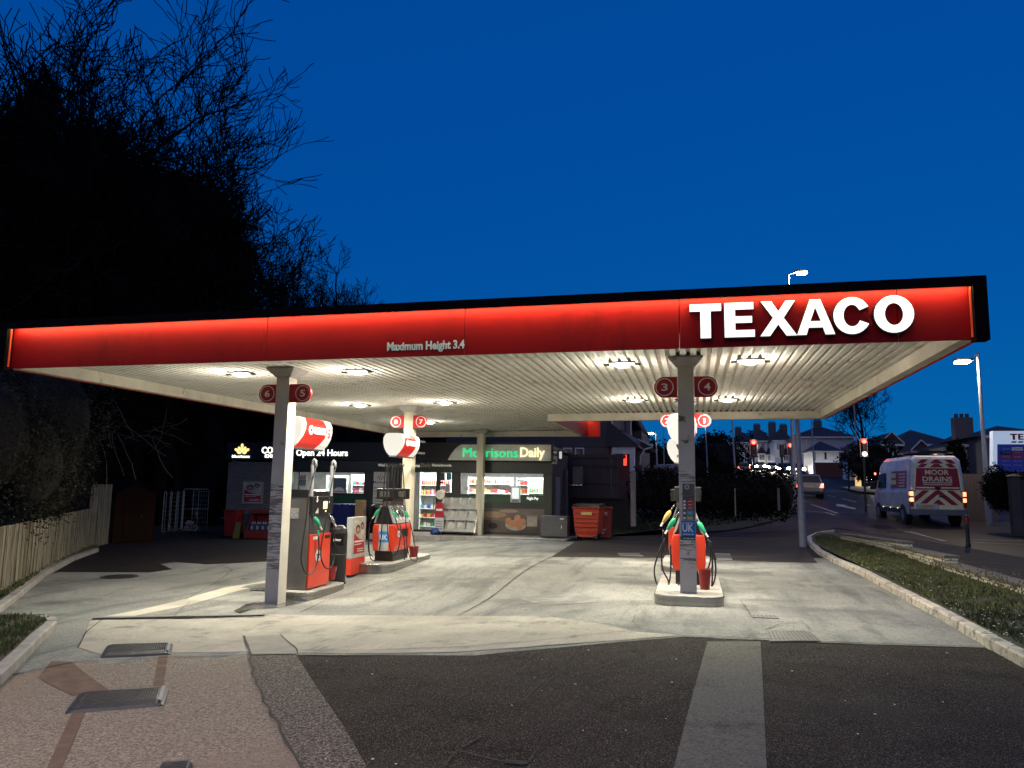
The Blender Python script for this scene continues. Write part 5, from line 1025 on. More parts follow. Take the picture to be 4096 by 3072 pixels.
for s in (-1, 1): MB().prism([(w_/2, ha-.03), (w_/2+s*(w_/2+.12), he-.10), (w_/2+s*(w_/2+.12), he-.04), (w_/2, ha+.03)], -.12, 2.1).build('roof', mat('shed_felt', (.010, .007, .006), .95, spec=.02), t)
MB().box(.32, w_-.42, -.02, -.002, .05, he-.05).build('door', SHD, t, bev=.01); MB().cyl((w_-.5, -.035, he*.52), (w_-.5, -.02, he*.52), .03, n=8).build('handle', BLACK, t)
mb = MB()
for k in range(4): mb.bar((.35, -.026, .1+k*.45), (w_-.45, -.026, .1+k*.45), .03, .012)
mb.build('door_battens', SHD, t)
def cage(px0, px1, pt, pb, y, d, label, rz=0):
    a, b = AY(px0, pb, y), AY(px1, pt, y); w_, h_ = b.x-a.x, b.z-a.z; CG = mat('cage_steel', (.32, .30, .28), .35, .7)
    t = thing('roll_cage', label, 'roll cage', (a.x, y, a.z), rz, group='steel roll cages by the shed')
    for yy in (0, d):
        mb = MB(); mb.tube([(0, yy, .14), (0, yy, h_-.08), (.06, yy, h_), (w_-.06, yy, h_), (w_, yy, h_-.08), (w_, yy, .14)], .014, 6); mb.bar((0, yy, h_*.55), (w_, yy, h_*.55), .018); mb.build('end_frame', CG, t)
    mb = MB()
    for k in range(9):
        z = .25+k*(h_-.35)/8
        for x in (0, w_): mb.bar((x, 0, z), (x, d, z), .006)
        mb.bar((0, d-.01, z), (w_, d-.01, z), .006)
    for k in range(1, 6): mb.bar((w_*k/6, d, .15), (w_*k/6, d, h_), .006)
    mb.build('mesh_sides', CG, t); MB().box(0, w_, 0, d, .12, .15).build('base', CG, t)
    for x in (.05, w_-.05):
        for yy in (.08, d-.08): MB().cyl((x-.015, yy, .06), (x+.015, yy, .06), .06, n=12).build('castor', DGREY, t)
    return t, w_, h_
q = P(780, 2128); t1, w1, h1 = cage(722, 797, 1957, 2133, P(760, 2133).y, .7, 'open steel roll cage with flattened cartons in it, right of the shed')
for k, (x, z, r_) in enumerate(((.15, .2, .4), (.35, .22, -.5), (.2, .42, .2), (.5, .75, 1.2), (.45, .2, .1))):
    o = MB().box(-.16, .16, -.12, .12, -.03, .03).build('carton', mat('carton_grey', (.20, .18, .16), .8)); o.location = Vector(t1.location)+Vector((min(x, w1-.2), .3, z)); o.rotation_euler = (.6, r_, r_); tag(o, 'crumpled carton %s the open roll cage' % ['leaning at the left inside', 'in the middle bottom of', 'halfway up in', 'high at the right inside', 'at the bottom right of'][k], 'carton')
yc = P(650, 2140).y
cage(646, 668, 1965, 2140, yc, .8, 'folded narrow steel roll cage nearest the shed'); cage(672, 690, 1962, 2132, yc+.5, .8, 'folded narrow steel roll cage, second from the shed')
tag(MB().bar(P(265, 2185), AY(305, 1905, P(300, 2185).y), .04).build('leaning_pole', WOODD), 'thin dark pole leaning against the tall fence by the shed', 'pole').location = (0, 0, 0)
# ------------------------------------------------------------------ trees
def tree(name, base, H, label, seed, trunk=.28, lean=(0, 0), depth=6, group='bare winter trees', tl=.5, lb=.26, twig=1.1, low=.4, m=None, n0=8, up=.18):
    rg = random.Random(seed); t = thing(name, label, 'tree', base, group=group); TB, BR = MB(), MB()
    def rec(p, d, ln, r, k):
        n = 7 if k == 0 else 5 if k < 3 else 3; pts = [p]; rs = [r]; dd = d.copy(); wg = .05 if k == 0 else .16 if k < 3 else .26
        for i in range(n):
            dd = (dd+Vector((rg.gauss(0, 1), rg.gauss(0, 1), rg.gauss(0, .7)))*wg+Vector((0, 0, up*(.5 if k else 0)))).normalized(); pts.append(pts[-1]+dd*ln/n); rs.append(max(twig*.010, r*(1-.5*(i+1)/n)))
        (TB if k < 1 else BR).tube(pts, r, 8 if k < 1 else (5 if k < 3 else 3), rs)
        if k >= depth: return
        nb = n0 if k == 0 else rg.choice((3, 4, 4)) if k < depth-1 else rg.choice((3, 4))
        for i in range(nb):
            f = 1.0 if i == 0 else rg.uniform(low if k == 0 else .25, 1.0); x = f*n; j = min(n-1, int(x)); q = pts[j].lerp(pts[j+1], x-j); dl = (pts[j+1]-pts[j]).normalized()
            a = R(rg.uniform(5, 20) if i == 0 else rg.uniform(30, 68) if k < 2 else rg.uniform(25, 60)); ax = dl.orthogonal().normalized(); ax.rotate(Matrix.Rotation(rg.uniform(0, 6.283), 3, dl)); nd = dl.copy(); nd.rotate(Matrix.Rotation(a, 3, ax))
            if k < 2: nd = (nd+Vector((lean[0], lean[1], 0))).normalized()
            L_ = H*lb if k == 0 else ln*rg.uniform(.58, .80); rec(q, nd, L_*(1 if i == 0 or k else 1.25-.5*f), min(rs[j], r)*(.8 if i == 0 else rg.uniform(.48, .70)), k+1)
    rec(Vector((0, 0, -.2)), Vector((lean[0]*.15, lean[1]*.15, 1)).normalized(), H*tl, trunk, 0)
    TB.build('trunk', m or BARK, t, smooth=True, fix=False); BR.build('crown', m or BARK, t, fix=False); return t
def cloud(name, label, cat, blobs, n, s, m, core=.74, seed=1, droop=0, trunk=None, kind=None, group=None, parent=None):
    """foliage: leaf sized faces through several lobes round solid dark cores"""
    rg = random.Random(seed); t = thing(name, label, cat, blobs[0][0], group=group) if not parent else parent
    o0 = Vector(t.location) if not parent else Vector(parent.location); mb = MB(); tot = sum(b[1][0]*b[1][2] for b in blobs)
    for c, r in blobs:
        c = Vector(c)-o0
        for _ in range(int(n*r[0]*r[2]/tot)):
            d = Vector((rg.gauss(0, 1), rg.gauss(0, 1), rg.gauss(0, 1))).normalized(); k = 1-abs(rg.gauss(0, .13))*.8+(rg.random()**6)*.25; k *= 1+.30*mnoise.noise(d*3+c); p = c+Vector((d.x*r[0], d.y*r[1], d.z*r[2]))*k*1.06
            a = Vector((rg.uniform(-1, 1), rg.uniform(-1, 1), rg.uniform(-.7, .7)-droop)).normalized()*s*rg.uniform(.5, 1.4); b = a.cross(Vector((rg.uniform(-1, 1), rg.uniform(-1, 1), rg.uniform(-1, 1)))).normalized()*s*.4
            mb.add([p-a, p+b, p+a, p-b], [(0, 1, 2, 3)])
    mb.build('foliage', m, t, fix=False)
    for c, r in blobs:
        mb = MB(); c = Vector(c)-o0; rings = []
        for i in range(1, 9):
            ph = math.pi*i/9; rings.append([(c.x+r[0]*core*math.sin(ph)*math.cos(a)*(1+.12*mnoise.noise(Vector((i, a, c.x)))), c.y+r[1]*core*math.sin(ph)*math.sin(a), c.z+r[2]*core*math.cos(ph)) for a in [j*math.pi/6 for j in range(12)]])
        mb.loft(rings); mb.build('foliage_core', mat('inner_dark', (.008, .006, .005), .95), t)  # solid dark core added so the foliage mass reads black
    if trunk:
        mb = MB(); mb.cyl(Vector(trunk[0])-o0, Vector(trunk[1])-o0, trunk[2], trunk[2]*.5, 8); mb.build('trunk', BARK, t)
    return t
def GP(px, y): v = AY(px, 1500, y); return Vector((v.x, y, gz(v.x, y)))
tree('bare_tree', GP(330, 20), 17.5, 'tallest bare ivy clad tree behind the left fence', 11, trunk=.34, lean=(.05, 0), depth=6, twig=1.5, n0=7)
tree('bare_tree', GP(40, 19), 17, 'tall bare tree at the far left edge of the picture', 5, trunk=.34, lean=(.05, 0), depth=5, twig=1.7)
tree('bare_tree', GP(480, 35), 26, 'tall bare tree between the left trees and the wide spreading one', 17, trunk=.42, lean=(.05, 0), depth=6, twig=2.2, n0=8, lb=.19)
tree('bare_tree', GP(585, 33), 23, 'wide bare tree whose branches spread right over the blue sky', 23, trunk=.46, lean=(.10, 0), low=.45, depth=6, twig=2.0, lb=.20)
tree('bare_tree', GP(700, 34), 15.0, 'lower bare tree leaning right above the dark conifers', 31, trunk=.36, lean=(.10, -.1), low=.45, depth=6, twig=2.1, lb=.17)
tree('bare_tree', GP(770, 33), 24, 'spreading bare tree directly behind the dark conifer edge', 29, trunk=.40, lean=(.12, 0), low=.45, depth=6, twig=2.2, lb=.155, n0=12)
tree('bare_tree', GP(1150, 62), 24.5, 'small bare round crowned tree behind the middle of the canopy roof, left', 41, trunk=.3, depth=5, twig=2.4, tl=.66, lb=.15, up=.2, n0=14, low=.6)
tree('bare_tree', GP(1340, 64), 24.0, 'small bare round crowned tree behind the canopy roof, right of its neighbour', 43, trunk=.3, depth=5, twig=2.4, tl=.66, lb=.15, up=.2, n0=14, low=.6)
tree('bare_tree', GP(3440, 150), 18, 'bare round crowned tree above the far houses left of the right street lamp', 47, trunk=.35, depth=5, twig=4, tl=.55, lb=.24, up=.25)
def Bl(px, py, y, rx, ry, rz): v = AY(px, py, y); return ((v.x, v.y, v.z), (rx, ry, rz))
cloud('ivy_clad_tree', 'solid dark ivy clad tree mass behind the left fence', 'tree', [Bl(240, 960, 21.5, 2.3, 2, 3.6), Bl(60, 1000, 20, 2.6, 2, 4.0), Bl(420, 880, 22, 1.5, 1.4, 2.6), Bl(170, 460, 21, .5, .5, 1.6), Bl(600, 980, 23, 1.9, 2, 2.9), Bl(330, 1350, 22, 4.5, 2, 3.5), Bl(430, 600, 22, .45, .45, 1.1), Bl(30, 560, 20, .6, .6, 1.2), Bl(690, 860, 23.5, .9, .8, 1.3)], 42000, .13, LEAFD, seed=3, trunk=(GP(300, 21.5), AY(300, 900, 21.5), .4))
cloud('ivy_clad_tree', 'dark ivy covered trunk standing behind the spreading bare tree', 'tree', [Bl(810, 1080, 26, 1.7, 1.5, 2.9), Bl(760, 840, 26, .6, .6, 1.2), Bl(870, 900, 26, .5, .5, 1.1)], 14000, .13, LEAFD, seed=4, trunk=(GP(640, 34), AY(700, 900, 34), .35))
# jagged conifer
def conifer(px, ptop, y, r, label, seed, n=26):
    rg = random.Random(seed); b = GP(px, y); H = AY(px, ptop, y).z-b.z; t = thing('conifer', label, 'tree', b, group='dark conifers'); mb = MB()
    MB().cyl((0, 0, 0), (0, 0, H*.96), r*.09, .02, 8).build('trunk', BARK, t); MB().lathe([(r*.62, .3), (r*.66, H*.35), (r*.45, H*.7), (.05, H*.97)], 10).build('foliage_core', MATS['inner_dark'], t)  # dark solid core added inside the crown to keep it black
    for k in range(n*22):
        z = H*rg.uniform(.03, .99); rr = r*(1-(z/H)**1.7)*rg.uniform(.7, 1.12)+.15; a = rg.uniform(0, 6.283); d = Vector((math.cos(a), math.sin(a), 0))
        for j in range(7):
            f = .45+.55*j/6; p = d*rr*f+Vector((0, 0, z-.25*f*f*rr*.4+.06*rr)); s_ = Vector((-d.y, d.x, 0))*rg.uniform(.10, .26)*(1.25-f); tip = d*rg.uniform(.2, .4)+Vector((0, 0, rg.uniform(-.12, .12))); mb.add([p-s_, p+tip*.4-s_*.2, p+tip, p+s_], [(0, 1, 2, 3)])
    mb.build('crown', LEAFD, t, fix=False)
conifer(880, 1000, 38, 3.2, 'dark ragged conifer behind the left part of the canopy roof', 8); conifer(690, 1020, 37, 3.9, 'broad dark conifer behind the middle left of the canopy', 9); conifer(480, 1060, 35, 4.0, 'dark conifer behind the ivy mass at left', 10)
# dark undergrowth under and behind the canopy on the left
cloud('ivy_hedge', 'tall leafy ivy bush hanging over the low left fence', 'bush', [Bl(-60, 1750, 12.4, 1.1, 1.0, 1.5), Bl(90, 1850, 13.2, 1.1, .9, 1.3), Bl(200, 1690, 14.6, 1.2, 1.0, 1.7), Bl(60, 1640, 14.6, 1.1, .9, 1.4), Bl(100, 1990, 15.4, 1.1, .6, .8), Bl(210, 1860, 17.6, 1.0, .9, 1.6)], 26000, .045, LEAFB, seed=6)
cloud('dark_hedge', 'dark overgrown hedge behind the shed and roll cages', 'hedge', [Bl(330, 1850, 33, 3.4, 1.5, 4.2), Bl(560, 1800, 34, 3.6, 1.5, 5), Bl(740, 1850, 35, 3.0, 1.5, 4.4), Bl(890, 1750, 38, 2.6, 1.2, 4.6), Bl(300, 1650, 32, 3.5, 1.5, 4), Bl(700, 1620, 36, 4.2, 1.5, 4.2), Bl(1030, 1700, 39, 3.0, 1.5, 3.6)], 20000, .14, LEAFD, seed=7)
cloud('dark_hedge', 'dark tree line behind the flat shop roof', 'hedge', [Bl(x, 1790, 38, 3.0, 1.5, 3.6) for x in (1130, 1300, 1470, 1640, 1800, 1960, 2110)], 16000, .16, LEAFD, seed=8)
mb = MB(); rg = random.Random(5)
for k in range(26):
    p = AY(rg.uniform(200, 620), rg.uniform(1600, 1830), 17+rg.random()*2); d = Vector((rg.uniform(.2, 1), rg.uniform(-.4, 0), rg.uniform(-.5, .3))).normalized(); pts = [p]
    for i in range(6): d = (d+Vector((rg.uniform(-.25, .25), 0, rg.uniform(-.25, .25)))).normalized(); pts.append(pts[-1]+d*.28)
    mb.tube(pts, .007, 3)
    if k % 2: mb.tube([pts[2], pts[2]+Vector((.2, 0, .15)), pts[2]+Vector((.45, 0, .1))], .005, 3)
tag(mb.build('bare_twigs', mat('twig_pale', (.09, .075, .06), .7)), 'loose bare twigs hanging in the dark below the left end of the canopy', 'twigs', kind='stuff')
# hedge on the bank behind the forecourt
cloud('privet_hedge', 'long dark clipped hedge on the grass bank between the shop and the road', 'hedge', [Bl(2570+i*40, 1972+((i*7)%3)*3, 33.5, .62, .7, .93+.04*((i*5)%3)) for i in range(15)], 16000, .07, mat('hedge_leaves', (.006, .006, .003), .9, spec=.05), seed=12)
# ------------------------------------------------------------------ houses
REND = mat('white_render', (.76, .73, .72), .8, col2=(.66, .63, .62), scale=1.5); ROOFM = mat('slate_roof', (.035, .028, .032), .8, col2=(.025, .02, .022), scale=2); RDARK = mat('dark_render', (.07, .06, .075), .8); PEB = mat('pebble_dash', (.10, .085, .095), .95, col2=(.05, .042, .05), scale=30, bump=1, bscale=40, lo=.42, hi=.58)
WFR = mat('upvc_white', (.5, .5, .52), .5); WGL = mat('dark_window', (.02, .025, .035), .1)
def win(par, x0, x1, z0, z1, y, lit=None, bars=1):
    f = MB().box(x0, x1, y-.06, y-.003, z0, z1).build('window', WFR, par); w_ = (x1-x0); n = bars+1
    for k in range(n): MB().box(x0+w_*k/n+.07, x0+w_*(k+1)/n-.07, y-.075, y-.0605, z0+.08, z1-.08).build('pane', lit or WGL, f)
def house(name, label, p0, p1, pb, pe, pr, y, depth=8, roof='hip', m=REND, chim=(), wins=(), bays=(), group='houses across the junction', ov=.35):
    a, b = AY(p0, pb, y), AY(p1, pb, y); ze, zr = AY((p0+p1)/2, pe, y).z, AY((p0+p1)/2, pr, y).z; w_ = b.x-a.x
    t = thing(name, label, 'house', (a.x, y, a.z-1.0), group=group); O = a.z-1.0; he, hr = ze-O, zr-O
    MB().box(0, w_, 0, depth, -2, he).build('walls', m, t); ins = min(w_/2-.01, depth*.5) if roof == 'hip' else 0
    rb = [(-ov, -ov, he-.02), (w_+ov, -ov, he-.02), (w_+ov, depth+ov, he-.02), (-ov, depth+ov, he-.02)]
    mb = MB()
    if roof == 'gable_front': mb.prism([(-ov, he-.15), (w_+ov, he-.15), (w_+ov, he), (w_/2, hr), (-ov, he)], -ov, depth+ov)
    else: mb.add(rb+[(ins, depth/2, hr), (w_-ins, depth/2, hr)], [(0, 1, 5, 4), (1, 2, 5), (2, 3, 4, 5), (3, 0, 4), (3, 2, 1, 0)])
    rf = mb.build('roof', ROOFM, t); MB().box(-ov, w_+ov, -ov-.08, -ov-.0, he-.22, he-.04).build('gutter', WFR, t)
    if roof == 'gable_front':
        for s in (-1, 1): MB().bar((w_/2, -ov-.06, hr+.02), (w_/2+s*(w_/2+ov), -ov-.06, he), .16, .08).build('bargeboard', WFR, t)
    for cx, hh in chim:
        hh *= .65; c = MB().box(w_*cx-.6, w_*cx+.6, depth/2-.4, depth/2+.4, he, hr+hh).build('chimney', m if m is PEB else RDARK, rf)
        for k in (-.35, 0, .35): MB().cyl((w_*cx+k, depth/2, hr+hh), (w_*cx+k, depth/2, hr+hh+.28), .13, n=8).build('chimney_pot', ROOFM, c)
    for (u0_, u1_, v0, v1, *r_) in wins: win(t, w_*u0_, w_*u1_, 1+(he-1)*v0, 1+(he-1)*v1, 0, *(r_ or ()))
    for (u0_, u1_, v) in bays:
        by = MB().box(w_*u0_, w_*u1_, -1.2, -.003, -1, 1+(he-1)*v).build('bay', m, t); win(by, w_*u0_+.2, w_*u1_-.2, 1.0+.25*(he-1)*v*1.2, 1+(he-1)*v*.9, -1.2, None, 2)
        z = 1+(he-1)*v; MB().add([(w_*u0_-.2, -1.5, z), (w_*u1_+.2, -1.5, z), (w_*u1_+.2, 0, z), (w_*u0_-.2, 0, z), ((w_*u0_+w_*u1_)/2, -.05, z+1.3), ((w_*u0_+w_*u1_)/2, -.06, z+1.3)], [(0, 1, 5), (1, 2, 4, 5), (3, 0, 5, 4), (3, 2, 1, 0)]).build('bay_roof', ROOFM, by)
    return t
LITW = emis('lit_window', (1, .72, .4), .5)
house('semi_detached_house', 'pale rendered house farthest left across the junction beside the thin lamp pole', 2922, 3032, 1855, 1768, 1722, 150, chim=((.35, 1.2),), wins=((.05, .25, .6, .85), (.35, .5, .6, .85), (.62, .8, .6, .85), (.1, .45, .08, .36, None, 3), (.6, .95, .08, .36, None, 3)))
house('semi_detached_house', 'pale house behind the left red traffic light with an orange lit upstairs window', 3016, 3090, 1853, 1762, 1712, 142, chim=((.3, 1.3),), wins=((.12, .26, .62, .86, LITW, 0), (.42, .60, .58, .86), (.72, .82, .58, .86)), bays=((.2, .62, .42), (.66, .98, .38)))
house('semi_detached_house', 'pale house with white gutter pipe between the two left traffic lights', 3098, 3170, 1852, 1760, 1706, 134, chim=((.05, 1.4), (.7, .8)), wins=((.15, .3, .58, .84), (.50, .68, .58, .86), (.8, .95, .58, .86)), bays=((.4, .9, .34),))
house('semi_detached_house', 'large grey house with broad hipped roof and tall chimney behind the white bungalow', 3175, 3420, 1850, 1746, 1700, 126, m=mat('grey_render', (.30, .28, .32), .8), chim=((.48, 1.5),), wins=((.22, .27, .62, .9), (.32, .37, .62, .9)))
house('bungalow', 'white rendered bungalow with narrow dark window behind the oncoming grey car', 3252, 3357, 1848, 1803, 1757, 110, depth=9, m=mat('bright_render', (.72, .70, .72), .8), wins=((.43, .54, .2, .95, None, 0), (.0, .12, .1, .9)), ov=.5)
house('bungalow', 'low dark roofed bungalow wing right of the narrow window bungalow', 3395, 3520, 1852, 1798, 1750, 112, m=RDARK, wins=((.2, .4, .3, .8),))
house('bungalow', 'gabled bungalow with white bargeboards and large window behind the van', 3535, 3600, 1850, 1775, 1730, 74, roof='gable_front', m=RDARK, wins=((.3, .85, .05, .85, None, 1),), depth=12)
house('bungalow', 'wide dark roofed bungalow with front dormer behind the van roof', 3590, 3830, 1870, 1775, 1704, 78, m=RDARK, wins=((.1, .2, .3, .9), (.3, .38, .3, .9)), depth=10)
house('bungalow', 'small gabled porch house hidden behind the roof of the van', 3660, 3710, 1870, 1802, 1762, 70, roof='gable_front', m=RDARK, depth=6)
house('bungalow', 'grey rendered bungalow with pale garage wall right of the van', 3855, 3990, 1900, 1776, 1718, 60, m=mat('garage_render', (.26, .25, .30), .8), chim=(), wins=((.02, .12, .5, .8),), depth=9)
house('bungalow', 'hip roofed house with rounded chimney behind the large price sign', 3960, 4260, 1900, 1740, 1682, 56, m=RDARK, chim=((-.02, .9),), depth=9)
t = thing('outbuilding', 'low dark garage roof in front of the gabled bungalow, left of the van', 'garage', GP(3500, 90)); MB().box(-3, 1.5, 0, 4, -1, 2.4).build('walls', REND, t); MB().box(-3.3, 1.8, -.3, 4.3, 2.401, 2.7).build('roof', ROOFM, t)
cloud('roadside_bush', 'dark bush in front of the bungalows left of the van roof', 'bush', [Bl(3460, 1855, 62, 1.6, 1, 1.2), Bl(3500, 1840, 64, 1.6, 1, 1.6), Bl(3530, 1868, 60, 1.2, 1, .9)], 3500, .14, LEAFD, seed=21)
cloud('roadside_bush', 'dark bush between the van and the pale garage wall', 'bush', [Bl(3822, 1820, 56, .5, .5, .8), Bl(3826, 1860, 56, .6, .6, 1.0)], 2500, .12, LEAFD, seed=22)
cloud('roadside_bush', 'dark hedge below the large price sign', 'bush', [Bl(3985, 1950, 31, .35, .4, .7), Bl(4060, 1905, 31, .8, .4, .15), Bl(4030, 1965, 31, .7, .4, .6)], 5000, .06, LEAFD, seed=23)
cloud('far_trees', 'dark trees on the skyline left of the far houses', 'tree', [Bl(2870, 1840, 120, 4.5, 2, 3.5), Bl(2800, 1860, 125, 5, 2, 3.0), Bl(2620, 1860, 110, 4, 2, 3.0), Bl(2720, 1870, 118, 5, 2, 3.0), Bl(2860, 1780, 160, 3, 2, 2.4), Bl(3020, 1765, 170, 3, 2, 2.0), Bl(2560, 1850, 105, 3, 2, 3)], 9000, .35, LEAFD, seed=24)
# dark wall and gate under the price sign, stone wall on the right
t = thing('garden_wall', 'dark garden wall and timber panels along the far pavement at right', 'wall', GP(3850, 33))
a, b = AY(3840, 1990, 36), AY(3985, 1985, 36); MB().box(a.x-t.location.x, b.x-t.location.x, 3, 3.2, gz(a.x, 36)-t.location.z-.2, AY(3850, 1895, 36).z-t.location.z).build('timber_panel', WOODD, t)
a, b = AY(4060, 1990, 30), AY(4300, 1990, 30); MB().box(a.x-t.location.x, b.x-t.location.x, -3, -2.75, -1.2, AY(4070, 1918, 30).z-t.location.z).build('wall', mat('wall_grey', (.05, .045, .04), .9), t)
c = AY(4060, 1905, 29.9); MB().box(c.x-t.location.x-.14, c.x-t.location.x+.16, -3.1, -2.8, -1.2, c.z-t.location.z).build('gate_pier', MATS['wall_grey'], t); MB().add([(c.x-t.location.x+dx, -2.95+dy, c.z-t.location.z+.001) for dx, dy in ((-.2, -.2), (.22, -.2), (.22, .2), (-.2, .2))]+[(c.x-t.location.x, -2.95, c.z-t.location.z+.09)], [(0, 1, 4), (1, 2, 4), (2, 3, 4), (3, 0, 4), (3, 2, 1, 0)]).build('pier_cap', MATS['wall_grey'], t)
# house behind the shop: pebble dash gable, extension, boarded dormer
a, b = AY(2225, 2000, 36), AY(2455, 2000, 36)
t = thing('pebbledash_house', 'dark pebble dashed house wall with two small windows behind the timber fence', 'house', (a.x, 36, -.3)); w_ = b.x-a.x; MB().box(-5.5, w_, 0, 8, -.5, 6.6).build('wall', PEB, t)
for p0, p1 in ((2253, 2288), (2300, 2337)):
    q0, q1 = AY(p0, 1830, 36), AY(p1, 1791, 36); f = MB().box(q0.x-a.x, q1.x-a.x, -.05, -.003, q0.z+.3, q1.z+.3).build('window', WFR, t); MB().box(q0.x-a.x+.05, q1.x-a.x-.05, -.07, -.0505, q0.z+.36, q1.z+.24).build('pane', WGL, f)
MB().cyl((w_-.06, -.08, 1.5), (w_-.06, -.08, 6.3), .05, n=8).build('drainpipe', WFR, t)
MB().box(-5.5, w_, -.03, -.004, AY(2300, 1785, 36).z+.28, AY(2300, 1785, 36).z+.34).build('band_course', RDARK, t)
xo = b.x
t = thing('porch_extension', 'white framed porch with a glowing red light inside beside the pebble dashed house', 'porch', (xo+.02, 35.2, 0))
q0, q1, q2 = AY(2457, 1815, 35.2), AY(2540, 1788, 35.2), AY(2520, 1890, 35.2); X_ = lambda v: v.x-xo-.02
MB().box(0, X_(q1), -.1, 0, q0.z, q1.z).build('fascia_beam', WFR, t); MB().box(X_(q2), X_(q1)-.02, -.08, .08, q2.z-1, q0.z-.005).build('corner_post', WFR, t); MB().prism([(-.3, q1.z+.01), (X_(q1)+.15, q1.z+.01), (X_(q1)+.15, q1.z+.1), (-.2, q1.z+1.2)], -.2, 3).build('roof', ROOFM, t); MB().box(0, X_(q1)-.1, 1.6, 1.7, -.5, q0.z).build('rear_wall', RDARK, t)
r0 = AY(2493, 1817, 35.1); MB().box(X_(r0), X_(r0)+.13, -.0+.1, .14, r0.z-.5, r0.z-.02).build('red_light', emis('porch_red', (1, .04, .02), 2.5), t)
l = D.lights.new('porch_lamp', 'POINT'); l.energy = 6; l.color = (1, .05, .02); l.shadow_soft_size = .1; lo = D.objects.new('porch_lamp', l); C.objects.link(lo); lo.parent = t; lo.location = (X_(r0)+.15, .6, r0.z-.2)
t = thing('boarded_house', 'grey boarded gable house with long sloping lower roof and white gutters right of the porch', 'house', (AY(2460, 1900, 42).x, 42, 0)); ox = t.location.x
v = lambda px, py, y=42: (AY(px, py, y).x-ox, AY(px, py, y).z)
MB().prism([v(2462, 1900), v(2525, 1900), v(2525, 1640), v(2462, 1640)], 0, 7).build('boarded_wall', mat('grey_boards', (.22, .21, .25), .8, col2=(.12, .115, .14), scale=3, stretch=(6, 6, .4)), t)
MB().prism([v(2526, 1900), v(2561, 1900), v(2561, 1712), v(2526, 1650)], 1, 9).build('side_wall', RDARK, t); MB().prism([v(2526, 1640), v(2568, 1712), v(2560, 1716), v(2526, 1660)], -.2, 9).build('upper_roof', ROOFM, t)
MB().prism([v(2463, 1700), v(2574, 1790), v(2585, 1810), v(2463, 1770)], -2.5, -.01).build('lower_roof', ROOFM, t); MB().prism([v(2503, 1738), v(2574, 1772), v(2574, 1806), v(2556, 1806), v(2503, 1750)], -2.7, -2.51).build('verge_panel', mat('verge_grey', (.26, .26, .3), .6), t)
MB().prism([v(2463, 1770), v(2580, 1806), v(2580, 1930), v(2463, 1930)], -2.4, -.02).build('lower_wall', RDARK, t)
mb = MB(); g = lambda px, py: Vector((v(px, py)[0], -2.8, v(px, py)[1])); mb.bar(g(2568, 1770), g(2618, 1794), .14, .06); mb.build('bargeboard', WFR, t); MB().tube([g(2622, 1790), g(2618, 1800), g(2590, 1808), g(2586, 1822), g(2577, 1830), g(2575, 1865)], .05, 6).build('gutter_pipe', WFR, t); MB().cyl(g(2524, 1742)+Vector((0, 2.6, 0)), g(2524, 1640)+Vector((0, 2.6, 0)), .05, n=6).build('drainpipe', WFR, t)
MB().prism([v(2570, 1772), v(2620, 1798), v(2606, 1806), v(2574, 1806)], -2.5, 2).build('eaves_roof', ROOFM, t)
t = thing('stone_wall', 'low grey block wall with a covered shape behind it beyond the hedge', 'wall', (AY(2570, 1880, 44).x, 44, 0)); ox = t.location.x; MB().prism([v(2570, 1910, 44), v(2720, 1910, 44), v(2720, 1874, 44), v(2600, 1870, 44), v(2570, 1878, 44)], 0, .3).build('wall', mat('block_dark', (.06, .055, .06), .9), t)
t = thing('covered_car', 'pale blue tarpaulin covered shape behind the low grey block wall', 'covered car', (AY(2600, 1880, 47).x, 47, 0)); ox = t.location.x; MB().prism([v(2595, 1880, 47), v(2720, 1880, 47), v(2720, 1857, 47), v(2640, 1856, 47), v(2610, 1864, 47)], 0, 1.8).build('cover', mat('tarp_blue', (.12, .15, .24), .6), t, bev=.1)
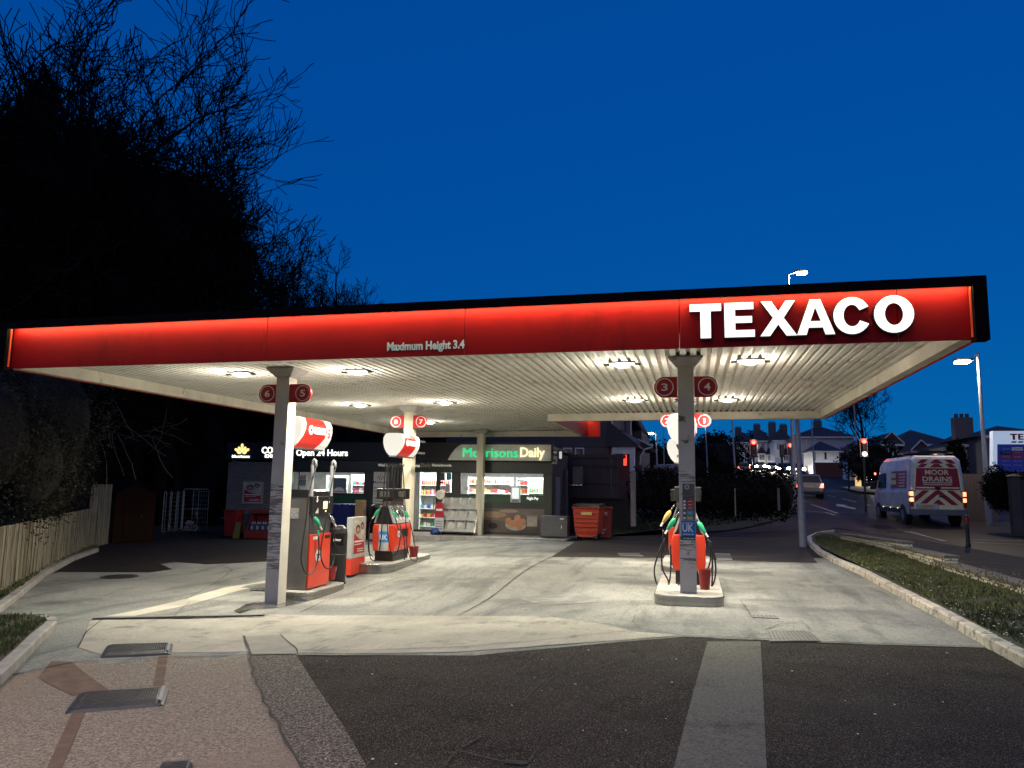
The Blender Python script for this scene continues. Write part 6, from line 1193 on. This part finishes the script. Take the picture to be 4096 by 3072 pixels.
# ------------------------------------------------------------------ painted brick wall on the right
PB = mat('painted_brick_wall', (.42, .39, .28), .8); brickify(PB, 1, (.60, .56, .42), (.50, .46, .33), (.14, .12, .08), .225, .075, vertical=(R(90), R(90), 0))
COP = mat('stone_coping', (.16, .145, .12), .9, col2=(.10, .09, .075), scale=6, bump=1, bscale=20)
t = thing('roadside_wall', 'stepped low painted brick wall with stone coping between the verge and the pavement', 'wall', (0, 0, 0))
top = [((3356, 2132), (3612, 2166)), ((3570, 2182), (3785, 2222)), ((3738, 2238), (4100, 2338)), ((4100, 2338), (4560, 2462))]; bot = [((3400, 2165), (3640, 2222)), ((3600, 2212), (3790, 2285)), ((3740, 2270), (4096, 2382)), ((4096, 2382), (4560, 2530))]
for k, ((t0, t1), (b0, b1)) in enumerate(zip(top, bot)):
    q0, q1 = P(t0[0]+4, b0[1] if k else 2158, .1), P(t1[0]+4, (b1[1]) if k != 0 else 2219, .1)
    z0, z1 = AY(t0[0], t0[1], q0.y).z, AY(t1[0], t1[1], q1.y).z; n = 12; d = (q1-q0); d.z = 0; d.normalize(); nn = Vector((-d.y, d.x, 0)); nn = nn if nn.x > 0 else -nn
    mb = MB(); mc = MB()
    for i in range(n):
        a, b = q0.lerp(q1, i/n), q0.lerp(q1, (i+1)/n); ta, tb = z0+(z1-z0)*i/n, z0+(z1-z0)*(i+1)/n
        ring = lambda p, tt: [(p.x, p.y, gz(p.x, p.y)-.05), (p.x, p.y, tt-.06), (p.x+nn.x*.22, p.y+nn.y*.22, tt-.06), (p.x+nn.x*.22, p.y+nn.y*.22, gz(p.x, p.y)-.05)]
        mb.loft([ring(a, ta), ring(b, tb)]); j = random.uniform(-.008, .008); g = d*.006
        rc = lambda p, tt: [(p.x-nn.x*.04, p.y-nn.y*.04, tt-.058+j), (p.x-nn.x*.04, p.y-nn.y*.04, tt+.005+j), (p.x+nn.x*.28, p.y+nn.y*.28, tt+.005+j), (p.x+nn.x*.28, p.y+nn.y*.28, tt-.058+j)]
        mc.loft([rc(a+g, ta), rc(b-g, tb)])
    o = mb.build('wall_section', PB, t); mc.build('coping', COP, o, bev=.008)
rg = random.Random(77); mb = MB()
for k in range(420):
    u_ = rg.random(); q = P(3430+u_*700, 2185+u_*215, .1); x, y, z = q.x-.03, q.y, q.z+abs(rg.gauss(0, .14)); s = .03
    mb.add([(x, y-s*rg.random(), z-s), (x-.01, y+s, z), (x, y, z+s), (x, y-s, z+s*.3)], [(0, 1, 2, 3)])
tag(mb.build('wall_ivy', mat('ivy_small', (.03, .035, .012), .7), fix=False), 'scraps of ivy climbing the painted brick wall', 'ivy', kind='stuff')
# ------------------------------------------------------------------ street furniture
q = P(3873, 2190, .06); t = thing('bollard', 'dark cast iron bollard with a red band on the pavement right of the van', 'bollard', q); h_ = AY(3868, 2060, q.y).z-q.z
MB().lathe([(.07, 0), (.07, .1), (.055, .14), (.05, h_*.72)], 16).build('shaft', BLACK, t, smooth=False); MB().lathe([(.056, h_*.721), (.058, h_*.9), (.056, h_*.92)], 16).build('red_band', mat('band_red', (.22, .01, .015), .5), t); MB().lathe([(.05, h_*.92), (.065, h_*.95), (.05, h_*.99), (0, h_)], 16).build('cap', BLACK, t)
POLE = mat('pole_galvanised', (.20, .21, .26), .5)
def street_lamp(px, py, base_y, pt, pl, label, arm, lit=True, r=.09, wide=True, e=0):
    q = P(px, base_y) if not isinstance(py, float) else GP(px, py); top = AY(pt[0], pt[1], q.y); t = thing('street_lamp', label, 'street lamp', q, group='street lamp columns'); T = top-q
    k = MB(); k.cyl((0, 0, 0), T*.22, r*1.35, r*1.35, 10); k.cyl(T*.22, T, r, r*.6, 10); k.build('pole', POLE, t, smooth=False)
    if arm:
        A = AY(arm[0], arm[1], q.y)-q; MB().cyl(T, A, .03, n=6).build('arm', POLE, t)
        s = .28 if A.x > T.x else -.28
        MB().loft([[(A.x+s*a, y_*w2, A.z+zz) for y_, zz in ((-1, 0), (1, 0), (1, .1), (-1, .1))] for a, w2 in ((-.4, .06), (.3, .15), (1.6, .15), (2.1, .06))]).build('lantern', DGREY, t)
        if lit:
            MB().loft([[(A.x+s*a, y_*w2, A.z+zz) for y_, zz in ((-1, -.09), (1, -.09), (1, -.005), (-1, -.005))] for a, w2 in ((.1, .2), (1.9, .22))]).build('lamp_lens', emis('street_lens', (1, .86, .55), 45), t, bev=.03)
            l = D.lights.new('street_glow', 'POINT'); l.energy = e; l.color = (1, .80, .55); l.shadow_soft_size = .15; lo = D.objects.new('street_glow', l); C.objects.link(lo); lo.parent = t; lo.location = (A.x+s*.9, 0, A.z-.3)
    return t
street_lamp(3160, 42., 0, (3153, 1098), 0, 'tall lit street lamp rising above the canopy near the big letters', (3185, 1090), e=900)
street_lamp(3920, 34., 0, (3910, 1412), 0, 'lit street lamp at right beside the price sign', (3880, 1443), e=900)
street_lamp(3190, 26., 0, (3172, 1300), 0, 'thick pale pole in front of the silver hatchback', None, r=.085)
street_lamp(2936, 60., 0, (2920, 1560), 0, 'thin grey pole left of the red traffic lights', None, r=.075)
street_lamp(3418, 75., 0, (3408, 1500), 0, 'thin grey pole left of the right red traffic light', None, r=.08)
street_lamp(3246, 70., 0, (3238, 1560), 0, 'thin wooden telegraph style pole by the white road sign', None, r=.07)
street_lamp(2628, 62., 0, (2625, 1735), 0, 'distant lit street lamp left of the hidden pump sign', (2616, 1732), e=40); street_lamp(2825, 95., 0, (2822, 1700), 0, 'distant lit street lamp right of the right front column', (2814, 1701), e=60)
street_lamp(2655, 60., 0, (2652, 1640), 0, 'thin dark pole behind the number 2 sign', None, r=.05)
# street lamp of the entrance, behind the camera to the left: it lights the foreground
t = thing('street_lamp', 'street lamp by the entrance lighting the foreground slabs', 'street lamp', (-7.0, -1.5, 0), group='street lamp columns'); MB().cyl((0, 0, -.3), (0, 0, 7.2), .09, .06, 10).build('pole', POLE, t); MB().cyl((0, 0, 7.2), (1.1, .6, 7.35), .03, n=6).build('arm', POLE, t); MB().box(.9, 1.6, .5, .8, 7.30, 7.40).build('lantern', DGREY, t); MB().box(1.0, 1.5, .55, .75, 7.25, 7.295).build('lamp_lens', emis('street_lens', (1, .86, .55), 30), t)
l = D.lights.new('street_glow', 'SPOT'); l.spot_size = R(125); l.spot_blend = .6; l.energy = 3000; l.color = (1, .80, .60); l.shadow_soft_size = .2; lo = D.objects.new('street_glow', l); C.objects.link(lo); lo.parent = t; lo.location = (1.25, .65, 7.1)
def traffic_light(px0, px1, pt, pb, base, y, label, red=True, white=False, dark=False):
    a, b = AY(px0, pb, y), AY(px1, pt, y); t = thing('traffic_light', label, 'traffic light', ((a.x+b.x)/2, y, gz(a.x, y)), group='traffic lights at the junction'); w_, h_ = (b.x-a.x)/2, b.z-a.z; z0 = a.z-t.location.z
    MB().cyl((0, .1, 0), (0, .1, z0+h_*.5), .06, n=8).build('pole', BLACK, t); bk = MB().box(-w_, w_, 0, .04, z0, z0+h_).build('backing_board', BLACK, t)
    if not dark:
        mb = MB(); e_ = w_*.07
        mb.box(-w_, w_, -.006, -.001, z0, z0+e_); mb.box(-w_, w_, -.006, -.001, z0+h_-e_, z0+h_); mb.box(-w_, -w_+e_, -.006, -.001, z0+e_, z0+h_-e_); mb.box(w_-e_, w_, -.006, -.001, z0+e_, z0+h_-e_); mb.build('white_border', WHITE, bk)
    MB().box(-w_*.55, w_*.55, -.15, -.008, z0+h_*.06, z0+h_*.94).build('signal_head', BLACK, t, bev=.02)
    for k, (f, m) in enumerate(((.86, emis('signal_red', (1, .03, .02), 22) if red else BLACK), (.5, DGREY), (.15, emis('signal_white', (.9, .95, .85), 1.5) if white else DGREY))):
        o = MB().prism(circ(0, z0+h_*f, w_*(.66 if k == 0 and red else .40 if not (white and k == 2) else .75), n=18), -.17, -.151).build('lamp', m, t)
        MB().tube([(w_*.5*math.cos(u), -.22, z0+h_*f+w_*.5*math.sin(u)) for u in [i*math.pi/8 for i in range(9)]], .012, 4).build('hood', BLACK, o)
    if red:
        l = D.lights.new('red_glow', 'POINT'); l.energy = 9; l.color = (1, .05, .03); l.shadow_soft_size = .1; lo = D.objects.new('red_glow', l); C.objects.link(lo); lo.parent = t; lo.location = (0, -.45, z0+h_*.86)
traffic_light(3002, 3027, 1759, 1831, 0, 46, 'leftmost red traffic light with white bordered board', True); traffic_light(3151, 3174, 1775, 1820, 0, 60, 'smaller red traffic light partly behind the thick pale pole', True)
traffic_light(3442, 3468, 1755, 1827, 0, 40, 'right hand red traffic light with a lit white disc below', True, True); traffic_light(3119, 3136, 1778, 1828, 0, 50, 'dark unlit back of a traffic light left of the middle red light', False, False, True); traffic_light(3384, 3400, 1790, 1835, 0, 62, 'dark back of a traffic light near the thin pole at right', False, False, True)
def keep_left(px0, px1, pt, pb, label):
    q = P((px0+px1)/2, pb); a, b = AY(px0, pb, q.y), AY(px1, pt, q.y); w_ = (b.x-a.x)/2; h_ = b.z-a.z; t = thing('traffic_island_bollard', label, 'lit bollard', q, group='lit traffic island bollards')
    MB().box(-w_, w_, -.1, .1, .04, h_).build('lit_body', emis('bollard_amber', (1, .62, .22), .9), t, bev=.04); MB().box(-w_*1.1, w_*1.1, -.14, .14, 0, .04).build('base', BLACK, t); MB().prism(circ(0, h_*.72, w_*.5, n=16), -.108, -.101).build('sign_disc', mat('amber_disc', (.5, .32, .10), .5), t)
keep_left(3423, 3444, 1903, 1949, 'glowing amber traffic island bollard below the right red traffic light'); keep_left(3163, 3176, 1872, 1898, 'small glowing amber bollard beside the thick pale pole')
iq = [(3365, 1953), (3420, 1948), (3480, 1955), (3560, 1966), (3560, 1978), (3440, 1972)]; o = sheet('traffic_island', iq, .10, mat('island_dark', (.05, .045, .04), .9), 1)
t = thing('road_sign', 'bright white reflective sign board low beside the oncoming grey car', 'sign', P(3254, 1896)); y_ = t.location.y; a, b = AY(3241, 1894, y_), AY(3267, 1866, y_); MB().box(a.x-t.location.x, b.x-t.location.x, -.03, 0, a.z-t.location.z, b.z-t.location.z).build('board', emis('sign_reflection_glow', (.8, 1, .95), .8), t, bev=.1); MB().cyl((0, .05, 0), (0, .05, 1.0), .04, n=6).build('post', DGREY, t)  # reflected light painted as a glow of the board itself
# guard rail on the traffic island and the person
q = P(3412, 1905); sc_ = 75/3075*1.0
t = thing('person', 'person in a dark coat and pale trousers standing by the kerb across the road', 'person', q); k = (AY(3412, 1856, q.y).z-q.z)/1.7
def person(t, k):
    sk = D.meshes.new('body'); V = [(0, 0, .95), (0, 0, 1.2), (0, .02, 1.42), (0, .02, 1.52), (0, .0, 1.66), (.1, 0, .9), (.12, -.05, .5), (.13, .02, .08), (.14, -.1, .04), (-.1, 0, .9), (-.11, .03, .5), (-.12, .08, .08), (-.12, -.04, .04), (.19, .02, 1.4), (.24, .03, 1.15), (.2, -.1, .92), (-.19, .02, 1.4), (-.24, .02, 1.15), (-.18, -.12, .95)]
    E_ = [(0, 1), (1, 2), (2, 3), (3, 4), (0, 5), (5, 6), (6, 7), (7, 8), (0, 9), (9, 10), (10, 11), (11, 12), (2, 13), (13, 14), (14, 15), (2, 16), (16, 17), (17, 18)]
    rr = [.14, .15, .14, .055, .10, .09, .065, .045, .04, .09, .065, .045, .04, .06, .045, .035, .06, .045, .035]
    sk.from_pydata([tuple(c*k for c in v_) for v_ in V], E_, []); o = D.objects.new('body', sk); C.objects.link(o); o.parent = t; m_ = o.modifiers.new('skin', 'SKIN')
    for i, v_ in enumerate(sk.skin_vertices[0].data): v_.radius = (rr[i]*k, rr[i]*k*.85); v_.use_root = i == 0
    s_ = o.modifiers.new('sub', 'SUBSURF'); s_.levels = 1; s_.render_levels = 2; sk.materials.append(mat('pale_trousers', (.22, .21, .27), .8)); return o
person(t, k); MB().lathe([(.17*k, .82*k), (.21*k, 1.0*k), (.19*k, 1.2*k), (.20*k, 1.4*k), (.08*k, 1.5*k)], 12).build('coat', mat('dark_coat', (.015, .012, .014), .8), t, smooth=True); MB().lathe([(0, 1.56*k), (.1*k, 1.62*k), (.115*k, 1.7*k), (.08*k, 1.79*k), (0, 1.81*k)], 10, c=(0, .015, 0)).build('hair', BARK, t, smooth=True)
t = thing('guard_rail', 'grey pedestrian guard rail frame beside the standing person', 'guard rail', P(3388, 1900)); w_ = .95
MB().tube([(-w_/2, 0, 0), (-w_/2, 0, 1.0), (w_/2, 0, 1.0), (w_/2, 0, 0)], .04, 6).build('frame', mat('rail_pale', (.3, .28, .27), .5), t); MB().bar((-w_/2, 0, .65), (w_/2, 0, .65), .03).build('rail', MATS['rail_pale'], t); MB().box(-w_/2, w_/2, .03, .05, 1.05, 1.5).build('sign_board', BLACK, t)
# price totem
y_ = 33; a = AY(3972, 1880, y_); t = thing('price_sign', 'tall white and dark blue fuel price totem cut by the right edge', 'price sign', (a.x, y_, gz(a.x, y_))); ox, oz = a.x, t.location.z
v = lambda px, py: (AY(px, py, y_).x-ox, AY(px, py, y_).z-oz); TW = emis('totem_white', (.50, .60, .72), .55); TB_ = emis('totem_blue', (.015, .02, .16), .35)
MB().prism([v(3972, 1905), v(4380, 1905), v(4380, 1723), v(3972, 1724)], 0, .35).build('cabinet', TW, t); MB().prism([v(3989, 1897), v(4370, 1897), v(4370, 1778), v(3989, 1777)], -.012, -.001).build('price_panel', TB_, t)
for c_, p0, p1 in (('T', 4041, 4068), ('E', 4073, 4093), ('S', 4098, 4120)):
    mb = MB(); a0, a1 = v(p0, 1759), v(p1, 1735)
    for poly in letter(c_, a0[0], a1[0], a0[1], a1[1]): mb.prism(poly, -.02, -.001)
    mb.build('sign_letter', mat('tes_red', (.35, .01, .03), .5), t)
for p0 in (4043, 4070, 4097): MB().prism([v(p0, 1771), v(p0+19, 1771), v(p0+25, 1765), v(p0+6, 1765)], -.018, -.001).build('underline_stroke', mat('stroke_navy', (.01, .015, .08), .5), t)
for k, (l_, r_, m1, m2) in enumerate((('Cafe', 'Costa', None, WHITE), ('F&F clothing', 'Timpson', BLACK, RB), ('Click+Collect', '24h', RB, RB), ('Bakery', 'Scan & Shop', None, None), ('Café open', 'Food to go', None, None))):
    p = 1789+k*16.4; a0, a1 = v(4001, p+13), v(4045, p); b0, b1 = v(4047, p+13), v(4090, p)
    if m1: MB().box(a0[0], a1[0], -.016, -.0125, a0[1], a1[1]).build('price_row', m1, t)
    if m2: MB().box(b0[0], b1[0], -.016, -.0125, b0[1], b1[1]).build('price_row', m2, t)
    text(l_, (a0[0]+.08, -.0165, a0[1]+.04), (a1[0]-a0[0])*.7, .06, mat('row_text', (.35, .38, .5), .5), t, bold=.01, ext=.002); text(r_, (b0[0]+.06, -.0165, b0[1]+.04), (b1[0]-b0[0])*.75, .06, BLACK if m2 is WHITE else MATS['row_text'], t, bold=.01, ext=.002)
# ------------------------------------------------------------------ vehicles
CGL = mat('car_glass', (.012, .012, .013), .25, spec=.25); TYRE = mat('tyre', (.015, .014, .014), .8); HEADL = emis('headlight_lens', (1, .95, .8), 60); TAILL = emis('tail_light_lit', (1, .16, .10), 5); PLATEY = mat('plate_yellow', (.5, .36, .08), .5)
def wheel(t, x, y, r, w_=.2):
    s = 1 if x > 0 else -1; o = MB().cyl((x-s*w_, y, r), (x, y, r), r, n=20).build('wheel', TYRE, t); MB().cyl((x+s*.001, y, r), (x+s*.012, y, r), r*.6, r*.5, n=14).build('hub', mat('wheel_hub', (.25, .25, .26), .4, .6), o)
def car(p, rz, m, label, L=4.0, W=1.72, H=1.46, lights='rear', e=30, cat='car', name='car', grp='cars at the traffic lights'):
    t = thing(name, label, cat, p, rz, group=grp); l, w_ = L/2, W/2; HB = .93
    prof = [(-l+.06, .24), (-l, .42), (-l+.01, .62), (-l+.06, HB), (-l+.25, HB+.02), (l*.42, HB), (l*.9, HB-.22), (l-.02, .60), (l, .42), (l-.06, .22), (l*.75, .20), (-l*.75, .20)]
    mb = MB()
    mb.loft([[(x, y*s_, .2+(z-.2)*k) for y, z in prof] for x, s_, k in ((-w_, .965, .90), (-w_+.06, .99, .97), (-w_+.25, 1, 1), (w_-.25, 1, 1), (w_-.06, .99, .97), (w_, .965, .90))]); mb.build('body', m, t, smooth=False, bev=.015)
    c = lambda x, y0, y1, z: [(-x, y0, z), (x, y0, z), (x, y1, z), (-x, y1, z)]
    yb0, yb1, yr0, yr1 = -l+.12, l*.5, -l+.42, l*.02
    cab = MB().loft([c(w_-.04, yb0, yb1, HB-.03), c(w_-.20, yr0, yr1, H-.07), c(w_-.28, yr0+.08, yr1-.08, H)]).build('cabin', m, t, bev=.02)
    g = lambda f: MB().add([tuple(v_) for v_ in f]+[tuple(Vector(v_)*.999+Vector((0, 0, -.003))) for v_ in f], [(0, 1, 2, 3), (7, 6, 5, 4)])
    lerp = lambda a, b, k: Vector(a).lerp(Vector(b), k)
    def pane(a, b, c_, d, nrm, nm):  # a,b bottom; c,d top
        n_ = Vector(nrm)*.012; q = [lerp(lerp(a, b, u), lerp(d, c_, u), v)+n_ for u, v in ((.06, .10), (.94, .10), (.94, .92), (.06, .92))]; MB().add(q, [(0, 1, 2, 3)]).build(nm, CGL, cab)
    x0, x1, zb, zt = w_-.04, w_-.20, HB-.03, H-.07
    pane((-x0, yb0, zb), (x0, yb0, zb), (x1, yr0, zt), (-x1, yr0, zt), (0, -.9, .3), 'rear_window'); pane((x0, yb1, zb), (-x0, yb1, zb), (-x1, yr1, zt), (x1, yr1, zt), (0, .8, .5), 'windscreen')
    for s in (-1, 1): pane((s*x0, yb0+.1, zb), (s*x0, yb1-.1, zb), (s*x1, yr1-.02, zt), (s*x1, yr0+.05, zt), (s*1, 0, .1), 'side_window')
    for sx_ in (-1, 1):
        for yy in (-l*.63, l*.63):
            MB().cyl((sx_*(w_-.1), yy, .31), (sx_*(w_+.004), yy, .31), .36, n=18).build('wheel_arch', BLACK, t); wheel(t, sx_*(w_+.014), yy, .30)
        MB().box(sx_*(w_+.0)-(.0 if sx_ > 0 else .16), sx_*(w_+.0)+(.16 if sx_ > 0 else .0), l*.38, l*.38+.09, HB-.02, HB+.10).build('door_mirror', m, t, bev=.02)
        MB().prism([(sx_*(w_-.42), .52), (sx_*(w_-.02), .50), (sx_*(w_-.02), .84), (sx_*(w_-.42), .78)], l-.10, l+.006).build('headlight', HEADL if lights == 'front' else WGL, t, bev=.02)
        MB().prism([(sx_*(w_-.26), .62), (sx_*(w_-.02), .62), (sx_*(w_-.03), .90), (sx_*(w_-.16), .88)], -l-.004, -l+.14).build('tail_light', TAILL if lights == 'rear' else mat('tail_off', (.2, .01, .01), .3), t, bev=.015)
    MB().box(-.26, .26, -l-.012, -l+.01, .64, .75).build('rear_plate', PLATEY, t); MB().box(-.26, .26, l-.02, l+.012, .38, .49).build('front_plate', WHITE, t); MB().box(-.45, .45, l-.03, l+.004, .52, .60).build('grille', BLACK, t)
    MB().box(-w_+.05, w_-.05, -l-.03, -l+.03, .36, .40).build('bumper_strip', DGREY, t)
    if lights == 'front':
        ld = D.lights.new('beam', 'SPOT'); ld.energy = e*40; ld.color = (1, .93, .78); ld.spot_size = R(95); ld.spot_blend = .8; ld.shadow_soft_size = .2; lo = D.objects.new('beam', ld); C.objects.link(lo); lo.parent = t; lo.location = (0, l+.25, .65); lo.rotation_euler = (R(76), 0, 0)
    return t
SILV = mat('car_silver', (.12, .115, .13), .32, .5, coat=.5); DK = mat('car_dark', (.03, .035, .035), .3, coat=.6); GRN = mat('car_grey_green', (.07, .085, .08), .3, coat=.6); CWH = mat('car_white', (.5, .5, .5), .35, coat=.5); CGR = mat('car_mid_grey', (.15, .15, .14), .3, coat=.5)
q = P(3238, 1994); car(q+Vector((0, 1.2, gz(q.x, q.y+1.2)-q.z)), R(-3), SILV, 'silver grey hatchback seen from behind with red tail lights lit', lights='rear')
for px, py, m, lab, rz in ((2977, 1874, GRN, 'dark oncoming car farthest left with bright headlights', 176), (3040, 1881, GRN, 'oncoming car second from the left, its headlights lit, behind the left red signal', 178), (3088, 1886, CWH, 'white oncoming car among the queue of headlights', 178),
                       (3008, 1878, GRN, 'dark oncoming car just left of the left red signal pole', 178), (3160, 1890, CGR, 'grey oncoming car between the small red signal and the thick pale pole', 178), (3132, 1893, DK, 'dark oncoming car with lit headlights left of the thick pale pole', 178), (3192, 1896, CGR, 'oncoming car mostly behind the thick pale pole with one bright headlight', 178), (3304, 1902, SILV, 'silver oncoming car in front of the red garden wall', 174), (3508, 1942, DK, 'dark oncoming car partly hidden behind the white van', 176)):
    q = P(px, py); car(q, R(rz), m, lab, lights='front', H=1.5)
q = P(2975, 1893); car(q, R(-2), DK, 'dark car at the left with red tail lights just above the hedge', lights='rear')
q = P(3052, 1858); car(q, R(60), CWH, 'white parked car in a drive before the pale houses', lights='none', H=1.7, grp='parked cars'); q = P(3168, 1862); car(q, R(80), DK, 'dark parked car in front of the middle pale house', lights='none', grp='parked cars')
t = thing('garden_wall', 'dark red brick garden wall in front of the white bungalow', 'wall', GP(3300, 101)); a, b = AY(3255, 1885, 101), AY(3385, 1885, 101); MB().box(a.x-t.location.x, b.x-t.location.x, 0, .25, -1, AY(3300, 1850, 101).z-t.location.z).build('wall', mat('red_brick_dark', (.10, .03, .025), .9), t)
# white van
def clip(poly, x0, x1, z0, z1):
    for ax, lim, sg in ((0, x0, 1), (0, x1, -1), (1, z0, 1), (1, z1, -1)):
        out = []
        for i in range(len(poly)):
            a, b = poly[i-1], poly[i]; ia, ib = (a[ax]-lim)*sg >= 0, (b[ax]-lim)*sg >= 0
            if ia != ib: k = (lim-a[ax])/(b[ax]-a[ax]); out.append((a[0]+(b[0]-a[0])*k, a[1]+(b[1]-a[1])*k))
            if ib: out.append(b)
        poly = out
        if not poly: return []
    return poly
q = P(3722, 2099); VW = mat('van_white', (.62, .61, .62), .35, coat=.4, col2=(.38, .37, .41), scale=1.5, spots=[(3, .6, .8, (.25, .23, .24), 6)]); VR_ = mat('van_red', (.30, .015, .03), .45); VY = mat('van_cream', (.78, .70, .38), .45)
van = thing('van', 'white panel van with red and cream chevrons and moor drains lettering on its rear doors', 'van', q, R(1.8))
st = []
for y, zt, hw, zb in ((-1.05, 2.50, .90, .55), (-1.0, 2.62, .96, .45), (-.85, 2.68, .985, .42), (3.0, 2.68, .985, .42), (3.55, 2.52, .97, .42), (4.25, 1.62, .95, .42), (4.75, 1.22, .90, .40), (4.9, .95, .82, .38)):
    k = zt; st.append([(-hw*.97, y, zb), (hw*.97, y, zb), (hw, y, zb+.35), (hw, y, min(1.25, k*.75)), (hw*.93, y, k*.80), (hw*.88, y, k-.14), (hw*.72, y, k), (-hw*.72, y, k), (-hw*.88, y, k-.14), (-hw*.93, y, k*.80), (-hw, y, min(1.25, k*.75)), (-hw, y, zb+.35)])
vb = MB().loft(st).build('body', VW, van, bev=.012)
YR = -1.053
rear = MB().prism([(-.86, .62), (.86, .62), (.88, 1.3), (.80, 2.1), (.68, 2.55), (-.68, 2.55), (-.80, 2.1), (-.88, 1.3)], YR-.018, YR).build('rear_doors', VY, van, bev=.01)
def chev(z0, z1, x0=-.86, x1=.86, n0=-4, n1=9, par=rear, d=.022, pitch=.40, wd=.21):
    for s in (-1, 1):
        for i in range(n0, n1):
            c = z0-1.2+i*pitch; pl = [(0, c), (0, c+wd), (s*1.2, c+wd-1.05), (s*1.2, c-1.05)]; pl = clip(pl, max(x0, 0) if s > 0 else x0, x1 if s > 0 else min(x1, 0), z0, z1)
            if len(pl) > 2: MB().prism(pl, YR-d, YR-.0185).build('chevron_stripe', VR_, par)
chev(2.22, 2.36, -.74, .74); chev(2.37, 2.53, -.66, .66); chev(.80, 1.34, -.84, .84)
rw = MB().prism([(-.80, 1.37), (.80, 1.37), (.72, 2.19), (-.72, 2.19)], YR-.03, YR-.0185).build('rear_window_panel', VR_, rear, bev=.01)
text('MOOR', (-.42, YR-.0305, 1.94), .84, .19, VY, rw, bold=.018, ext=.003); text('DRAINS', (-.52, YR-.0305, 1.68), 1.04, .19, VY, rw, bold=.018, ext=.003)
for z, m, x in ((1.62, WHITE, .52), (1.55, VY, .5)): MB().box(-x, x, YR-.033, YR-.0305, z, z+.025).build('text_line', m, rw)
for s in (-1, 1): MB().box(s*.44-.32, s*.44+.32, YR-.033, YR-.0305, 1.42, 1.47).build('text_line', VY, rw)
MB().prism(circ(0, 1.42, .07, n=14), YR-.037, YR-.0335).build('lock_cover', BLACK, rw); MB().box(-.004, .004, YR-.026, YR-.0185, .64, 1.36).build('door_gap', BLACK, rear); MB().box(.03, .28, YR-.05, YR-.0235, 1.10, 1.14).build('door_handle', BLACK, rear)
bp = MB().prism([(-.98, .40), (.98, .40), (.98, .63), (-.98, .63)], YR-.06, -.8).build('bumper', mat('bumper_grey', (.12, .12, .13), .5), van, bev=.02); MB().prism([(-.80, .66), (-.02, .66), (-.02, .84), (-.80, .84)], YR-.04, YR-.0245).build('plate_panel', VW, van, bev=.02); MB().box(-.62, -.14, YR-.05, YR-.0405, .69, .80).build('number_plate', PLATEY, van)
for s in (-1, 1):
    x0, x1 = (s*.87, s*.99)
    for z0, z1, m in ((1.12, 1.30, emis('van_tail', (1, .30, .14), 3)), (.90, 1.06, MATS.get('van_tail'))): MB().box(min(x0, x1), max(x0, x1), YR-.03, -.9, z0, z1).build('tail_light', m or emis('van_tail', (1, .30, .14), 3), van, bev=.02)
    MB().box(min(x0, x1), max(x0, x1), YR-.02, -.9, .72, 1.36).build('tail_light_cluster', mat('cluster_red', (.25, .01, .01), .3), van, bev=.02)
    for yy in (0, 3.65):
        MB().cyl((s*.80, yy, .36), (s*.99, yy, .36), .44, n=20).build('wheel_arch', BLACK, van); wheel(van, s*1.0, yy, .36, .25)
    MB().box(s*1.0-.012, s*1.0+.012, .45, 3.15, .44, .62).build('sill_moulding', BLACK, van); MB().box(s*1.0+(-.0 if s > 0 else -.25), s*1.0+(.25 if s > 0 else 0), 3.75, 3.9, 1.35, 1.70).build('door_mirror', BLACK, van, bev=.03)
wn = MB().prism([(-.55, 1.42), (1.55, 1.42), (1.55, 2.10), (-.55, 2.10)], -.985, -.972, 'x').build('side_window_panel', VR_, van)
for v_ in wn.data.vertices: v_.co.x += (v_.co.z-1.42)*.10-.01
for k, (y0_, y1_, z0_, z1_, m) in enumerate(((.85, 1.48, 1.82, 2.02, VY), (.75, 1.48, 1.56, 1.75, VY), (-.4, .55, 1.95, 1.99, WHITE), (-.4, .4, 1.83, 1.87, WHITE), (-.4, .35, 1.71, 1.75, WHITE), (-.4, .4, 1.6, 1.64, WHITE), (-.4, .35, 1.48, 1.52, WHITE))):
    MB().box(-1.005+(z0_-1.42)*.10, -.996+(z0_-1.42)*.10, y0_, y1_, z0_, z1_).build('side_lettering', m, wn)
MB().prism([(2.35, 1.42), (3.55, 1.42), (3.35, 2.0), (2.40, 2.05)], -.995, -.94, 'x').build('cab_window', CGL, van); MB().prism([(-.75, 1.66), (.75, 1.66), (.66, 2.42), (-.66, 2.42)], 3.9, 3.93).build('windscreen', CGL, van)
for k in (.55, 1.6, 2.7): MB().box(-1.02, -1.0, k, k+.1, .60, .64).build('side_marker', emis('marker_amber', (1, .75, .45), 1.5), van)
MB().box(-.99, -.94, 4.0, 4.1, 2.0, 2.1).build('roof_marker', TAILL, van)
for yy in (-.6, 1.2): MB().tube([(-.75, yy, 2.6), (-.75, yy, 2.8), (.75, yy, 2.8), (.75, yy, 2.6)], .025, 6).build('roof_bar', BLACK, van)
MB().box(-.5, .62, -.7, 2.2, 2.82, 2.88).build('ladder', BLACK, van)
